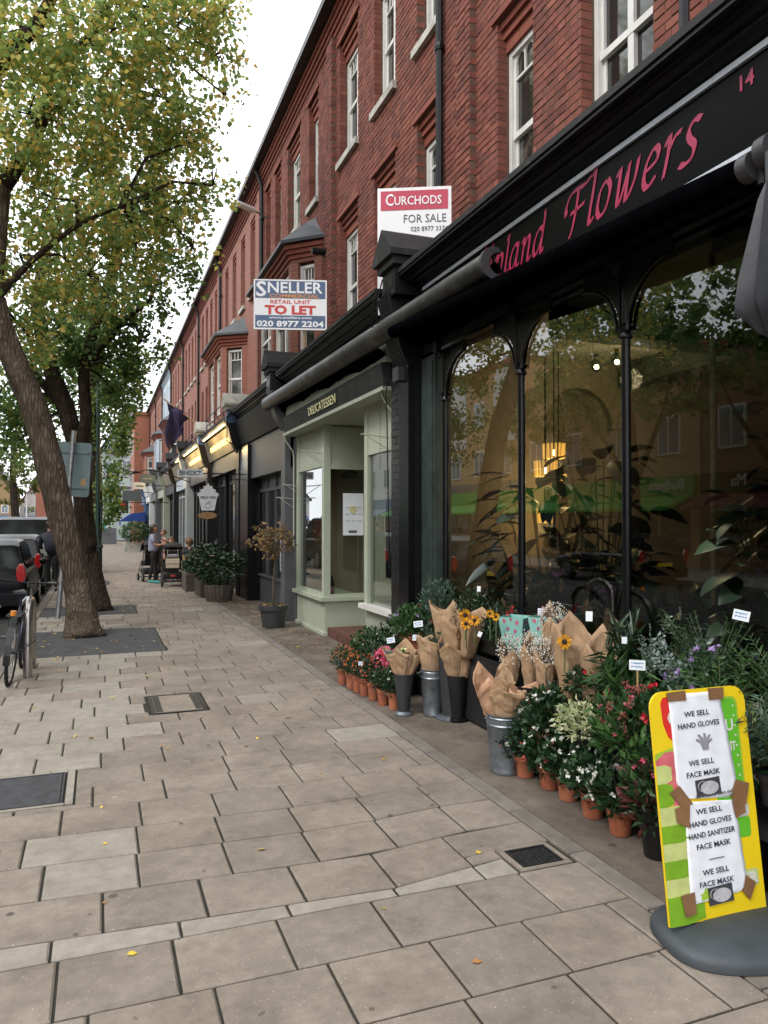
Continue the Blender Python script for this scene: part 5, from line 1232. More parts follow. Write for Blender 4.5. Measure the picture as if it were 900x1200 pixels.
lamp('street_lamp', 'white globe lamp far down the road above the cars', pt(31, 600, 70).x, pt(31, 600, 70).y, 7.2, 'white_paint', glob=True)
lamp('street_lamp', 'small grey lamp post far down the road', pt(50, 600, 85).x, pt(50, 600, 85).y, 6.5, 'grey_paint', arm=True)
t = thing('pillar_sign', 'dark post with pink panel standing by the far green lamp post', 'post', (.02, 31, 0))
MB().box(-.06, .1, 30.95, 31.1, 0, 3.4).build('post', 'navy_sign', t); MB().box(-.35, -.08, 30.97, 31.03, .5, 2.1).build('panel', 'board_crimson', t)
t = thing('far_aboard', 'small dark board with a turquoise top at the far end of the pavement', 'sign board', (.65, 62, 0))
MB().prism([(61.7, 0), (62.3, 0), (62.05, 1.25), (61.95, 1.25)], 0, .1, 1.3).build('board', 'grey_paint', t); MB().box(.0, .5, 61.6, 61.68, 1.15, 1.6).build('panel', 'shoe_teal', t)
# bike stand (steel hoop) and bicycle
t = thing('bike_stand', 'brushed steel cycle hoop in the paving at the left edge', 'cycle stand', (-.74, 9.1, 0))
hp = [(-.72, 9.1, -.02), (-.72, 9.1, .62)]+[(-.72, 9.1+.28*(1-cos(a)), .62+.2*sin(a)) for a in [pi*i/10 for i in range(1, 10)]]+[(-.72, 9.66, .62), (-.72, 9.66, -.02)]
MB().tube(hp, .048, 18).build('hoop', 'steel', t, smooth=True)
def bicycle(label, loc, rz, lean):
    t = thing('bicycle', label, 'bicycle', loc); t.rotation_euler = (0, 0, 0)
    T = Matrix.Translation(loc) @ Matrix.Rotation(rz, 4, 'Z') @ Matrix.Rotation(lean, 4, 'Y')
    def mb(): m = MB(); m.T = T; return m
    Rw = .345
    for i, y in enumerate((0, 1.05)):
        tr = [(0, y+Rw*cos(a), Rw+Rw*sin(a)) for a in [2*pi*k/32 for k in range(32)]]
        w_ = mb().tube(tr, .019, 8, closed=True).build('wheel', 'tyre', t, smooth=True)
        mb().tube([(0, y+(Rw-.03)*cos(a), Rw+(Rw-.03)*sin(a)) for a in [2*pi*k/32 for k in range(32)]], .011, 6, closed=True).build('rim', 'steel', w_, smooth=True)
        s = mb()
        for k in range(24): a = 2*pi*k/24; s.tube([(.02*(-1)**k, y+.02*cos(a+1), Rw+.02*sin(a+1)), (0, y+(Rw-.03)*cos(a), Rw+(Rw-.03)*sin(a))], .0016, 3, caps=False)
        s.build('spokes', 'chrome', w_); mb().tube([(-.04, y, Rw), (.04, y, Rw)], .025, 10).build('hub', 'dark_metal', w_, smooth=True)
        g = mb(); ar = [pi*(-.05)+pi*.85*k/10 for k in range(11)] if i == 0 else [pi*.1+pi*.6*k/10 for k in range(11)]
        ar = [pi*1.02-a for a in ar] if i == 0 else ar
        pv = [(y+(Rw+.035)*cos(a), Rw+(Rw+.035)*sin(a)) for a in ar]; p2 = [(y+(Rw+.03)*cos(a), Rw+(Rw+.03)*sin(a)) for a in reversed(ar)]
        g.prism([*pv, *p2], 0, -.032, .032); g.build('mudguard', 'black_plastic', t)
    BB, ST, HT, HB = (0, .43, .29), (0, .30, .80), (0, .86, .84), (0, .89, .70)
    f = mb(); f.tube([BB, (0, .27, .90)], .016, 8).tube([BB, HB], .018, 8).tube([ST, HT], .016, 8).tube([HT, HB], .02, 8)
    for s in (-.05, .05): f.tube([BB, (s, 0, Rw)], .01, 6).tube([ST, (s, 0, Rw)], .009, 6).tube([HB, (s, .96, .55), (s, 1.05, Rw)], .012, 6)
    f.build('frame', 'bike_blue', t, smooth=True)
    sd_ = mb(); sd_.prism([(-.075, .16), (.075, .16), (.03, .32), (.014, .44), (-.014, .44), (-.03, .32)], 2, .92, .965)
    so_ = sd_.build('saddle', 'black_plastic', t); bevel(so_, .012)
    h = mb(); h.tube([HT, (0, .845, .96), (0, .88, 1.0)], .013, 8).tube([(-.31, .80, 1.02), (-.2, .86, 1.01), (0, .88, 1.0), (.2, .86, 1.01), (.31, .80, 1.02)], .011, 8); h.build('handlebar', 'black_paint', t, smooth=True)
    for s in (-1, 1): mb().tube([(s*.31, .80, 1.02), (s*.21, .85, 1.013)], .017, 8).build('grip', 'black_plastic', t, smooth=True)
    c = mb(); c.tube([(.055, .43+.1*cos(a), .29+.1*sin(a)) for a in [2*pi*k/16 for k in range(16)]], .006, 5, closed=True).tube([(-.07, .43, .29), (.07, .43, .29)], .018, 8).tube([(.075, .43, .29), (.085, .50, .14)], .01, 6).tube([(-.075, .43, .29), (-.085, .36, .44)], .01, 6)
    c.box(.08, .17, .46, .55, .13, .155).box(-.17, -.08, .32, .41, .425, .45).build('crank', 'dark_metal', t)
    r_ = mb(); 
    for s in (-.06, .06): r_.tube([(s, -.22, .74), (s, .2, .74)], .006, 5).tube([(s, -.03, .74), (s*.9, 0, Rw)], .005, 5)
    for y in (-.22, -.1, .05, .2): r_.tube([(-.06, y, .74), (.06, y, .74)], .005, 5)
    r_.build('rear_rack', 'dark_metal', t); mb().lathe([(.001, 0), (.03, 0), (.03, .05), (.001, .05)], (0, -.2, .745), 10).build('rear_reflector', 'amber', t)
    cbm = mb(); cbm.tube([(.05, .1, .45), (.12, .2, .38), (.18, .35, .42), (.12, .5, .5)], .006, 5).tube([(0, .88, 1.0), (.05, .95, .9), (.02, .9, .75)], .004, 4).tube([(.2, .86, 1.01), (.1, .98, .95), (.02, .9, .8)], .004, 4); cbm.build('cables', 'dark_metal', t)
    return t
bicycle('black bicycle with rear rack leaning against the steel cycle hoop', (-.87, 8.75, 0), R(-2), R(5))

# ================================================================== CARS
def car(label, x, y, L, W, H, paint, roofp=None, suv=False, light='tail_red', pos_light=True, group='cars parked along the kerb'):
    """rear at y, heading +Y, centre x"""
    t = thing('parked_car', label, 'car', (x, y, -.12), group); z = -.12; w = W/2
    bl = z+H*.60; rf = z+H
    # stations along the length: y, half width, z low, z belt, z top, half width top
    prof = [(0.02, .90, .34, .50, .56), (.05, .96, .24, .56, .62), (.16, .99, .22, .60, .66), (.5, 1., .22, .6, .63), (L*.4, 1., .2, .59, .60), (L*.68, 1., .2, .585, .59), (L*.74, .99, .2, .56, .57), (L*.93, .94, .22, .48, .5), (L*.98, .86, .26, .42, .44), (L, .78, .32, .38, .4)]
    b = MB(); vs = []; 
    for (yy, kw, lo, be, tp) in prof:
        ww = w*kw
        for (a, zz) in ((-.82, lo*H), (-.97, lo*H+.07), (-1., (lo+be)/2*H), (-.985, be*H-.05), (-.93, be*H+.02), (-.6, tp*H+.02), (0, tp*H+.03), (.6, tp*H+.02), (.93, be*H+.02), (.985, be*H-.05), (1., (lo+be)/2*H), (.97, lo*H+.07), (.82, lo*H)): vs.append((x+a*ww, y+yy, z+zz))
    n = 13; fs = [(i*n+k, i*n+(k+1) % n, (i+1)*n+(k+1) % n, (i+1)*n+k) for i in range(len(prof)-1) for k in range(n)]
    fs += [tuple(range(n)), tuple((len(prof)-1)*n+k for k in range(n-1, -1, -1))]
    b._add(vs, fs); bo = b.build('body', paint, t, smooth='all')
    # cabin
    y0, y1, y2, y3 = .10, (.42 if suv else .55), L*.46, L*.70
    cb_ = MB(); k = .93; kt = .76 if not suv else .8
    ring = [(y0, bl, k), (y1-.18, rf-.1, kt+.03), (y1+.1, rf-.02, kt), (y2, rf, kt), (y2+.2, rf-.04, kt), (y3, bl-.04, k)]
    low = [(y0, bl-.08), (y1-.18, bl-.08), (y1+.1, bl-.08), (y2, bl-.08), (y2+.2, bl-.08), (y3, bl-.1)]
    vs = []
    for (yy, zz, kk), (_, zl) in zip(ring, low):
        for a, q in ((-k, zl), (-kk, zz-.03 if zz > bl else zz), (-kk*.85, zz), (kk*.85, zz), (kk, zz-.03 if zz > bl else zz), (k, zl)): vs.append((x+a*w, y+yy, q))
    cb_._add(vs, [(i*6+j, i*6+j+1, (i+1)*6+j+1, (i+1)*6+j) for i in range(5) for j in range(5)]); cb_.build('cabin', roofp or paint, t, smooth=True)
    # glass: rear screen and side windows, standing 6 mm proud
    def lerp(a, b, q): return a+(b-a)*q
    g = MB(); p0 = (y+y0-.012, bl+.05); p1 = (y+y1-.2, rf-.13)
    g._add([(x-w*(k-.07), p0[0], p0[1]), (x+w*(k-.07), p0[0], p0[1]), (x+w*(kt-.02), p1[0]-.012, p1[1]), (x-w*(kt-.02), p1[0]-.012, p1[1])], [(0, 1, 2, 3)]); g.build('rear_window', 'car_glass', t)
    for s in (-1, 1):
        g = MB()
        for a, c in ((y1-.02, L*.24), (L*.255, L*.43), (L*.445, y3-.34)):
            def X(zz): return x+s*(w*lerp(k, kt, max(0, (zz-bl)/(rf-bl)))+.008)
            z0_, z1_ = bl+.03, rf-.11; ca = c if c < y3-.4 else c-.28
            g._add([(X(z0_), y+a-.1 if a == y1-.02 else y+a, z0_), (X(z0_), y+c, z0_), (X(z1_), y+ca, z1_), (X(z1_), y+a, z1_)], [(0, 1, 2, 3)])
        stuff(g.build('side_glass', 'car_glass', t))
        for yy in (L*.19, L*.8):
            q = MB(); r_ = H*.215; q.tube([(x+s*(w-.20), y+yy, z+r_), (x+s*(w-.005), y+yy, z+r_)], r_, 24); wh = q.build('wheel', 'tyre', t, smooth=True)
            MB().tube([(x+s*(w-.01), y+yy, z+r_), (x+s*(w+.006), y+yy, z+r_)], r_*.66, 20).build('rim', 'rim', wh, smooth=True)
            MB().tube([(x+s*(w-.06), y+yy+(r_+.03)*cos(a), z+r_+(r_+.03)*sin(a)) for a in [pi*i/12 for i in range(13)]], .03, 6).build('wheel_arch', 'black_plastic', t, smooth=True)
        l_ = MB(); lx = x+s*w*.88; lz = z+H*.45
        if suv: l_.box(lx-.06, lx+.07, y-.02, y+.06, lz-.1, lz+.3)
        else: lx = x+s*w*.86; lz += .09; l_.lathe([(.001, -.03), (.075, -.028), (.085, -.005), (.09, .04)], (0, 0, 0), 16, sx=.95, sy=2.2); l_.v = [(lx+p[0], y+.0+p[2]*.8, lz+.09+p[1]) for p in l_.v]
        lo_ = l_.build('tail_light', light, t, smooth=True)
        if not suv: MB().tube([(lx+.095*cos(a), y+.0, lz+.09+.2*sin(a)) for a in [2*pi*i/20 for i in range(20)]], .01, 6, closed=True).build('light_bezel', 'chrome', t, smooth=True)
        m_ = MB().ball((x+s*(w+.11), y+L*.66, bl+.08), .09, 8, sy=.7, sz=.8).build('door_mirror', paint, t, smooth='all')
    bp_ = MB().box(x-w*.92, x+w*.92, y-.04, y+.14, z+H*.16, z+H*.34).build('rear_bumper', paint if not suv else 'black_plastic', t); bevel(bp_, .03, 3)
    MB().box(x-w*.94, x+w*.94, y-.05, y+.02, z+H*.335, z+H*.35).build('bumper_strip', 'black_gloss', t)
    MB().box(x-.26, x+.26, y-.055, y-.04, z+H*.38, z+H*.38+.11).build('number_plate', 'plate_yellow', t)
    MB().tube([(x+w*.45, y-.06, z+.26), (x+w*.45, y+.1, z+.26)], .035, 10).build('exhaust', 'chrome', t, smooth=True)
    MB().box(x-.3, x+.3, y-.03, y+.01, z+H*.50, z+H*.53).build('boot_handle', 'chrome', t)
    MB().tube([(x-w*.97, y+.3, bl-.03), (x-w*.99, y+L*.4, bl-.01)], .006, 5).tube([(x+w*.97, y+.3, bl-.03), (x+w*.99, y+L*.4, bl-.01)], .006, 5).build('waist_trim', 'chrome', t)
    return t
car('small black parked car nearest, oval red tail light above the bicycle', -2.1, 15.6, 3.8, 1.72, 1.48, 'car_black')
car('second black parked car with grey glass between the small car and the tall dark one', -2.15, 20.3, 4.1, 1.76, 1.5, 'car_black')
car('tall dark boxy parked car by the leaning sign pole', -2.15, 26.0, 4.6, 1.95, 2.0, 'car_black', suv=True)
car('white parked car just ahead of the tall dark one', -2.2, 34.0, 4.3, 1.8, 1.45, 'car_white')
car('silver parked car farther along the kerb', -2.2, 40, 4.3, 1.8, 1.5, 'rim')
car('dark parked car far along the kerb', -2.2, 47, 4.3, 1.8, 1.5, 'car_grey')
car('pale car on the far side of the road', -7.5, 52, 4.3, 1.8, 1.5, 'car_white', group='cars on the far side')
car('black car parked across the road left of the viewpoint', -8.6, 17, 4.3, 1.8, 1.5, 'car_black', group='cars on the far side')
# man in dark clothes standing by the cars behind the sign pole is built with the people
# litter of leaves
P = []
for i in range(520):
    r_ = random.random()
    if r_ < .45: P.append((U(2.45, 3.1), U(9.5, 16.8), 0))
    elif r_ < .7: P.append((U(-.9, .9), U(10, 17), 0))
    elif r_ < .85: P.append((-1.15-abs(random.gauss(0, .35)), U(9, 24), -.11))
    else: P.append((U(-.9, 2.9), U(4, 14), 0))
P = np.array(P); dd = RNG.normal(size=(len(P), 3)); dd[:, 2] = 0.02
def flatleaves(name, P, size, mt, parent=None):
    n = len(P); a = RNG.uniform(0, 2*pi, n); s = size*RNG.uniform(.6, 1.3, n); V = []
    for i in range(n):
        x, y, z = P[i]; c, d = cos(a[i])*s[i], sin(a[i])*s[i]; h = U(.002, .012)
        V += [(x-c, y-d, z+.003), (x+d*.5, y-c*.5, z+.003+h), (x+c, y+d, z+.004+h*.6), (x-d*.5, y+c*.5, z+.004)]
    i = np.arange(n)[:, None]*4
    return npmesh(name, np.array(V), np.concatenate([np.stack([i[:, 0], i[:, 0]+1, i[:, 0]+2], 1), np.stack([i[:, 0], i[:, 0]+2, i[:, 0]+3], 1)]), mt, parent)
tag(flatleaves('fallen_leaves', P, .028, 'leaf_litter'), 'scatter of small brown and orange fallen leaves on the pavement and gutter', 'leaves', kind='stuff')
for (px, py, s, mt, lb) in ((157, 1115, .035, 'leaf_yellow', 'bright yellow fallen leaf nearest the viewer below the narrow pale strip'), (307, 994, .03, 'leaf_yellow', 'curled yellow leaf in the middle of the pavement'), (125, 987, .022, 'leaf_yellow', 'small yellow leaf left of the curled one'),
     (125, 1055, .018, 'leaf_rust', 'rusty small leaf above the narrow pale strip'), (213, 963, .02, 'leaf_rust', 'crumpled brown leaf near the middle left of the paving'), (245, 873, .022, 'leaf_rust', 'brown curled leaf beyond the crumpled one'), (302, 865, .016, 'leaf_yellow', 'tiny yellow leaf near the terracotta pots side'), (558, 1124, .03, 'leaf_rust', 'flattened rusty leaf stuck low between the small cover and the viewer'), (560, 998, .02, 'leaf_yellow', 'yellow leaf left of the small square cover'), (450, 1062, .02, 'leaf_yellow', 'yellow leaf on the strip line near centre')):
    d = 1.7*880/(py-612); p = pt(px, py, d); o_ = flatleaves('fallen_leaf', [(p.x, p.y, .0)], s, mt); tag(o_, lb, 'leaf', 'single fallen leaves')
# ================================================================== FLOWER DISPLAY
def gp(px, py, z=0): return pt(px, py, (1.7-z)*880/(py-612))
def wp(px, py, X):
    u = (px-450)/880; d = X/(sin(YAW)+cos(YAW)*u); return pt(px, py, d)
bn = thing('display_bench', 'low black tiered bench carrying the plants under the flower shop window', 'bench', (2.95, 4.6, 0))
for y0, y1, z in ((2.0, 3.55, .34), (3.6, 4.5, .26), (5.2, 6.95, .42)):
    if y0 < 5: MB().box(2.72, 2.95, y0, y1, z-.03, z).build('shelf', 'black_rough', bn); MB().box(2.955, 3.11, y0, y1, z+.17, z+.2).build('shelf', 'black_rough', bn)
    for y in (y0+.05, y1-.09):
        if y0 < 5: MB().box(2.74, 2.78, y, y+.04, 0, z-.031).build('leg', 'black_rough', bn)
        MB().box(3.05, 3.09, y, y+.04, 0, z+.169).build('leg', 'black_rough', bn)
    MB().box(2.955, 2.975, y0, y1, .02, z+.168).build('riser_board', 'black_rough', bn)
MB().box(3.0, 3.1, 3.0, 6.9, .62, .72).build('window_crate', 'black_plastic', bn)
def potmb(x, y, z, r, h):
    return MB().lathe([(.001, 0), (r*.76, 0), (r*.93, h*.78), (r*1.05, h*.785), (r*1.08, h), (r*.97, h), (r*.9, h*.86), (.001, h*.86)], (x, y, z), 20)
def blooms(c, r, n, size, mt, t, name='flowers', petals=5):
    """small open flowers of several petals, over the outside of a crown"""
    P = []; D = []
    for i in range(n):
        p = Vector(blobpts(c, r, 1, .93)[0])
        if p.z < c[2]-r[2]*.4: p.z = c[2]+abs(p.z-c[2])
        if p.x > c[0]+r[0]*.3 and random.random() < .8: p.x = 2*c[0]-p.x
        nrm = (p-Vector(c)).normalized(); a = nrm.orthogonal().normalized(); b = nrm.cross(a); ph = U(0, 6)
        for k in range(petals):
            q = ph+2*pi*k/petals; P.append(p+nrm*.008); D.append(tuple((a*cos(q)+b*sin(q))*1.+nrm*.45))
    return stuff(leaves(name, [tuple(p) for p in P], size, mt, t, asp=.85, dirs=D, svar=.2))
def potted(name, label, x, y, z, pr, ph, pm, fr, fh, n, ls, lm, fl=(), group=None, cat='plant', asp=.55, droop=.1, stems=True, lean=(0, 0)):
    t = thing(name, label, cat, (x, y, z), group)
    if ph:
        p_ = potmb(x, y, z, pr, ph).build('pot', pm, t, smooth=True); MB().lathe([(.001, 0), (pr*.9, 0)], (x, y, z+ph*.87), 14).build('soil', 'soil', t)
    c = (x+lean[0], y+lean[1], z+ph+fh*.42); rr = (fr, fr, fh*.58)
    P = blobpts(c, rr, n, .35); D = (P-np.array((x, y, z+ph*.8))); D /= np.linalg.norm(D, axis=1)[:, None]; D[:, 2] -= droop
    D = D+RNG.normal(size=D.shape)*.45
    stuff(leaves('foliage', P, ls, lm, t, asp=asp, dirs=D))
    if stems:
        s = MB()
        for k in range(12):
            e = blobpts(c, rr, 1, .8)[0]; s.tube([(x+U(-.02, .02), y+U(-.02, .02), z+ph*.85), ((x+e[0])/2, (y+e[1])/2, (z+ph+e[2])/2+.02), tuple(e)], [.004, .003, .0015], 4, caps=False)
        stuff(s.build('stems', 'twig', t, recalc=False))
    for f in fl:
        if f[0] == 'berry':
            b = MB()
            for k in range(f[1]):
                e = Vector(blobpts(c, rr, 1, .9)[0])
                if e.z < c[2]-.04: e.z = 2*c[2]-e.z
                b.ball(tuple(e), .0085, 5)
            stuff(b.build('berries', 'berry', t, smooth='all', recalc=False))
        else: blooms(c, rr, f[1], f[2], f[0], t)
    return t
# berry pots along the edge
bp = [(402, 801, 'leftmost terracotta pot of orange berries in the edge row'), (412, 806, 'second terracotta pot of orange berries from the left'), (420, 810, 'third terracotta pot of orange berries, half behind its neighbours'), (428, 814, 'terracotta pot of orange berries in front of the small white card'), (438, 819, 'berry pot standing just left of the pots with pale flowers')]
for px, py, lb in bp: p = gp(px, py); potted('berry_plant', lb, p.x, p.y, 0, .062, .17, 'terracotta', .13, .24, 420, .034, 'lf_dark', [('berry', 46)], 'terracotta pots of orange berries', asp=.4)
for px, py, lb in ((449, 825, 'terracotta pot with small pink and white flowers beside the berry pots'), (462, 830, 'terracotta pot with small pale flowers right against the dark grey cone vase')):
    p = gp(px, py); potted('azalea_plant', lb, p.x, p.y, 0, .06, .15, 'terracotta', .11, .2, 300, .038, 'lf_dark', [('petal_pink' if px < 455 else 'petal_white', 7, .018)], 'small azaleas in terracotta')
# azaleas in front of the bench
az = [(612, 908, 'petal_coral', 'azalea with coral buds beside the front zinc bucket'), (640, 922, 'petal_coral', 'azalea with coral and few white buds, second in the front row', ), (662, 935, 'petal_white', 'white budded azalea in the middle of the front row'), (690, 955, 'petal_white', 'white budded azalea left of the last terracotta pot'), (722, 975, 'petal_white', 'white flowered azalea nearest the viewer, its terracotta pot fully visible')]
for px, py, fm, lb in az:
    p = gp(px, py); potted('azalea_plant', lb, p.x+.02, p.y, 0, .073, .14, 'terracotta', .17, .25, 620, .048, 'lf_dark', [(fm, 7, .022), ('petal_white', 6, .02)], 'azaleas in the front row')
p = gp(768, 1000); potted('skimmia_plant', 'dark bronze leaved plant in a black pot right behind the yellow sign board', p.x, p.y, 0, .085, .18, 'black_plastic', .16, .34, 380, .07, 'lf_red', [('petal_pink', 3, .018)], asp=.42)
# second row
potted('azalea_plant', 'white flowered azalea standing behind the front zinc bucket', 2.72, 4.18, .2, .08, .15, 'terracotta', .17, .24, 620, .048, 'lf_dark', [('petal_white', 12, .026)])
potted('azalea_plant', 'dark azalea with few red flowers behind the cream leaved plant', 2.98, 4.0, .46, .08, .13, 'terracotta', .2, .2, 700, .045, 'lf_dark', [('petal_red', 4, .02), ('petal_white', 2, .02)])
potted('azalea_plant', 'green filler azalea under the big paper bouquets', 2.84, 4.3, .26, .08, .13, 'black_plastic', .18, .22, 560, .045, 'lf_dark')
potted('variegated_plant', 'cream white leaved trailing plant in the middle of the plant display', 2.74, 3.78, .32, .09, .11, 'black_plastic', .19, .2, 750, .036, 'lf_cream', [], asp=.4, droop=.5)
potted('skimmia_plant', 'large skimmia with dark red flower clusters left of the yellow sign board', 2.72, 3.36, .3, .1, .14, 'black_plastic', .22, .32, 460, .072, 'lf_mid', [('petal_pink', 4, .02)], asp=.45)
P = blobpts((2.72, 3.36, .66), (.2, .2, .14), 16, .85)
rd = MB()
for q in P:
    for k in range(14): e = Vector(q)+Vector((U(-.018, .018), U(-.018, .018), U(0, .05))); rd.ball(tuple(e), .007, 4)
stuff(rd.build('flower_buds', 'bud_red', bpy.data.objects['skimmia_plant.001'], recalc=False))
potted('geranium_plant', 'pink flowered plant tucked beside the left edge of the sign board', 2.66, 3.12, .12, .08, .14, 'black_plastic', .15, .36, 300, .05, 'lf_mid', [('petal_pink', 8, .022)])
# left group
potted('rose_plant', 'terracotta bowl of green leaves with purple pink roses near the delicatessen sill', 2.93, 6.75, .42, .15, .18, 'terracotta', .30, .30, 900, .05, 'lf_mid', [('petal_pink', 4, .03), ('petal_lilac', 6, .022)])
potted('rose_plant', 'smaller terracotta pot just behind the rose bowl at its left', 2.96, 7.12, .44, .1, .16, 'terracotta', .16, .2, 420, .045, 'lf_mid', [('petal_purple', 3, .028)])
potted('ivy_plant', 'bushy pale and dark green ivy at the brick step', 2.78, 7.65, .02, .11, .2, 'black_plastic', .25, .34, 750, .045, 'lf_mid')
potted('ivy_plant', 'dark bush behind the berry pots with tiny white buds', 2.72, 7.15, .06, .11, .18, 'black_plastic', .25, .42, 850, .042, 'lf_dark', [('petal_white', 5, .018)])
potted('ivy_plant', 'dark trailing bush below the terracotta rose bowl', 2.86, 6.9, .0, .12, .2, 'black_plastic', .22, .36, 600, .045, 'lf_dark')
cy_ = potted('cyclamen_plant', 'bright pink and red cyclamen flowers in clear wrap above the berry pots', 2.62, 6.78, .16, .08, .12, 'black_plastic', .13, .2, 120, .05, 'lf_bluegreen', [('petal_pink', 42, .04), ('petal_red', 16, .036)])
potted('laurel_bush', 'dark leafy bush against the black brick pillar', 3.04, 6.5, .64, .08, .1, 'black_plastic', .2, .42, 1000, .04, 'lf_bluegreen', [], asp=.4)
potted('laurel_bush', 'dark feathery bush below the left flower shop pane', 3.06, 5.85, .64, .07, .1, 'black_plastic', .17, .38, 800, .034, 'lf_dark', [], asp=.4)
potted('laurel_bush', 'low dark bush in front of the first iron post', 3.06, 5.35, .62, .07, .1, 'black_plastic', .16, .32, 600, .036, 'lf_dark', [], asp=.4)
# right side
def spray(name, label, base, n, h, r, ls, mt, asp=.16, per=16, curve=.4, fl=None, group=None, pot=True, ld=1.):
    t = thing(name, label, 'plant', base, group); x, y, z = base; s = MB(); P = []; D = []
    for i in range(n):
        q = U(0, 2*pi); rr = r*U(.3, 1); hh = h*U(.6, 1); e = Vector((x+rr*cos(q), y+rr*sin(q), z+hh)); m_ = Vector((x+rr*.3*cos(q), y+rr*.3*sin(q), z+hh*.6))
        s.tube([(x, y, z+.05), m_, e], [.004, .003, .0012], 4, caps=False); tang = (e-m_).normalized(); side = tang.cross(Vector((U(-1, 1), U(-1, 1), U(-1, 1)))).normalized()
        for k in range(per):
            f = .25+.75*k/per; p = m_.lerp(e, (f-.4)/.6) if f > .4 else Vector((x, y, z+.05)).lerp(m_, f/.4)
            P.append(tuple(p)); D.append(tuple(side*(1 if k % 2 else -1)*ld+tang*.8+Vector((0, 0, -curve*.3))))
    stuff(s.build('stems', 'stem', t, recalc=False)); stuff(leaves('foliage', P, ls, mt, t, asp=asp, dirs=D))
    if pot: potmb(x, y, z-.05, .09, .14).build('pot', 'black_plastic', t, smooth=True)
    if fl: blooms((x, y, z+h*.75), (r*.9, r*.9, h*.35), fl[1], fl[2], fl[0], t)
    return t
spray('palm_plant', 'spiky small palm behind the handwritten card on a stick', (2.95, 3.74, .5), 14, .38, .24, .12, 'lf_mid', asp=.10, per=20)
spray('palm_plant', 'dark narrow leaved palm against the window right of the paper bouquets', (3.04, 3.86, .6), 9, .52, .2, .14, 'lf_dark', asp=.10, per=14)
spray('silver_plant', 'silvery grey leaved plant in front of the right window', (2.96, 3.2, .6), 38, .5, .22, .03, 'lf_silver', asp=.6, per=22)
spray('silver_plant', 'thin silvery sprigs rising left of the silver leaved plant', (3.02, 3.55, .62), 8, .55, .12, .024, 'lf_silver', asp=.6, per=24)
spray('rosemary_plant', 'dark green needled shrub behind the silver leaved plant', (3.03, 3.1, .62), 40, .62, .3, .04, 'lf_dark', asp=.2, per=26)
spray('rosemary_plant', 'green needled shrub along the window at the right edge', (3.03, 2.6, .62), 44, .55, .3, .042, 'lf_mid', asp=.2, per=26)
spray('scabious_plant', 'leafy green plant with lilac flowers above the yellow sign board', (2.84, 2.85, .55), 40, .5, .28, .045, 'lf_mid', asp=.4, per=16, fl=('petal_lilac', 9, .022))
spray('lavender_plant', 'feathery pale green plant with lilac tips at the right edge', (2.82, 2.5, .5), 46, .46, .26, .06, 'lf_bluegreen', asp=.14, per=20, fl=('petal_lilac', 4, .018))
potted('geranium_plant', 'single bright red flower head above the left corner of the sign board', 2.8, 3.13, .48, .07, .1, 'black_plastic', .16, .28, 320, .045, 'lf_dark', [('petal_red', 3, .035)])
potted('variegated_plant', 'green and cream variegated shrub right of the sign board', 2.98, 2.66, .40, .1, .12, 'black_plastic', .20, .34, 420, .055, 'lf_cream', [], asp=.42)
potted('euonymus_plant', 'dark green shrub low behind the sign board', 2.84, 2.84, .34, .11, .12, 'black_plastic', .27, .32, 760, .05, 'lf_dark')
potted('euonymus_plant', 'glossy dark shrub low at the right edge behind the sign', 3.0, 2.3, .36, .12, .12, 'black_plastic', .22, .5, 700, .055, 'lf_mid')
for y in (2.28, 2.62):
    t = thing('stacked_pot', 'large black pot on the ground behind the sign, %s one' % ('nearer' if y < 2.5 else 'farther'), 'pot', (2.9, y, 0)); potmb(2.9, y+.12, 0, .15, .32).build('pot_wall', 'black_plastic', t, smooth=True); MB().lathe([(.001, 0), (.13, 0)], (2.9, y+.12, .27), 14).build('soil', 'soil', t)

# ---------------------------------------------------------------- vases and buckets
def cone_vase(name, label, p, h, r0, r1, mt, base='zinc', br=.085):
    t = thing(name, label, 'vase', p); MB().lathe([(.001, .02), (r0, .02), (r1, h), (r1-.006, h), (r0-.004, .05), (.001, .05)], p, 24).build('vase_wall', mt, t, smooth=True)
    MB().lathe([(.001, 0), (br, 0), (br, .012), (r0+.012, .03), (.001, .03)], p, 24).build('foot_disc', base, t, smooth=True); return t
def bucket(label, p, h, r0, r1):
    t = thing('zinc_bucket', label, 'bucket', p)
    MB().lathe([(.001, 0), (r0, 0), (r0+.003, .012), (r0, .022), (r0+(r1-r0)*.8, h*.8), (r0+(r1-r0)*.8+.007, h*.82), (r0+(r1-r0)*.84, h*.84), (r0+(r1-r0)*.93, h*.93), (r0+(r1-r0)*.93+.006, h*.945), (r1, h*.96), (r1+.007, h), (r1-.003, h), (r0-.004, .03), (.001, .03)], p, 28).build('bucket_wall', 'zinc', t, smooth=True)
    for s in (-1, 1):
        MB().tube([(p.x+s*(r1+.0), p.y, h*.97), (p.x+s*(r1+.03), p.y-.01, h*.93), (p.x+s*(r1+.02), p.y-.01, h*.86), (p.x+s*(r1-.006), p.y, h*.84)], .005, 6).build('handle', 'zinc', t, smooth=True)
    return t
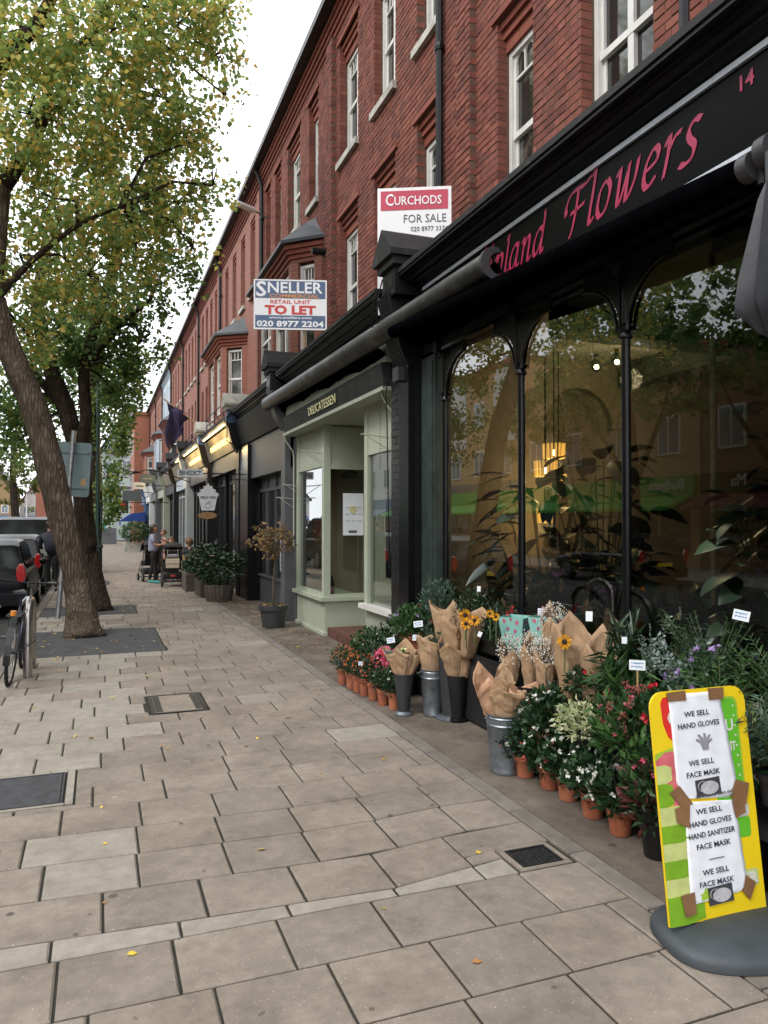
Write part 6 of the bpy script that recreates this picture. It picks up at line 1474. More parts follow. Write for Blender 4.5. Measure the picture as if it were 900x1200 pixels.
def bouquet(label, base, H, r0, r1, lean=(0, 0), th0=0., fl=None, mt='kraft', low=.7, ph2=None, group='bouquets wrapped in brown paper', oval=1., seed=0):
    """paper cone: a sheet rolled round the stems, its rim rising to a point at angle th0"""
    t = thing('bouquet', label, 'bouquet', base, group); K = 26; nr = 10; vs = []; base = Vector(base)
    ph = [U(0, 6.28) for _ in range(5)]
    for i in range(nr+1):
        q = i/nr
        for k in range(K+3):
            a = th0+pi+2*pi*k/K
            c = cos(a-th0); dg = abs(math.atan2(sin(a-th0), cos(a-th0))); top = low+(1-low)*max(0, 1-dg/1.5)**1.15
            dg2 = abs(math.atan2(sin(a-(ph2 if ph2 is not None else th0+2.4)), cos(a-(ph2 if ph2 is not None else th0+2.4)))); top = max(top, low+((.93 if ph2 is not None else .82)-low)*max(0, 1-dg2/.9))
            z = H*top*q; rr = r0+(r1-r0)*(q**.9)*(.75+.25*top)
            rr *= 1+.05*sin(a*5+ph[0]+q*2)+.03*sin(q*14+a*2+ph[2])+U(-.05, .05)*(.4+q)
            rr *= (1.04 if k > K-4 else 1.)
            vs.append((base.x+rr*cos(a)+lean[0]*z, base.y+rr*sin(a)*oval+lean[1]*z, base.z+z))
    n = K+3; mb = MB(); mb._add(vs, [(i*n+k, i*n+k+1, (i+1)*n+k+1, (i+1)*n+k) for i in range(nr) for k in range(n-1)])
    o = mb.build('wrapping_paper', mt, t, smooth=9, recalc=False); m_ = o.modifiers.new('th', 'SOLIDIFY'); m_.thickness = .0015
    zt = H*low*.96; c = (base.x+lean[0]*zt, base.y+lean[1]*zt*1., base.z+zt)
    if fl == 'sun': pass
    elif fl == 'gyp':
        g = MB()
        for k in range(330):
            e = blobpts((c[0], c[1], c[2]+.07), (r1*1.4, r1*1.5, .13), 1, .1)[0]; g.ball(tuple(e), U(.003, .0055), 4)
        s = MB()
        for k in range(70): e = blobpts((c[0], c[1], c[2]+.07), (r1*1.2, r1*1.2, .11), 1, .6)[0]; s.tube([(c[0], c[1], c[2]-.08), tuple(e)], .0012, 3, caps=False)
        stuff(g.build('blossom', 'gyp', t, recalc=False)); stuff(s.build('stems', 'twig', t, recalc=False))
    elif fl:
        blooms((c[0], c[1], c[2]-.015), (r1*.72, r1*.72, .045), fl[1], fl[2], fl[0], t, petals=9)
        stuff(leaves('leaves', blobpts((c[0], c[1], c[2]-.03), (r1*.7, r1*.7, .04), 36, .3), .05, 'lf_mid', t))
    return t
def sunflower(label, c, nrm, r, parent=None):
    t = thing('sunflower', label, 'flower', c, 'sunflowers'); nrm = Vector(nrm).normalized(); a = nrm.orthogonal().normalized(); b = nrm.cross(a); P = []; D = []
    for ring in range(2):
        for k in range(17): q = 2*pi*(k+.5*ring)/17; d = a*cos(q)+b*sin(q); P.append(tuple(Vector(c)+d*r*.3+nrm*.004*ring)); D.append(tuple(d*1.+nrm*(.15+.15*ring)))
    leaves('petals', P, r*.75, 'petal_yellow', t, asp=.42, dirs=D, svar=.15)
    e = MB(); e.ball((0, 0, 0), r*.38, 12, sz=.45); T = Matrix.Translation(c) @ nrm.to_track_quat('Z', 'Y').to_matrix().to_4x4(); e.v = [tuple(T @ Vector(v)) for v in e.v]; e.build('flower_head', 'flower_eye', t, smooth='all')
    MB().tube([Vector(c)-nrm*.01, Vector(c)-Vector((0, 0, .2))], .005, 5).build('stalk', 'stem', t)
TH = pi*.35   # paper points stand at the back, towards the window
p = gp(473, 836); cone_vase('cone_vase', 'dark grey cone vase on a pale metal foot nearest the berry pots', p, .36, .05, .088, 'dark_metal')
bouquet('brown paper bouquet with pale yellow flowers in the dark grey cone vase', p+Vector((0, 0, .33)), .33, .055, .105, (-.0, -.08), TH, ('petal_cream', 5, .03), low=.66)
bouquet('brown paper bouquet leaning left in the dark grey cone vase, one lilac flower showing', p+Vector((-.03, .03, .33)), .27, .04, .075, (-.3, .12), TH+1.2, ('petal_lilac', 3, .03), low=.75)
bouquet('brown paper bouquet leaning right in the dark grey cone vase', p+Vector((.03, -.02, .33)), .27, .04, .07, (.32, -.12), TH-.8, None, low=.75)
p = gp(507, 837); bucket('zinc bucket with ring bands between the dark grey cone and the black cone vase', p, .41, .082, .108)
bouquet('tall crumpled paper bouquet in the zinc bucket by the cone vases', p+Vector((-.01, -.01, .36)), .36, .085, .12, (-.05, 0), TH+2.2, None, low=.8, ph2=TH)
spray('eucalyptus_bunch', 'grey green eucalyptus leaves behind the crumpled paper bouquet', tuple(p+Vector((.08, .05, .42))), 22, .34, .2, .036, 'lf_bluegreen', asp=.8, per=12, pot=False)
p = gp(536, 843); cone_vase('cone_vase', 'black cone vase on a black foot in the middle of the flower display', p, .39, .05, .095, 'black_plastic', 'black_gloss', .09)
bouquet('pointed paper bouquet with cream flowers in the black cone vase', p+Vector((-.02, .0, .36)), .40, .06, .12, (-.12, .0), TH+.5, ('petal_cream', 6, .026), low=.62)
bouquet('second paper bouquet in the black cone vase, leaning toward the pavement', p+Vector((.03, -.03, .36)), .34, .05, .09, (.12, -.1), TH-.6, ('petal_cream', 2, .026), low=.7)
p = Vector((2.88, 5.92, 0)); cone_vase('cone_vase', 'large grey floor vase on a wide pale foot behind the black cone vase', p, .66, .085, .125, 'dark_metal', 'zinc', .14)
bouquet('tall closed paper bouquet left of the sunflowers', Vector((2.88, 6.08, .55)), .46, .05, .10, (-.02, .10), TH+1.5, None, low=.78)
bouquet('paper bouquet holding three sunflowers', Vector((2.86, 5.84, .42)), .60, .05, .12, (-.02, -.02), TH, 'sun', low=.66)
bouquet('paper bouquet right of the sunflowers, smaller yellow blooms showing', Vector((2.92, 5.7, .55)), .44, .05, .11, (.02, -.32), TH-.5, None, low=.8)
for px, py, X, r, lb in ((545, 721, 2.78, .055, 'topmost sunflower in the paper bouquet'), (546, 731, 2.74, .05, 'lower left sunflower in the paper bouquet'), (556, 727, 2.74, .045, 'lower right sunflower in the paper bouquet'), (574, 719, 2.82, .034, 'small sunflower in the bouquet right of the others'), (581, 723, 2.82, .032, 'half open sunflower at the bouquet rim farthest right of its group'), (661, 752, 2.78, .05, 'loose petalled sunflower beside the tall plain paper cones')):
    sunflower(lb, tuple(wp(px, py, X)), (-.6, -.75, .35), r)
# turquoise floral bags
for i, (px, X) in enumerate(((605, 3.02), (641, 3.02))):
    c = wp(px, 775, X); z0 = c.z-.02; T_ = thing('floral_vase', ('turquoise vase patterned with pink roses, fully visible' if i == 0 else 'turquoise rose patterned vase half hidden by white blossom'), 'vase', tuple(c))
    z1 = wp(px, 722, X).z; v = []; f = []
    c = Vector((c.x, c.y, z0)); dr = Vector((.55, -.83, 0)); dn = Vector((-.83, -.55, 0))
    def Q(a, b, q): w_ = .055+.05*q; return c+dr*a*w_+dn*b*w_+Vector((0, 0, (z1-z0)*q))
    m_ = MB(); m_._add([Q(-1, -1, 0), Q(1, -1, 0), Q(1, 1, 0), Q(-1, 1, 0), Q(-1, -1, 1), Q(1, -1, 1), Q(1, 1, 1), Q(-1, 1, 1)], [(0, 1, 2, 3), (0, 1, 5, 4), (1, 2, 6, 5), (2, 3, 7, 6), (3, 0, 4, 7)]); m_.build('vase_wall', 'turquoise', T_)
    ro = MB(); gr = MB()
    for (a, b, q, r_) in [(-.55, 1, .92, .3), (.5, 1, .9, .32), (-.3, 1, .76, .26), (.35, 1, .72, .28), (0, 1, .96, .2), (-.6, 1, .62, .22), (.62, 1, .55, .25), (-.2, 1, .5, .2), (.1, 1, .62, .2), (-.5, 1, .36, .26), (.5, 1, .3, .26)]:
        k = [Q(a+r_*.5*cos(t_)*(1+.2*sin(3*t_)), 1.012, q+r_*.16*sin(t_)) for t_ in [2*pi*j/9 for j in range(9)]]; ro._add(k, [tuple(range(9))])
        k = [Q(1.012, a+r_*.5*cos(t_), q+r_*.16*sin(t_)) for t_ in [2*pi*j/9 for j in range(9)]]; ro._add(k, [tuple(range(9))])
    for j in range(9): a = -.8+.2*j; gr._add([Q(a, 1.008, .05), Q(a+.09, 1.008, .05), Q(a*.6+.07, 1.008, .48), Q(a*.6, 1.008, .45)], [(0, 1, 2, 3)])
    stuff(ro.build('rose_print', 'petal_pink', T_, recalc=False)); stuff(gr.build('leaf_print', 'lf_dark', T_, recalc=False))
    blooms(tuple(c+Vector((0, 0, z1-z0+.02))), (.06, .06, .04), 3, .03, 'petal_red', T_); film = MB()
    film._add([Q(-1, 1, 1), Q(1, 1, 1), Q(1.15, 1.15, 1.16), Q(-1.15, 1.15, 1.18), Q(-1, -1, 1), Q(-1.15, -1.15, 1.17)], [(0, 1, 2, 3), (4, 0, 3, 5)]); film.build('clear_wrap', 'film', T_)
# front bucket
p = gp(592, 902); bucket('front zinc bucket standing alone on the pavement edge', p, .40, .105, .135)
bouquet('peach paper bouquet rising to a tall point, coral orange flowers inside', p+Vector((-.05, .05, .36)), .36, .07, .125, (-.08, .12), TH+.6, ('petal_orange', 16, .024), 'kraft_peach', low=.45)
bouquet('wide low paper bouquet in front of the peach pointed one', p+Vector((.0, -.03, .36)), .24, .085, .13, (-.04, -.1), TH+2.6, None, 'kraft', low=.72)
bouquet('shiny peach paper bouquet at the right of the front zinc bucket', p+Vector((.07, -.05, .36)), .27, .06, .10, (.15, -.12), TH-1.3, None, 'kraft_peach', low=.72)
bouquet('small paper point behind the front bucket bouquets', p+Vector((.05, .12, .38)), .33, .05, .08, (.05, -.02), TH+.2, None, 'kraft', low=.6)
# gypsophila and tall plain cones
t = thing('black_bucket', 'black bucket of white blossom bouquets behind the front zinc bucket', 'bucket', (2.86, 4.62, .26)); MB().lathe([(.001, 0), (.12, 0), (.15, .3), (.145, .3), (.11, .03), (.001, .03)], (2.86, 4.6, .26), 20).build('bucket_wall', 'black_plastic', t, smooth=True)
for (x, y, z, H, lb, th) in ((2.80, 4.78, .48, .38, 'white blossom bouquet farthest left behind the peach paper', TH+.9), (2.86, 4.6, .5, .42, 'white blossom bouquet in the middle of its bucket', TH), (2.86, 4.42, .5, .40, 'white blossom bouquet in a narrow paper roll at the right of its bucket', TH-.4)):
    bouquet(lb, Vector((x, y, z)), H, .04, .075, (-.02, 0), th, 'gyp', low=.62)
bouquet('tall white blossom bouquet with a paper point against the window', Vector((2.98, 4.52, .6)), .55, .05, .085, (0, -.05), TH+.3, 'gyp', low=.66)
bouquet('large plain paper cone left of the pair against the window', Vector((2.93, 4.22, .5)), .60, .06, .15, (.02, -.05), TH+.1, None, low=.68, ph2=TH+1.9)
bouquet('large plain paper cone right of the pair against the window', Vector((2.96, 4.02, .5)), .55, .06, .12, (.02, -.14), TH-.2, None, low=.6)
# price cards
def card(label, px, py, X, w_=.07, h_=.045, stick=0, tilt=0., writing=True, mt='card_white'):
    c = wp(px, py, X); t = thing('price_card', label, 'card', tuple(c), 'price cards among the flowers')
    dr = Vector((.80, -.60, 0)); up = Vector((.1, .1, 1)).normalized(); dr, up = dr*cos(tilt)+up*sin(tilt), up*cos(tilt)-dr*sin(tilt)
    MB().slab(c, dr, up, [(-w_/2, -h_/2), (w_/2, -h_/2), (w_/2, h_/2), (-w_/2, h_/2)], .0012).build('card_face', mt, t)
    if writing:
        n = dr.cross(up).normalized(); g = MB()
        for r_ in range(2):
            k = -w_*.38
            while k < w_*.3: l = U(.006, .014); zz = h_*.16-r_*h_*.34; g.slab(c+n*.002, dr, up, [(k, zz-.002+U(-.003, .003)), (k+l, zz+U(-.004, .004)), (k+l, zz+.006), (k, zz+.004)], .0004); k += l+.003
        stuff(g.build('handwriting', 'ink_blue', t, recalc=False))
    if stick: MB().tube([c-up*h_*.4-Vector((0, 0, 0))+Vector((.004, .003, 0)), c-Vector((0, 0, stick))+Vector((.004, .003, 0))], .006, 5).build('stick', 'cane', t)
card('white price card between the rose bowl and the paper bouquets', 490, 731, 2.72, .085, .055, tilt=.15)
card('crumpled white card over the pink cyclamen flowers', 458, 750, 2.5, .075, .05, tilt=.2)
card('small white card at the rim of the crumpled paper bouquet', 486, 747, 2.62, .04, .05)
card('white card among the orange berry pots', 423, 777, 2.38, .05, .035)
card('white tag on the front of the sunflower bouquet', 562, 743, 2.70, .03, .04, tilt=-.4, writing=False)
card('white tag standing in the dark shrub below the left pane', 561, 690, 2.95, .03, .045, writing=False)
card('handwritten price board above the second rose patterned vase', 637, 717, 2.97, .085, .05)
card('blue lettered card on a wooden stick in the plants', 746, 779, 2.78, .085, .055, stick=.17)
card('folded white tag on the tall plain paper cones', 690, 722, 2.8, .04, .06, writing=False)
card('white price label standing in the shrubs at the right', 868, 721, 2.9, .075, .05, tilt=-.2)
card('small pale tag right of the paper cones', 731, 750, 2.92, .03, .04, writing=False)

# ================================================================== PAVEMENT SIGN
sg = thing('pavement_sign', 'yellow fruit pictured pavement sign with taped hand glove and face mask notices', 'sign', (2.42, 2.38, 0))
bs = MB(); K = 36; c0 = Vector((2.50, 2.36, 0)); dx = Vector((.975, -.22, 0)).normalized(); dy = Vector((.22, .975, 0)).normalized(); vs = []
for (k1, z) in ((1., 0.004), (1.0, .03), (.97, .048), (.90, .06), (.5, .082), (.0001, .086)):
    for k in range(K): a = 2*pi*k/K; e = 3.; cx = math.copysign(abs(cos(a))**(2/e), cos(a)); cy = math.copysign(abs(sin(a))**(2/e), sin(a)); v = c0+dx*cx*.39*k1+dy*cy*.25*k1; vs.append((v.x, v.y, z))
bs._add(vs, [(i*K+k, i*K+(k+1) % K, (i+1)*K+(k+1) % K, (i+1)*K+k) for i in range(5) for k in range(K)]); bs.build('rubber_foot', 'rubber_base', sg, smooth='all')
BL = wp(783, 1082, 2.2); BL = pt(783, 1084, 1.62*880/(1084-612)); BRr = pt(895, 1060, 1.62*880/(1060-612)); TL = pt(757, 812, 3.12); 
ux = (BRr-BL); Wd = ux.length; ux.normalize(); uy = (TL-BL); uy = (uy-ux*uy.dot(ux)*.62); Ht = uy.length; uy.normalize(); nn = ux.cross(uy).normalized()
# keep the panel square: re-derive the width axis
ux = (ux-uy*ux.dot(uy)*.0).normalized()
def BP(u, v): return BL+ux*(u*Wd)+uy*(v*Ht)
def panel(name, mt, poly, off, th=.001, parent=sg):
    m_ = MB(); pts = [BP(u, v)+nn*off for u, v in poly]; n = len(pts)
    m_._add([p+nn*th for p in pts]+pts, [tuple(range(n)), tuple(range(2*n-1, n-1, -1))]+[(i, n+i, n+(i+1) % n, (i+1) % n) for i in range(n)]); return m_.build(name, mt, parent)
def rc(u0, u1, v0, v1, r=.0, tl=True, tr=True, bl=True, br=True, asp=Wd/Ht):
    P = []
    for (cx, cy, a0, on) in ((u1, v0, -pi/2, br), (u1, v1, 0, tr), (u0, v1, pi/2, tl), (u0, v0, pi, bl)):
        if on and r:
            sx = -r if cx == u1 else r; sy = (-r if cy == v1 else r)*asp
            for i in range(6): a = a0+pi/2*i/5; P.append((cx+sx+r*cos(a), cy+sy+r*asp*sin(a)))
        else: P.append((cx, cy))
    return P
panel('sign_panel', 'sign_yellow', rc(0, 1, 0, 1, .13, bl=False, br=False), -.012, .012)
panel('panel_back', 'dark_metal', rc(0, 1, 0, 1, .13, bl=False, br=False), -.0125-.002, .0022)
# print: red, green and the column of fruit slices
panel('red_print', 'sign_red', [(.10, .95), (.13, .975), (.5, .985), (.5, .74), (.24, .755), (.15, .80), (.11, .86)], .0004, .0004)
panel('green_print', 'sign_lime', rc(.6, .91, .46, .955, .07), .0003, .0004); panel('green_print', 'sign_green', rc(.6, .89, .47, .945, .06), .0008, .0004)
dt = MB()
for i in range(9): 
    c = BP(.86, .91-.045*i)+nn*.0014; dt.slab(c, ux, uy, [(.005*cos(a), .005*sin(a)) for a in [2*pi*k/8 for k in range(8)]], .0003)
stuff(dt.build('dots', 'petal_white', sg))
def btext(s, u, v, h, mt, width=None, off=.004, rot=0., align='CENTER', bold=.01, parent=sg):
    a = ux*cos(rot)+uy*sin(rot); b = uy*cos(rot)-ux*sin(rot); return text(s, 'lettering', parent, BP(u, v)+nn*off, a, b, h, mt, width=width, depth=.0004, align=align, off=bold)
btext('U', .80, .80, .045, 'petal_white', off=.0014, bold=.03); btext('NT', .80, .71, .035, 'petal_white', off=.0014, bold=.03, width=.05); btext('O', .22, .855, .05, 'petal_white', off=.001, bold=.04); btext('W', .27, .80, .035, 'petal_white', off=.001, bold=.04)
panel('fruit_print', 'fruit_pink', [(.0, .70), (.1, .735), (.3, .74), (.3, .45), (.1, .52), (.02, .60)], .0005, .0004)
panel('fruit_print', 'sign_lime', [(.0, .73), (.15, .75), (.3, .755), (.3, .74), (.1, .735), (.0, .70)], .0012, .0003)
fz = [(.0, 0.66, .0), (.60, .52, 1), (.52, .42, 2), (.42, .34, 1), (.34, .27, 2), (.27, .19, 1), (.19, .11, 2), (.11, .0, 1)]
for i, (a, b, k) in enumerate([(.68, .60, 2), (.60, .50, 1), (.50, .42, 2), (.42, .345, 1), (.345, .27, 2), (.27, .195, 1), (.195, .12, 2), (.12, .0, 1)]):
    w1 = .15 if i < 2 else .36
    e = .012; panel('fruit_print', 'fruit_pale' if k == 2 else 'fruit_green', [(.0, b), (w1*.5, b-e*.2), (w1, b+e), (w1, a-e), (w1*.6, a), (.0, a)], .0016+.0002*(i % 2), .0003)
panel('green_print', 'petal_white', rc(.78, .92, .41, .47, .03), .0006, .0004); panel('green_print', 'sign_green', rc(.78, .92, .32, .41, .03), .0009, .0004)
panel('word_outline', 'fruit_pale', rc(.76, .95, .105, .18, .03), .0010, .0004); btext('ER', .87, .12, .04, 'petal_white', off=.0018, bold=.05, width=.075)
# taped sheets, slightly crumpled
def sheet(label, poly, off):
    us = [p[0] for p in poly]; m_ = MB(); n = 16; rows = 26; v0, v1 = min(p[1] for p in poly), max(p[1] for p in poly); vs = []
    def ext(v):
        xs = []
        for (a, b) in zip(poly, poly[1:]+poly[:1]):
            if (a[1]-v)*(b[1]-v) <= 0 and a[1] != b[1]: xs.append(a[0]+(b[0]-a[0])*(v-a[1])/(b[1]-a[1]))
        return min(xs), max(xs)
    for j in range(rows+1):
        v = v0+(v1-v0)*(j/rows*.998+.001); l, r_ = ext(v)
        for i in range(n+1): u = l+(r_-l)*i/n; h = .0015+.0016*sin(u*23+v*31)*sin(v*47-u*9)+.0009*sin(v*90+u*40); vs.append(BP(u, v)+nn*(off+max(0, h)))
    m_._add(vs, [(j*(n+1)+i, j*(n+1)+i+1, (j+1)*(n+1)+i+1, (j+1)*(n+1)+i) for j in range(rows) for i in range(n)])
    o = m_.build('paper_sheet', 'paper', sg, smooth='all', recalc=False, label=label); q = o.modifiers.new('th', 'SOLIDIFY'); q.thickness = .0006; q.offset = -1; return o
sheet('upper taped sheet reading hand gloves and face mask', [(.25, .535), (.33, .515), (.72, .505), (.80, .53), (.82, .575), (.72, .985), (.185, .985), (.19, .60)], .002)
sheet('lower taped sheet reading hand sanitizer', [(.22, .075), (.83, .095), (.785, .40), (.75, .498), (.32, .508), (.24, .42)], .0018)
O5 = .0062; rt = R(1.5)
btext('WE SELL', .46, .882, .021, 'ink', .13, O5, rt); btext('HAND GLOVES', .47, .832, .021, 'ink', .215, O5, rt); btext('WE SELL', .46, .665, .021, 'ink', .13, O5, rt); btext('FACE MASK', .47, .615, .021, 'ink', .172, O5, rt)
btext('50 Masks £20.00', .56, .522, .011, 'board_grey', .19, O5, rt); btext('WE SELL', .49, .452, .021, 'ink', .135, O5, rt); btext('HAND GLOVES', .495, .402, .021, 'ink', .215, O5, rt); btext('HAND SANITIZER', .50, .352, .021, 'ink', .238, O5, rt); btext('FACE MASK', .505, .302, .021, 'ink', .175, O5, rt)
panel('rule_mark', 'board_grey', [(.44, .25), (.6, .252), (.6, .256), (.44, .254)], .006, .0003)
btext('WE SELL', .50, .19, .021, 'ink', .135, O5, rt); btext('FACE MASK', .50, .142, .021, 'ink', .175, O5, rt)
for (cu, cv, s) in ((.51, .562, 1.), (.53, .097, 1.)):
    panel('printed_photo', 'photo_dark', [(cu-.13, cv-.04), (cu+.13, cv-.035), (cu+.12, cv+.042), (cu-.135, cv+.036)], .0056, .0003)
    panel('printed_mask', 'photo_light', [(cu+.01+.095*cos(a), cv-.002+.030*sin(a)) for a in [2*pi*k/16 for k in range(16)]], .0062, .0003)
    mk_ = MB(); mk_.tube([BP(cu-.06+.05*cos(a), cv+.006+.022*sin(a))+nn*.0066 for a in [2*pi*k/14 for k in range(14)]], .0012, 4, closed=True); mk_.build('mask_strap', 'photo_light', sg)
# the little printed glove
gv = [(.0, -.045), (.045, -.045), (.05, -.015), (.075, .0), (.08, .012), (.05, .008), (.07, .03), (.055, .034), (.035, .012), (.03, .042), (.012, .042), (.012, .014), (-.02, .040), (-.035, .034), (-.01, .008), (-.045, .018), (-.05, .008), (-.015, -.01)]
panel('printed_glove', 'photo_grey', [(.49+a*1.35, .765+b*.85) for a, b in gv], .0056, .0003)
panel('leaf_sticker', 'sign_lime', [(.33, .085), (.42, .09), (.44, .105), (.40, .125), (.38, .14), (.36, .122), (.33, .105)], .0056, .0003)
def tape(pts, off=.0072, i=[0]): i[0] += 1; panel('tape', 'tape', pts, off+.0003*i[0], .0003)
tape([(.17, .955), (.36, .955), (.36, 1.0), (.16, .995)]); tape([(.60, .945), (.755, .945), (.77, .998), (.60, 1.0)])
tape([(.10, .56), (.21, .585), (.33, .50), (.22, .49)]); tape([(.14, .49), (.30, .51), (.27, .40), (.15, .43)]); tape([(.80, .58), (.94, .555), (.88, .46), (.74, .53)]); tape([(.73, .52), (.86, .5), (.87, .43), (.76, .41)])
tape([(.12, .125), (.26, .13), (.26, .04), (.15, .03)]); tape([(.80, .16), (.90, .12), (.82, .05), (.75, .09)])
MB().box(2.5, 2.9, 2.36, 2.4, .06, .09).build('socket', 'rubber_base', sg) if False else None
# ================================================================== BOARDS AND HANGING SIGNS
def board(name, label, cat, x0, x1, z0, z1, y, mt='board_white', th=.03):
    t = thing(name, label, cat, ((x0+x1)/2, y, z0)); MB().box(x0, x1, y, y+th, z0, z1).build('board_face', mt, t); return t
X1 = Vector((1, 0, 0)); Z1 = Vector((0, 0, 1))
def yt(s, t, x, z, y, h, mt, w=None, al='CENTER', off=0.): return text(s, 'lettering', t, (x, y, z), X1, Z1, h, mt, width=w, depth=.002, align=al, off=off)
# for sale board
fsb = thing('for_sale_board', 'white and crimson for sale board behind the gabled black pedestal', 'sign', (2.82, 7.62, 3.9)); y = 7.62
MB().box(2.82, 3.62, y, y+.03, 3.95, 5.33).build('board_face', 'board_white', fsb)
MB().box(2.855, 3.585, y-.004, y, 5.085, 5.295).build('crimson_band', 'board_crimson', fsb)
yt('C', fsb, 2.91, 5.135, y-.0045, .125, 'board_white', .085, 'LEFT', .012); yt('URCHODS', fsb, 3.005, 5.14, y-.0045, .092, 'board_white', .51, 'LEFT', .012)
yt('FOR SALE', fsb, 3.335, 4.945, y-.0005, .088, 'board_grey', .46); yt('020 8977 3374', fsb, 3.38, 4.85, y-.0005, .05, 'board_grey', .40)
MB().tube([(3.5, y+.05, 3.9), (3.5, y+.05, 5.2)], .025, 6).build('post', 'bare_wood', fsb)
fsb.rotation_euler = (0, 0, R(-26))
# retail unit board
y = 12.28; rb = board('to_let_board', 'blue and white retail unit to let board on the delicatessen roof', 'sign', 2.37, 3.57, 4.88, 5.71, y)
MB().box(2.395, 3.545, y-.004, y, 5.40, 5.685).build('blue_band', 'board_blue', rb); MB().box(2.395, 3.545, y-.004, y, 4.91, 5.115).build('blue_band', 'board_blue', rb)
yt('S', rb, 2.41, 5.43, y-.0045, .24, 'board_white', .165, 'LEFT', .02); yt('NELLER', rb, 2.60, 5.49, y-.0045, .175, 'board_white', .90, 'LEFT', .018)
yt('COMMERCIAL', rb, 3.04, 5.405, y-.006, .06, 'board_orange', .82, 'CENTER', .02)
yt('RETAIL UNIT', rb, 2.97, 5.31, y-.0005, .06, 'board_red', .66, 'CENTER', .02); yt('TO LET', rb, 2.97, 5.14, y-.0005, .135, 'board_red', .84, 'CENTER', .045)
yt('www.snellers.com', rb, 2.97, 5.06, y-.0045, .036, 'board_white', .70, 'CENTER', .02); yt('020 8977 2204', rb, 2.97, 4.93, y-.0045, .09, 'board_white', 1.1, 'CENTER', .03)
MB().tube([(3.2, y+.06, 4.3), (3.2, y+.06, 5.6)], .03, 6).tube([(3.2, y+.06, 4.4), (3.5, y+.06, 4.5)], .02, 6).build('post', 'bare_wood', rb)
for c_ in rb.children: c_.location.x += .6   # hang the parts from the board's left edge
rb.location.x -= .6; rb.rotation_euler = (0, 0, R(-17))
# bracket signs by the bistro
t = board('bracket_sign', 'white bracket sign with black lettering BENEDICT above the pavement', 'sign', 1.63, 2.19, 2.71, 2.89, 17.2, 'board_white'); yt('BENEDICT', t, 1.91, 2.755, 17.199, .095, 'ink', .47, 'CENTER', .02)
MB().tube([(2.19, 17.22, 2.8), (2.62, 17.22, 2.8), (3.1, 17.22, 2.8)], .014, 6).tube([(2.25, 17.22, 2.67), (3.05, 17.22, 2.67)], .01, 6).tube([(2.9, 17.22, 4.3), (2.72, 17.22, 4.1), (2.72, 17.22, 3.55), (3.0, 17.22, 3.4), (3.0, 17.22, 2.6)], .018, 6).build('bracket', 'black_paint', t)
y = 16.9; t = thing('cup_sign', 'white cup shaped hanging sign with whipped top and an oval wooden tag', 'sign', (2.26, y, 2.2))
cup = [(2.12, 1.96), (2.40, 1.96), (2.46, 2.27), (2.49, 2.28), (2.49, 2.34), (2.42, 2.37), (2.43, 2.42), (2.36, 2.44), (2.35, 2.5), (2.29, 2.51), (2.26, 2.57), (2.23, 2.51), (2.17, 2.50), (2.16, 2.44), (2.09, 2.42), (2.10, 2.37), (2.03, 2.34), (2.03, 2.28), (2.06, 2.27)]
MB().prism(cup, 1, y, y+.02).build('cup_board', 'board_white', t); yt('SMILE HERE', t, 2.26, 2.22, y-.001, .055, 'ink', .34, 'CENTER', .015)
sw = MB(); sw.tube([(2.18, y-.004, 2.04), (2.26, y-.004, 2.0), (2.35, y-.004, 2.06), (2.28, y-.004, 2.12), (2.2, y-.004, 2.08), (2.28, y-.004, 2.16), (2.34, y-.004, 2.14)], .006, 4); sw.build('swirl_drawing', 'board_grey', t)
MB().prism([(2.25+.21*cos(a), 1.85+.075*sin(a)) for a in [2*pi*k/20 for k in range(20)]], 1, y, y+.02).build('oval_tag', 'oak', t)
MB().tube([(2.26, y+.01, 2.57), (2.26, y+.01, 2.68)], .006, 5).tube([(2.26, y+.01, 1.96), (2.26, y+.01, 1.92)], .005, 5).build('chain', 'dark_metal', t)
# far hanging signs
t = board('hanging_sign', 'dark navy square hanging sign with a red curled emblem', 'sign', .74, 1.26, 2.13, 2.68, 36, 'navy_sign', .1)
em = MB(); em.prism([(1.0+.13*cos(a), 2.44+.14*sin(a)) for a in [R(-120)+R(280)*k/12 for k in range(13)]]+[(.99+.05*cos(a), 2.43+.06*sin(a)) for a in [R(160)-R(280)*k/12 for k in range(13)]], 1, 35.98, 36).prism([(.93+.08*cos(a), 2.50+.06*sin(a)) for a in [2*pi*k/10 for k in range(10)]], 1, 35.975, 35.995); em.build('emblem', 'red_logo', t); MB().box(.85, 1.15, 35.985, 36, 2.19, 2.22).build('emblem_line', 'board_white', t)
MB().tube([(1.26, 36.05, 2.6), (3.0, 36.05, 2.6)], .02, 6).build('arm', 'black_paint', t)
t = board('hanging_sign', 'small white rectangular hanging sign below the oval one', 'sign', 1.24, 1.66, 2.96, 3.22, 30, 'board_white', .06); MB().box(1.32, 1.58, 29.99, 30, 3.06, 3.1).build('print', 'board_grey', t); MB().tube([(1.66, 30.03, 3.1), (3., 30.03, 3.1)], .015, 6).build('arm', 'black_paint', t)
t = thing('oval_sign', 'grey green oval hanging sign under a curved iron bracket', 'sign', (1.56, 27, 3.2)); MB().prism([(1.56+.28*cos(a), 3.2+.17*sin(a)) for a in [2*pi*k/24 for k in range(24)]], 1, 27, 27.05).build('oval_face', 'grey_sign', t)
MB().box(1.4, 1.72, 26.99, 27, 3.17, 3.22).build('print', 'pale_green_dull', t); MB().tube([(1.3, 27.03, 3.42), (1.5, 27.03, 3.5), (2.0, 27.03, 3.45), (3., 27.03, 3.1)], .018, 6).tube([(1.0, 27.03, 3.33), (1.15, 27.03, 3.42), (1.35, 27.03, 3.4)], [.02, .06, .02], 6).build('bracket', 'black_paint', t)
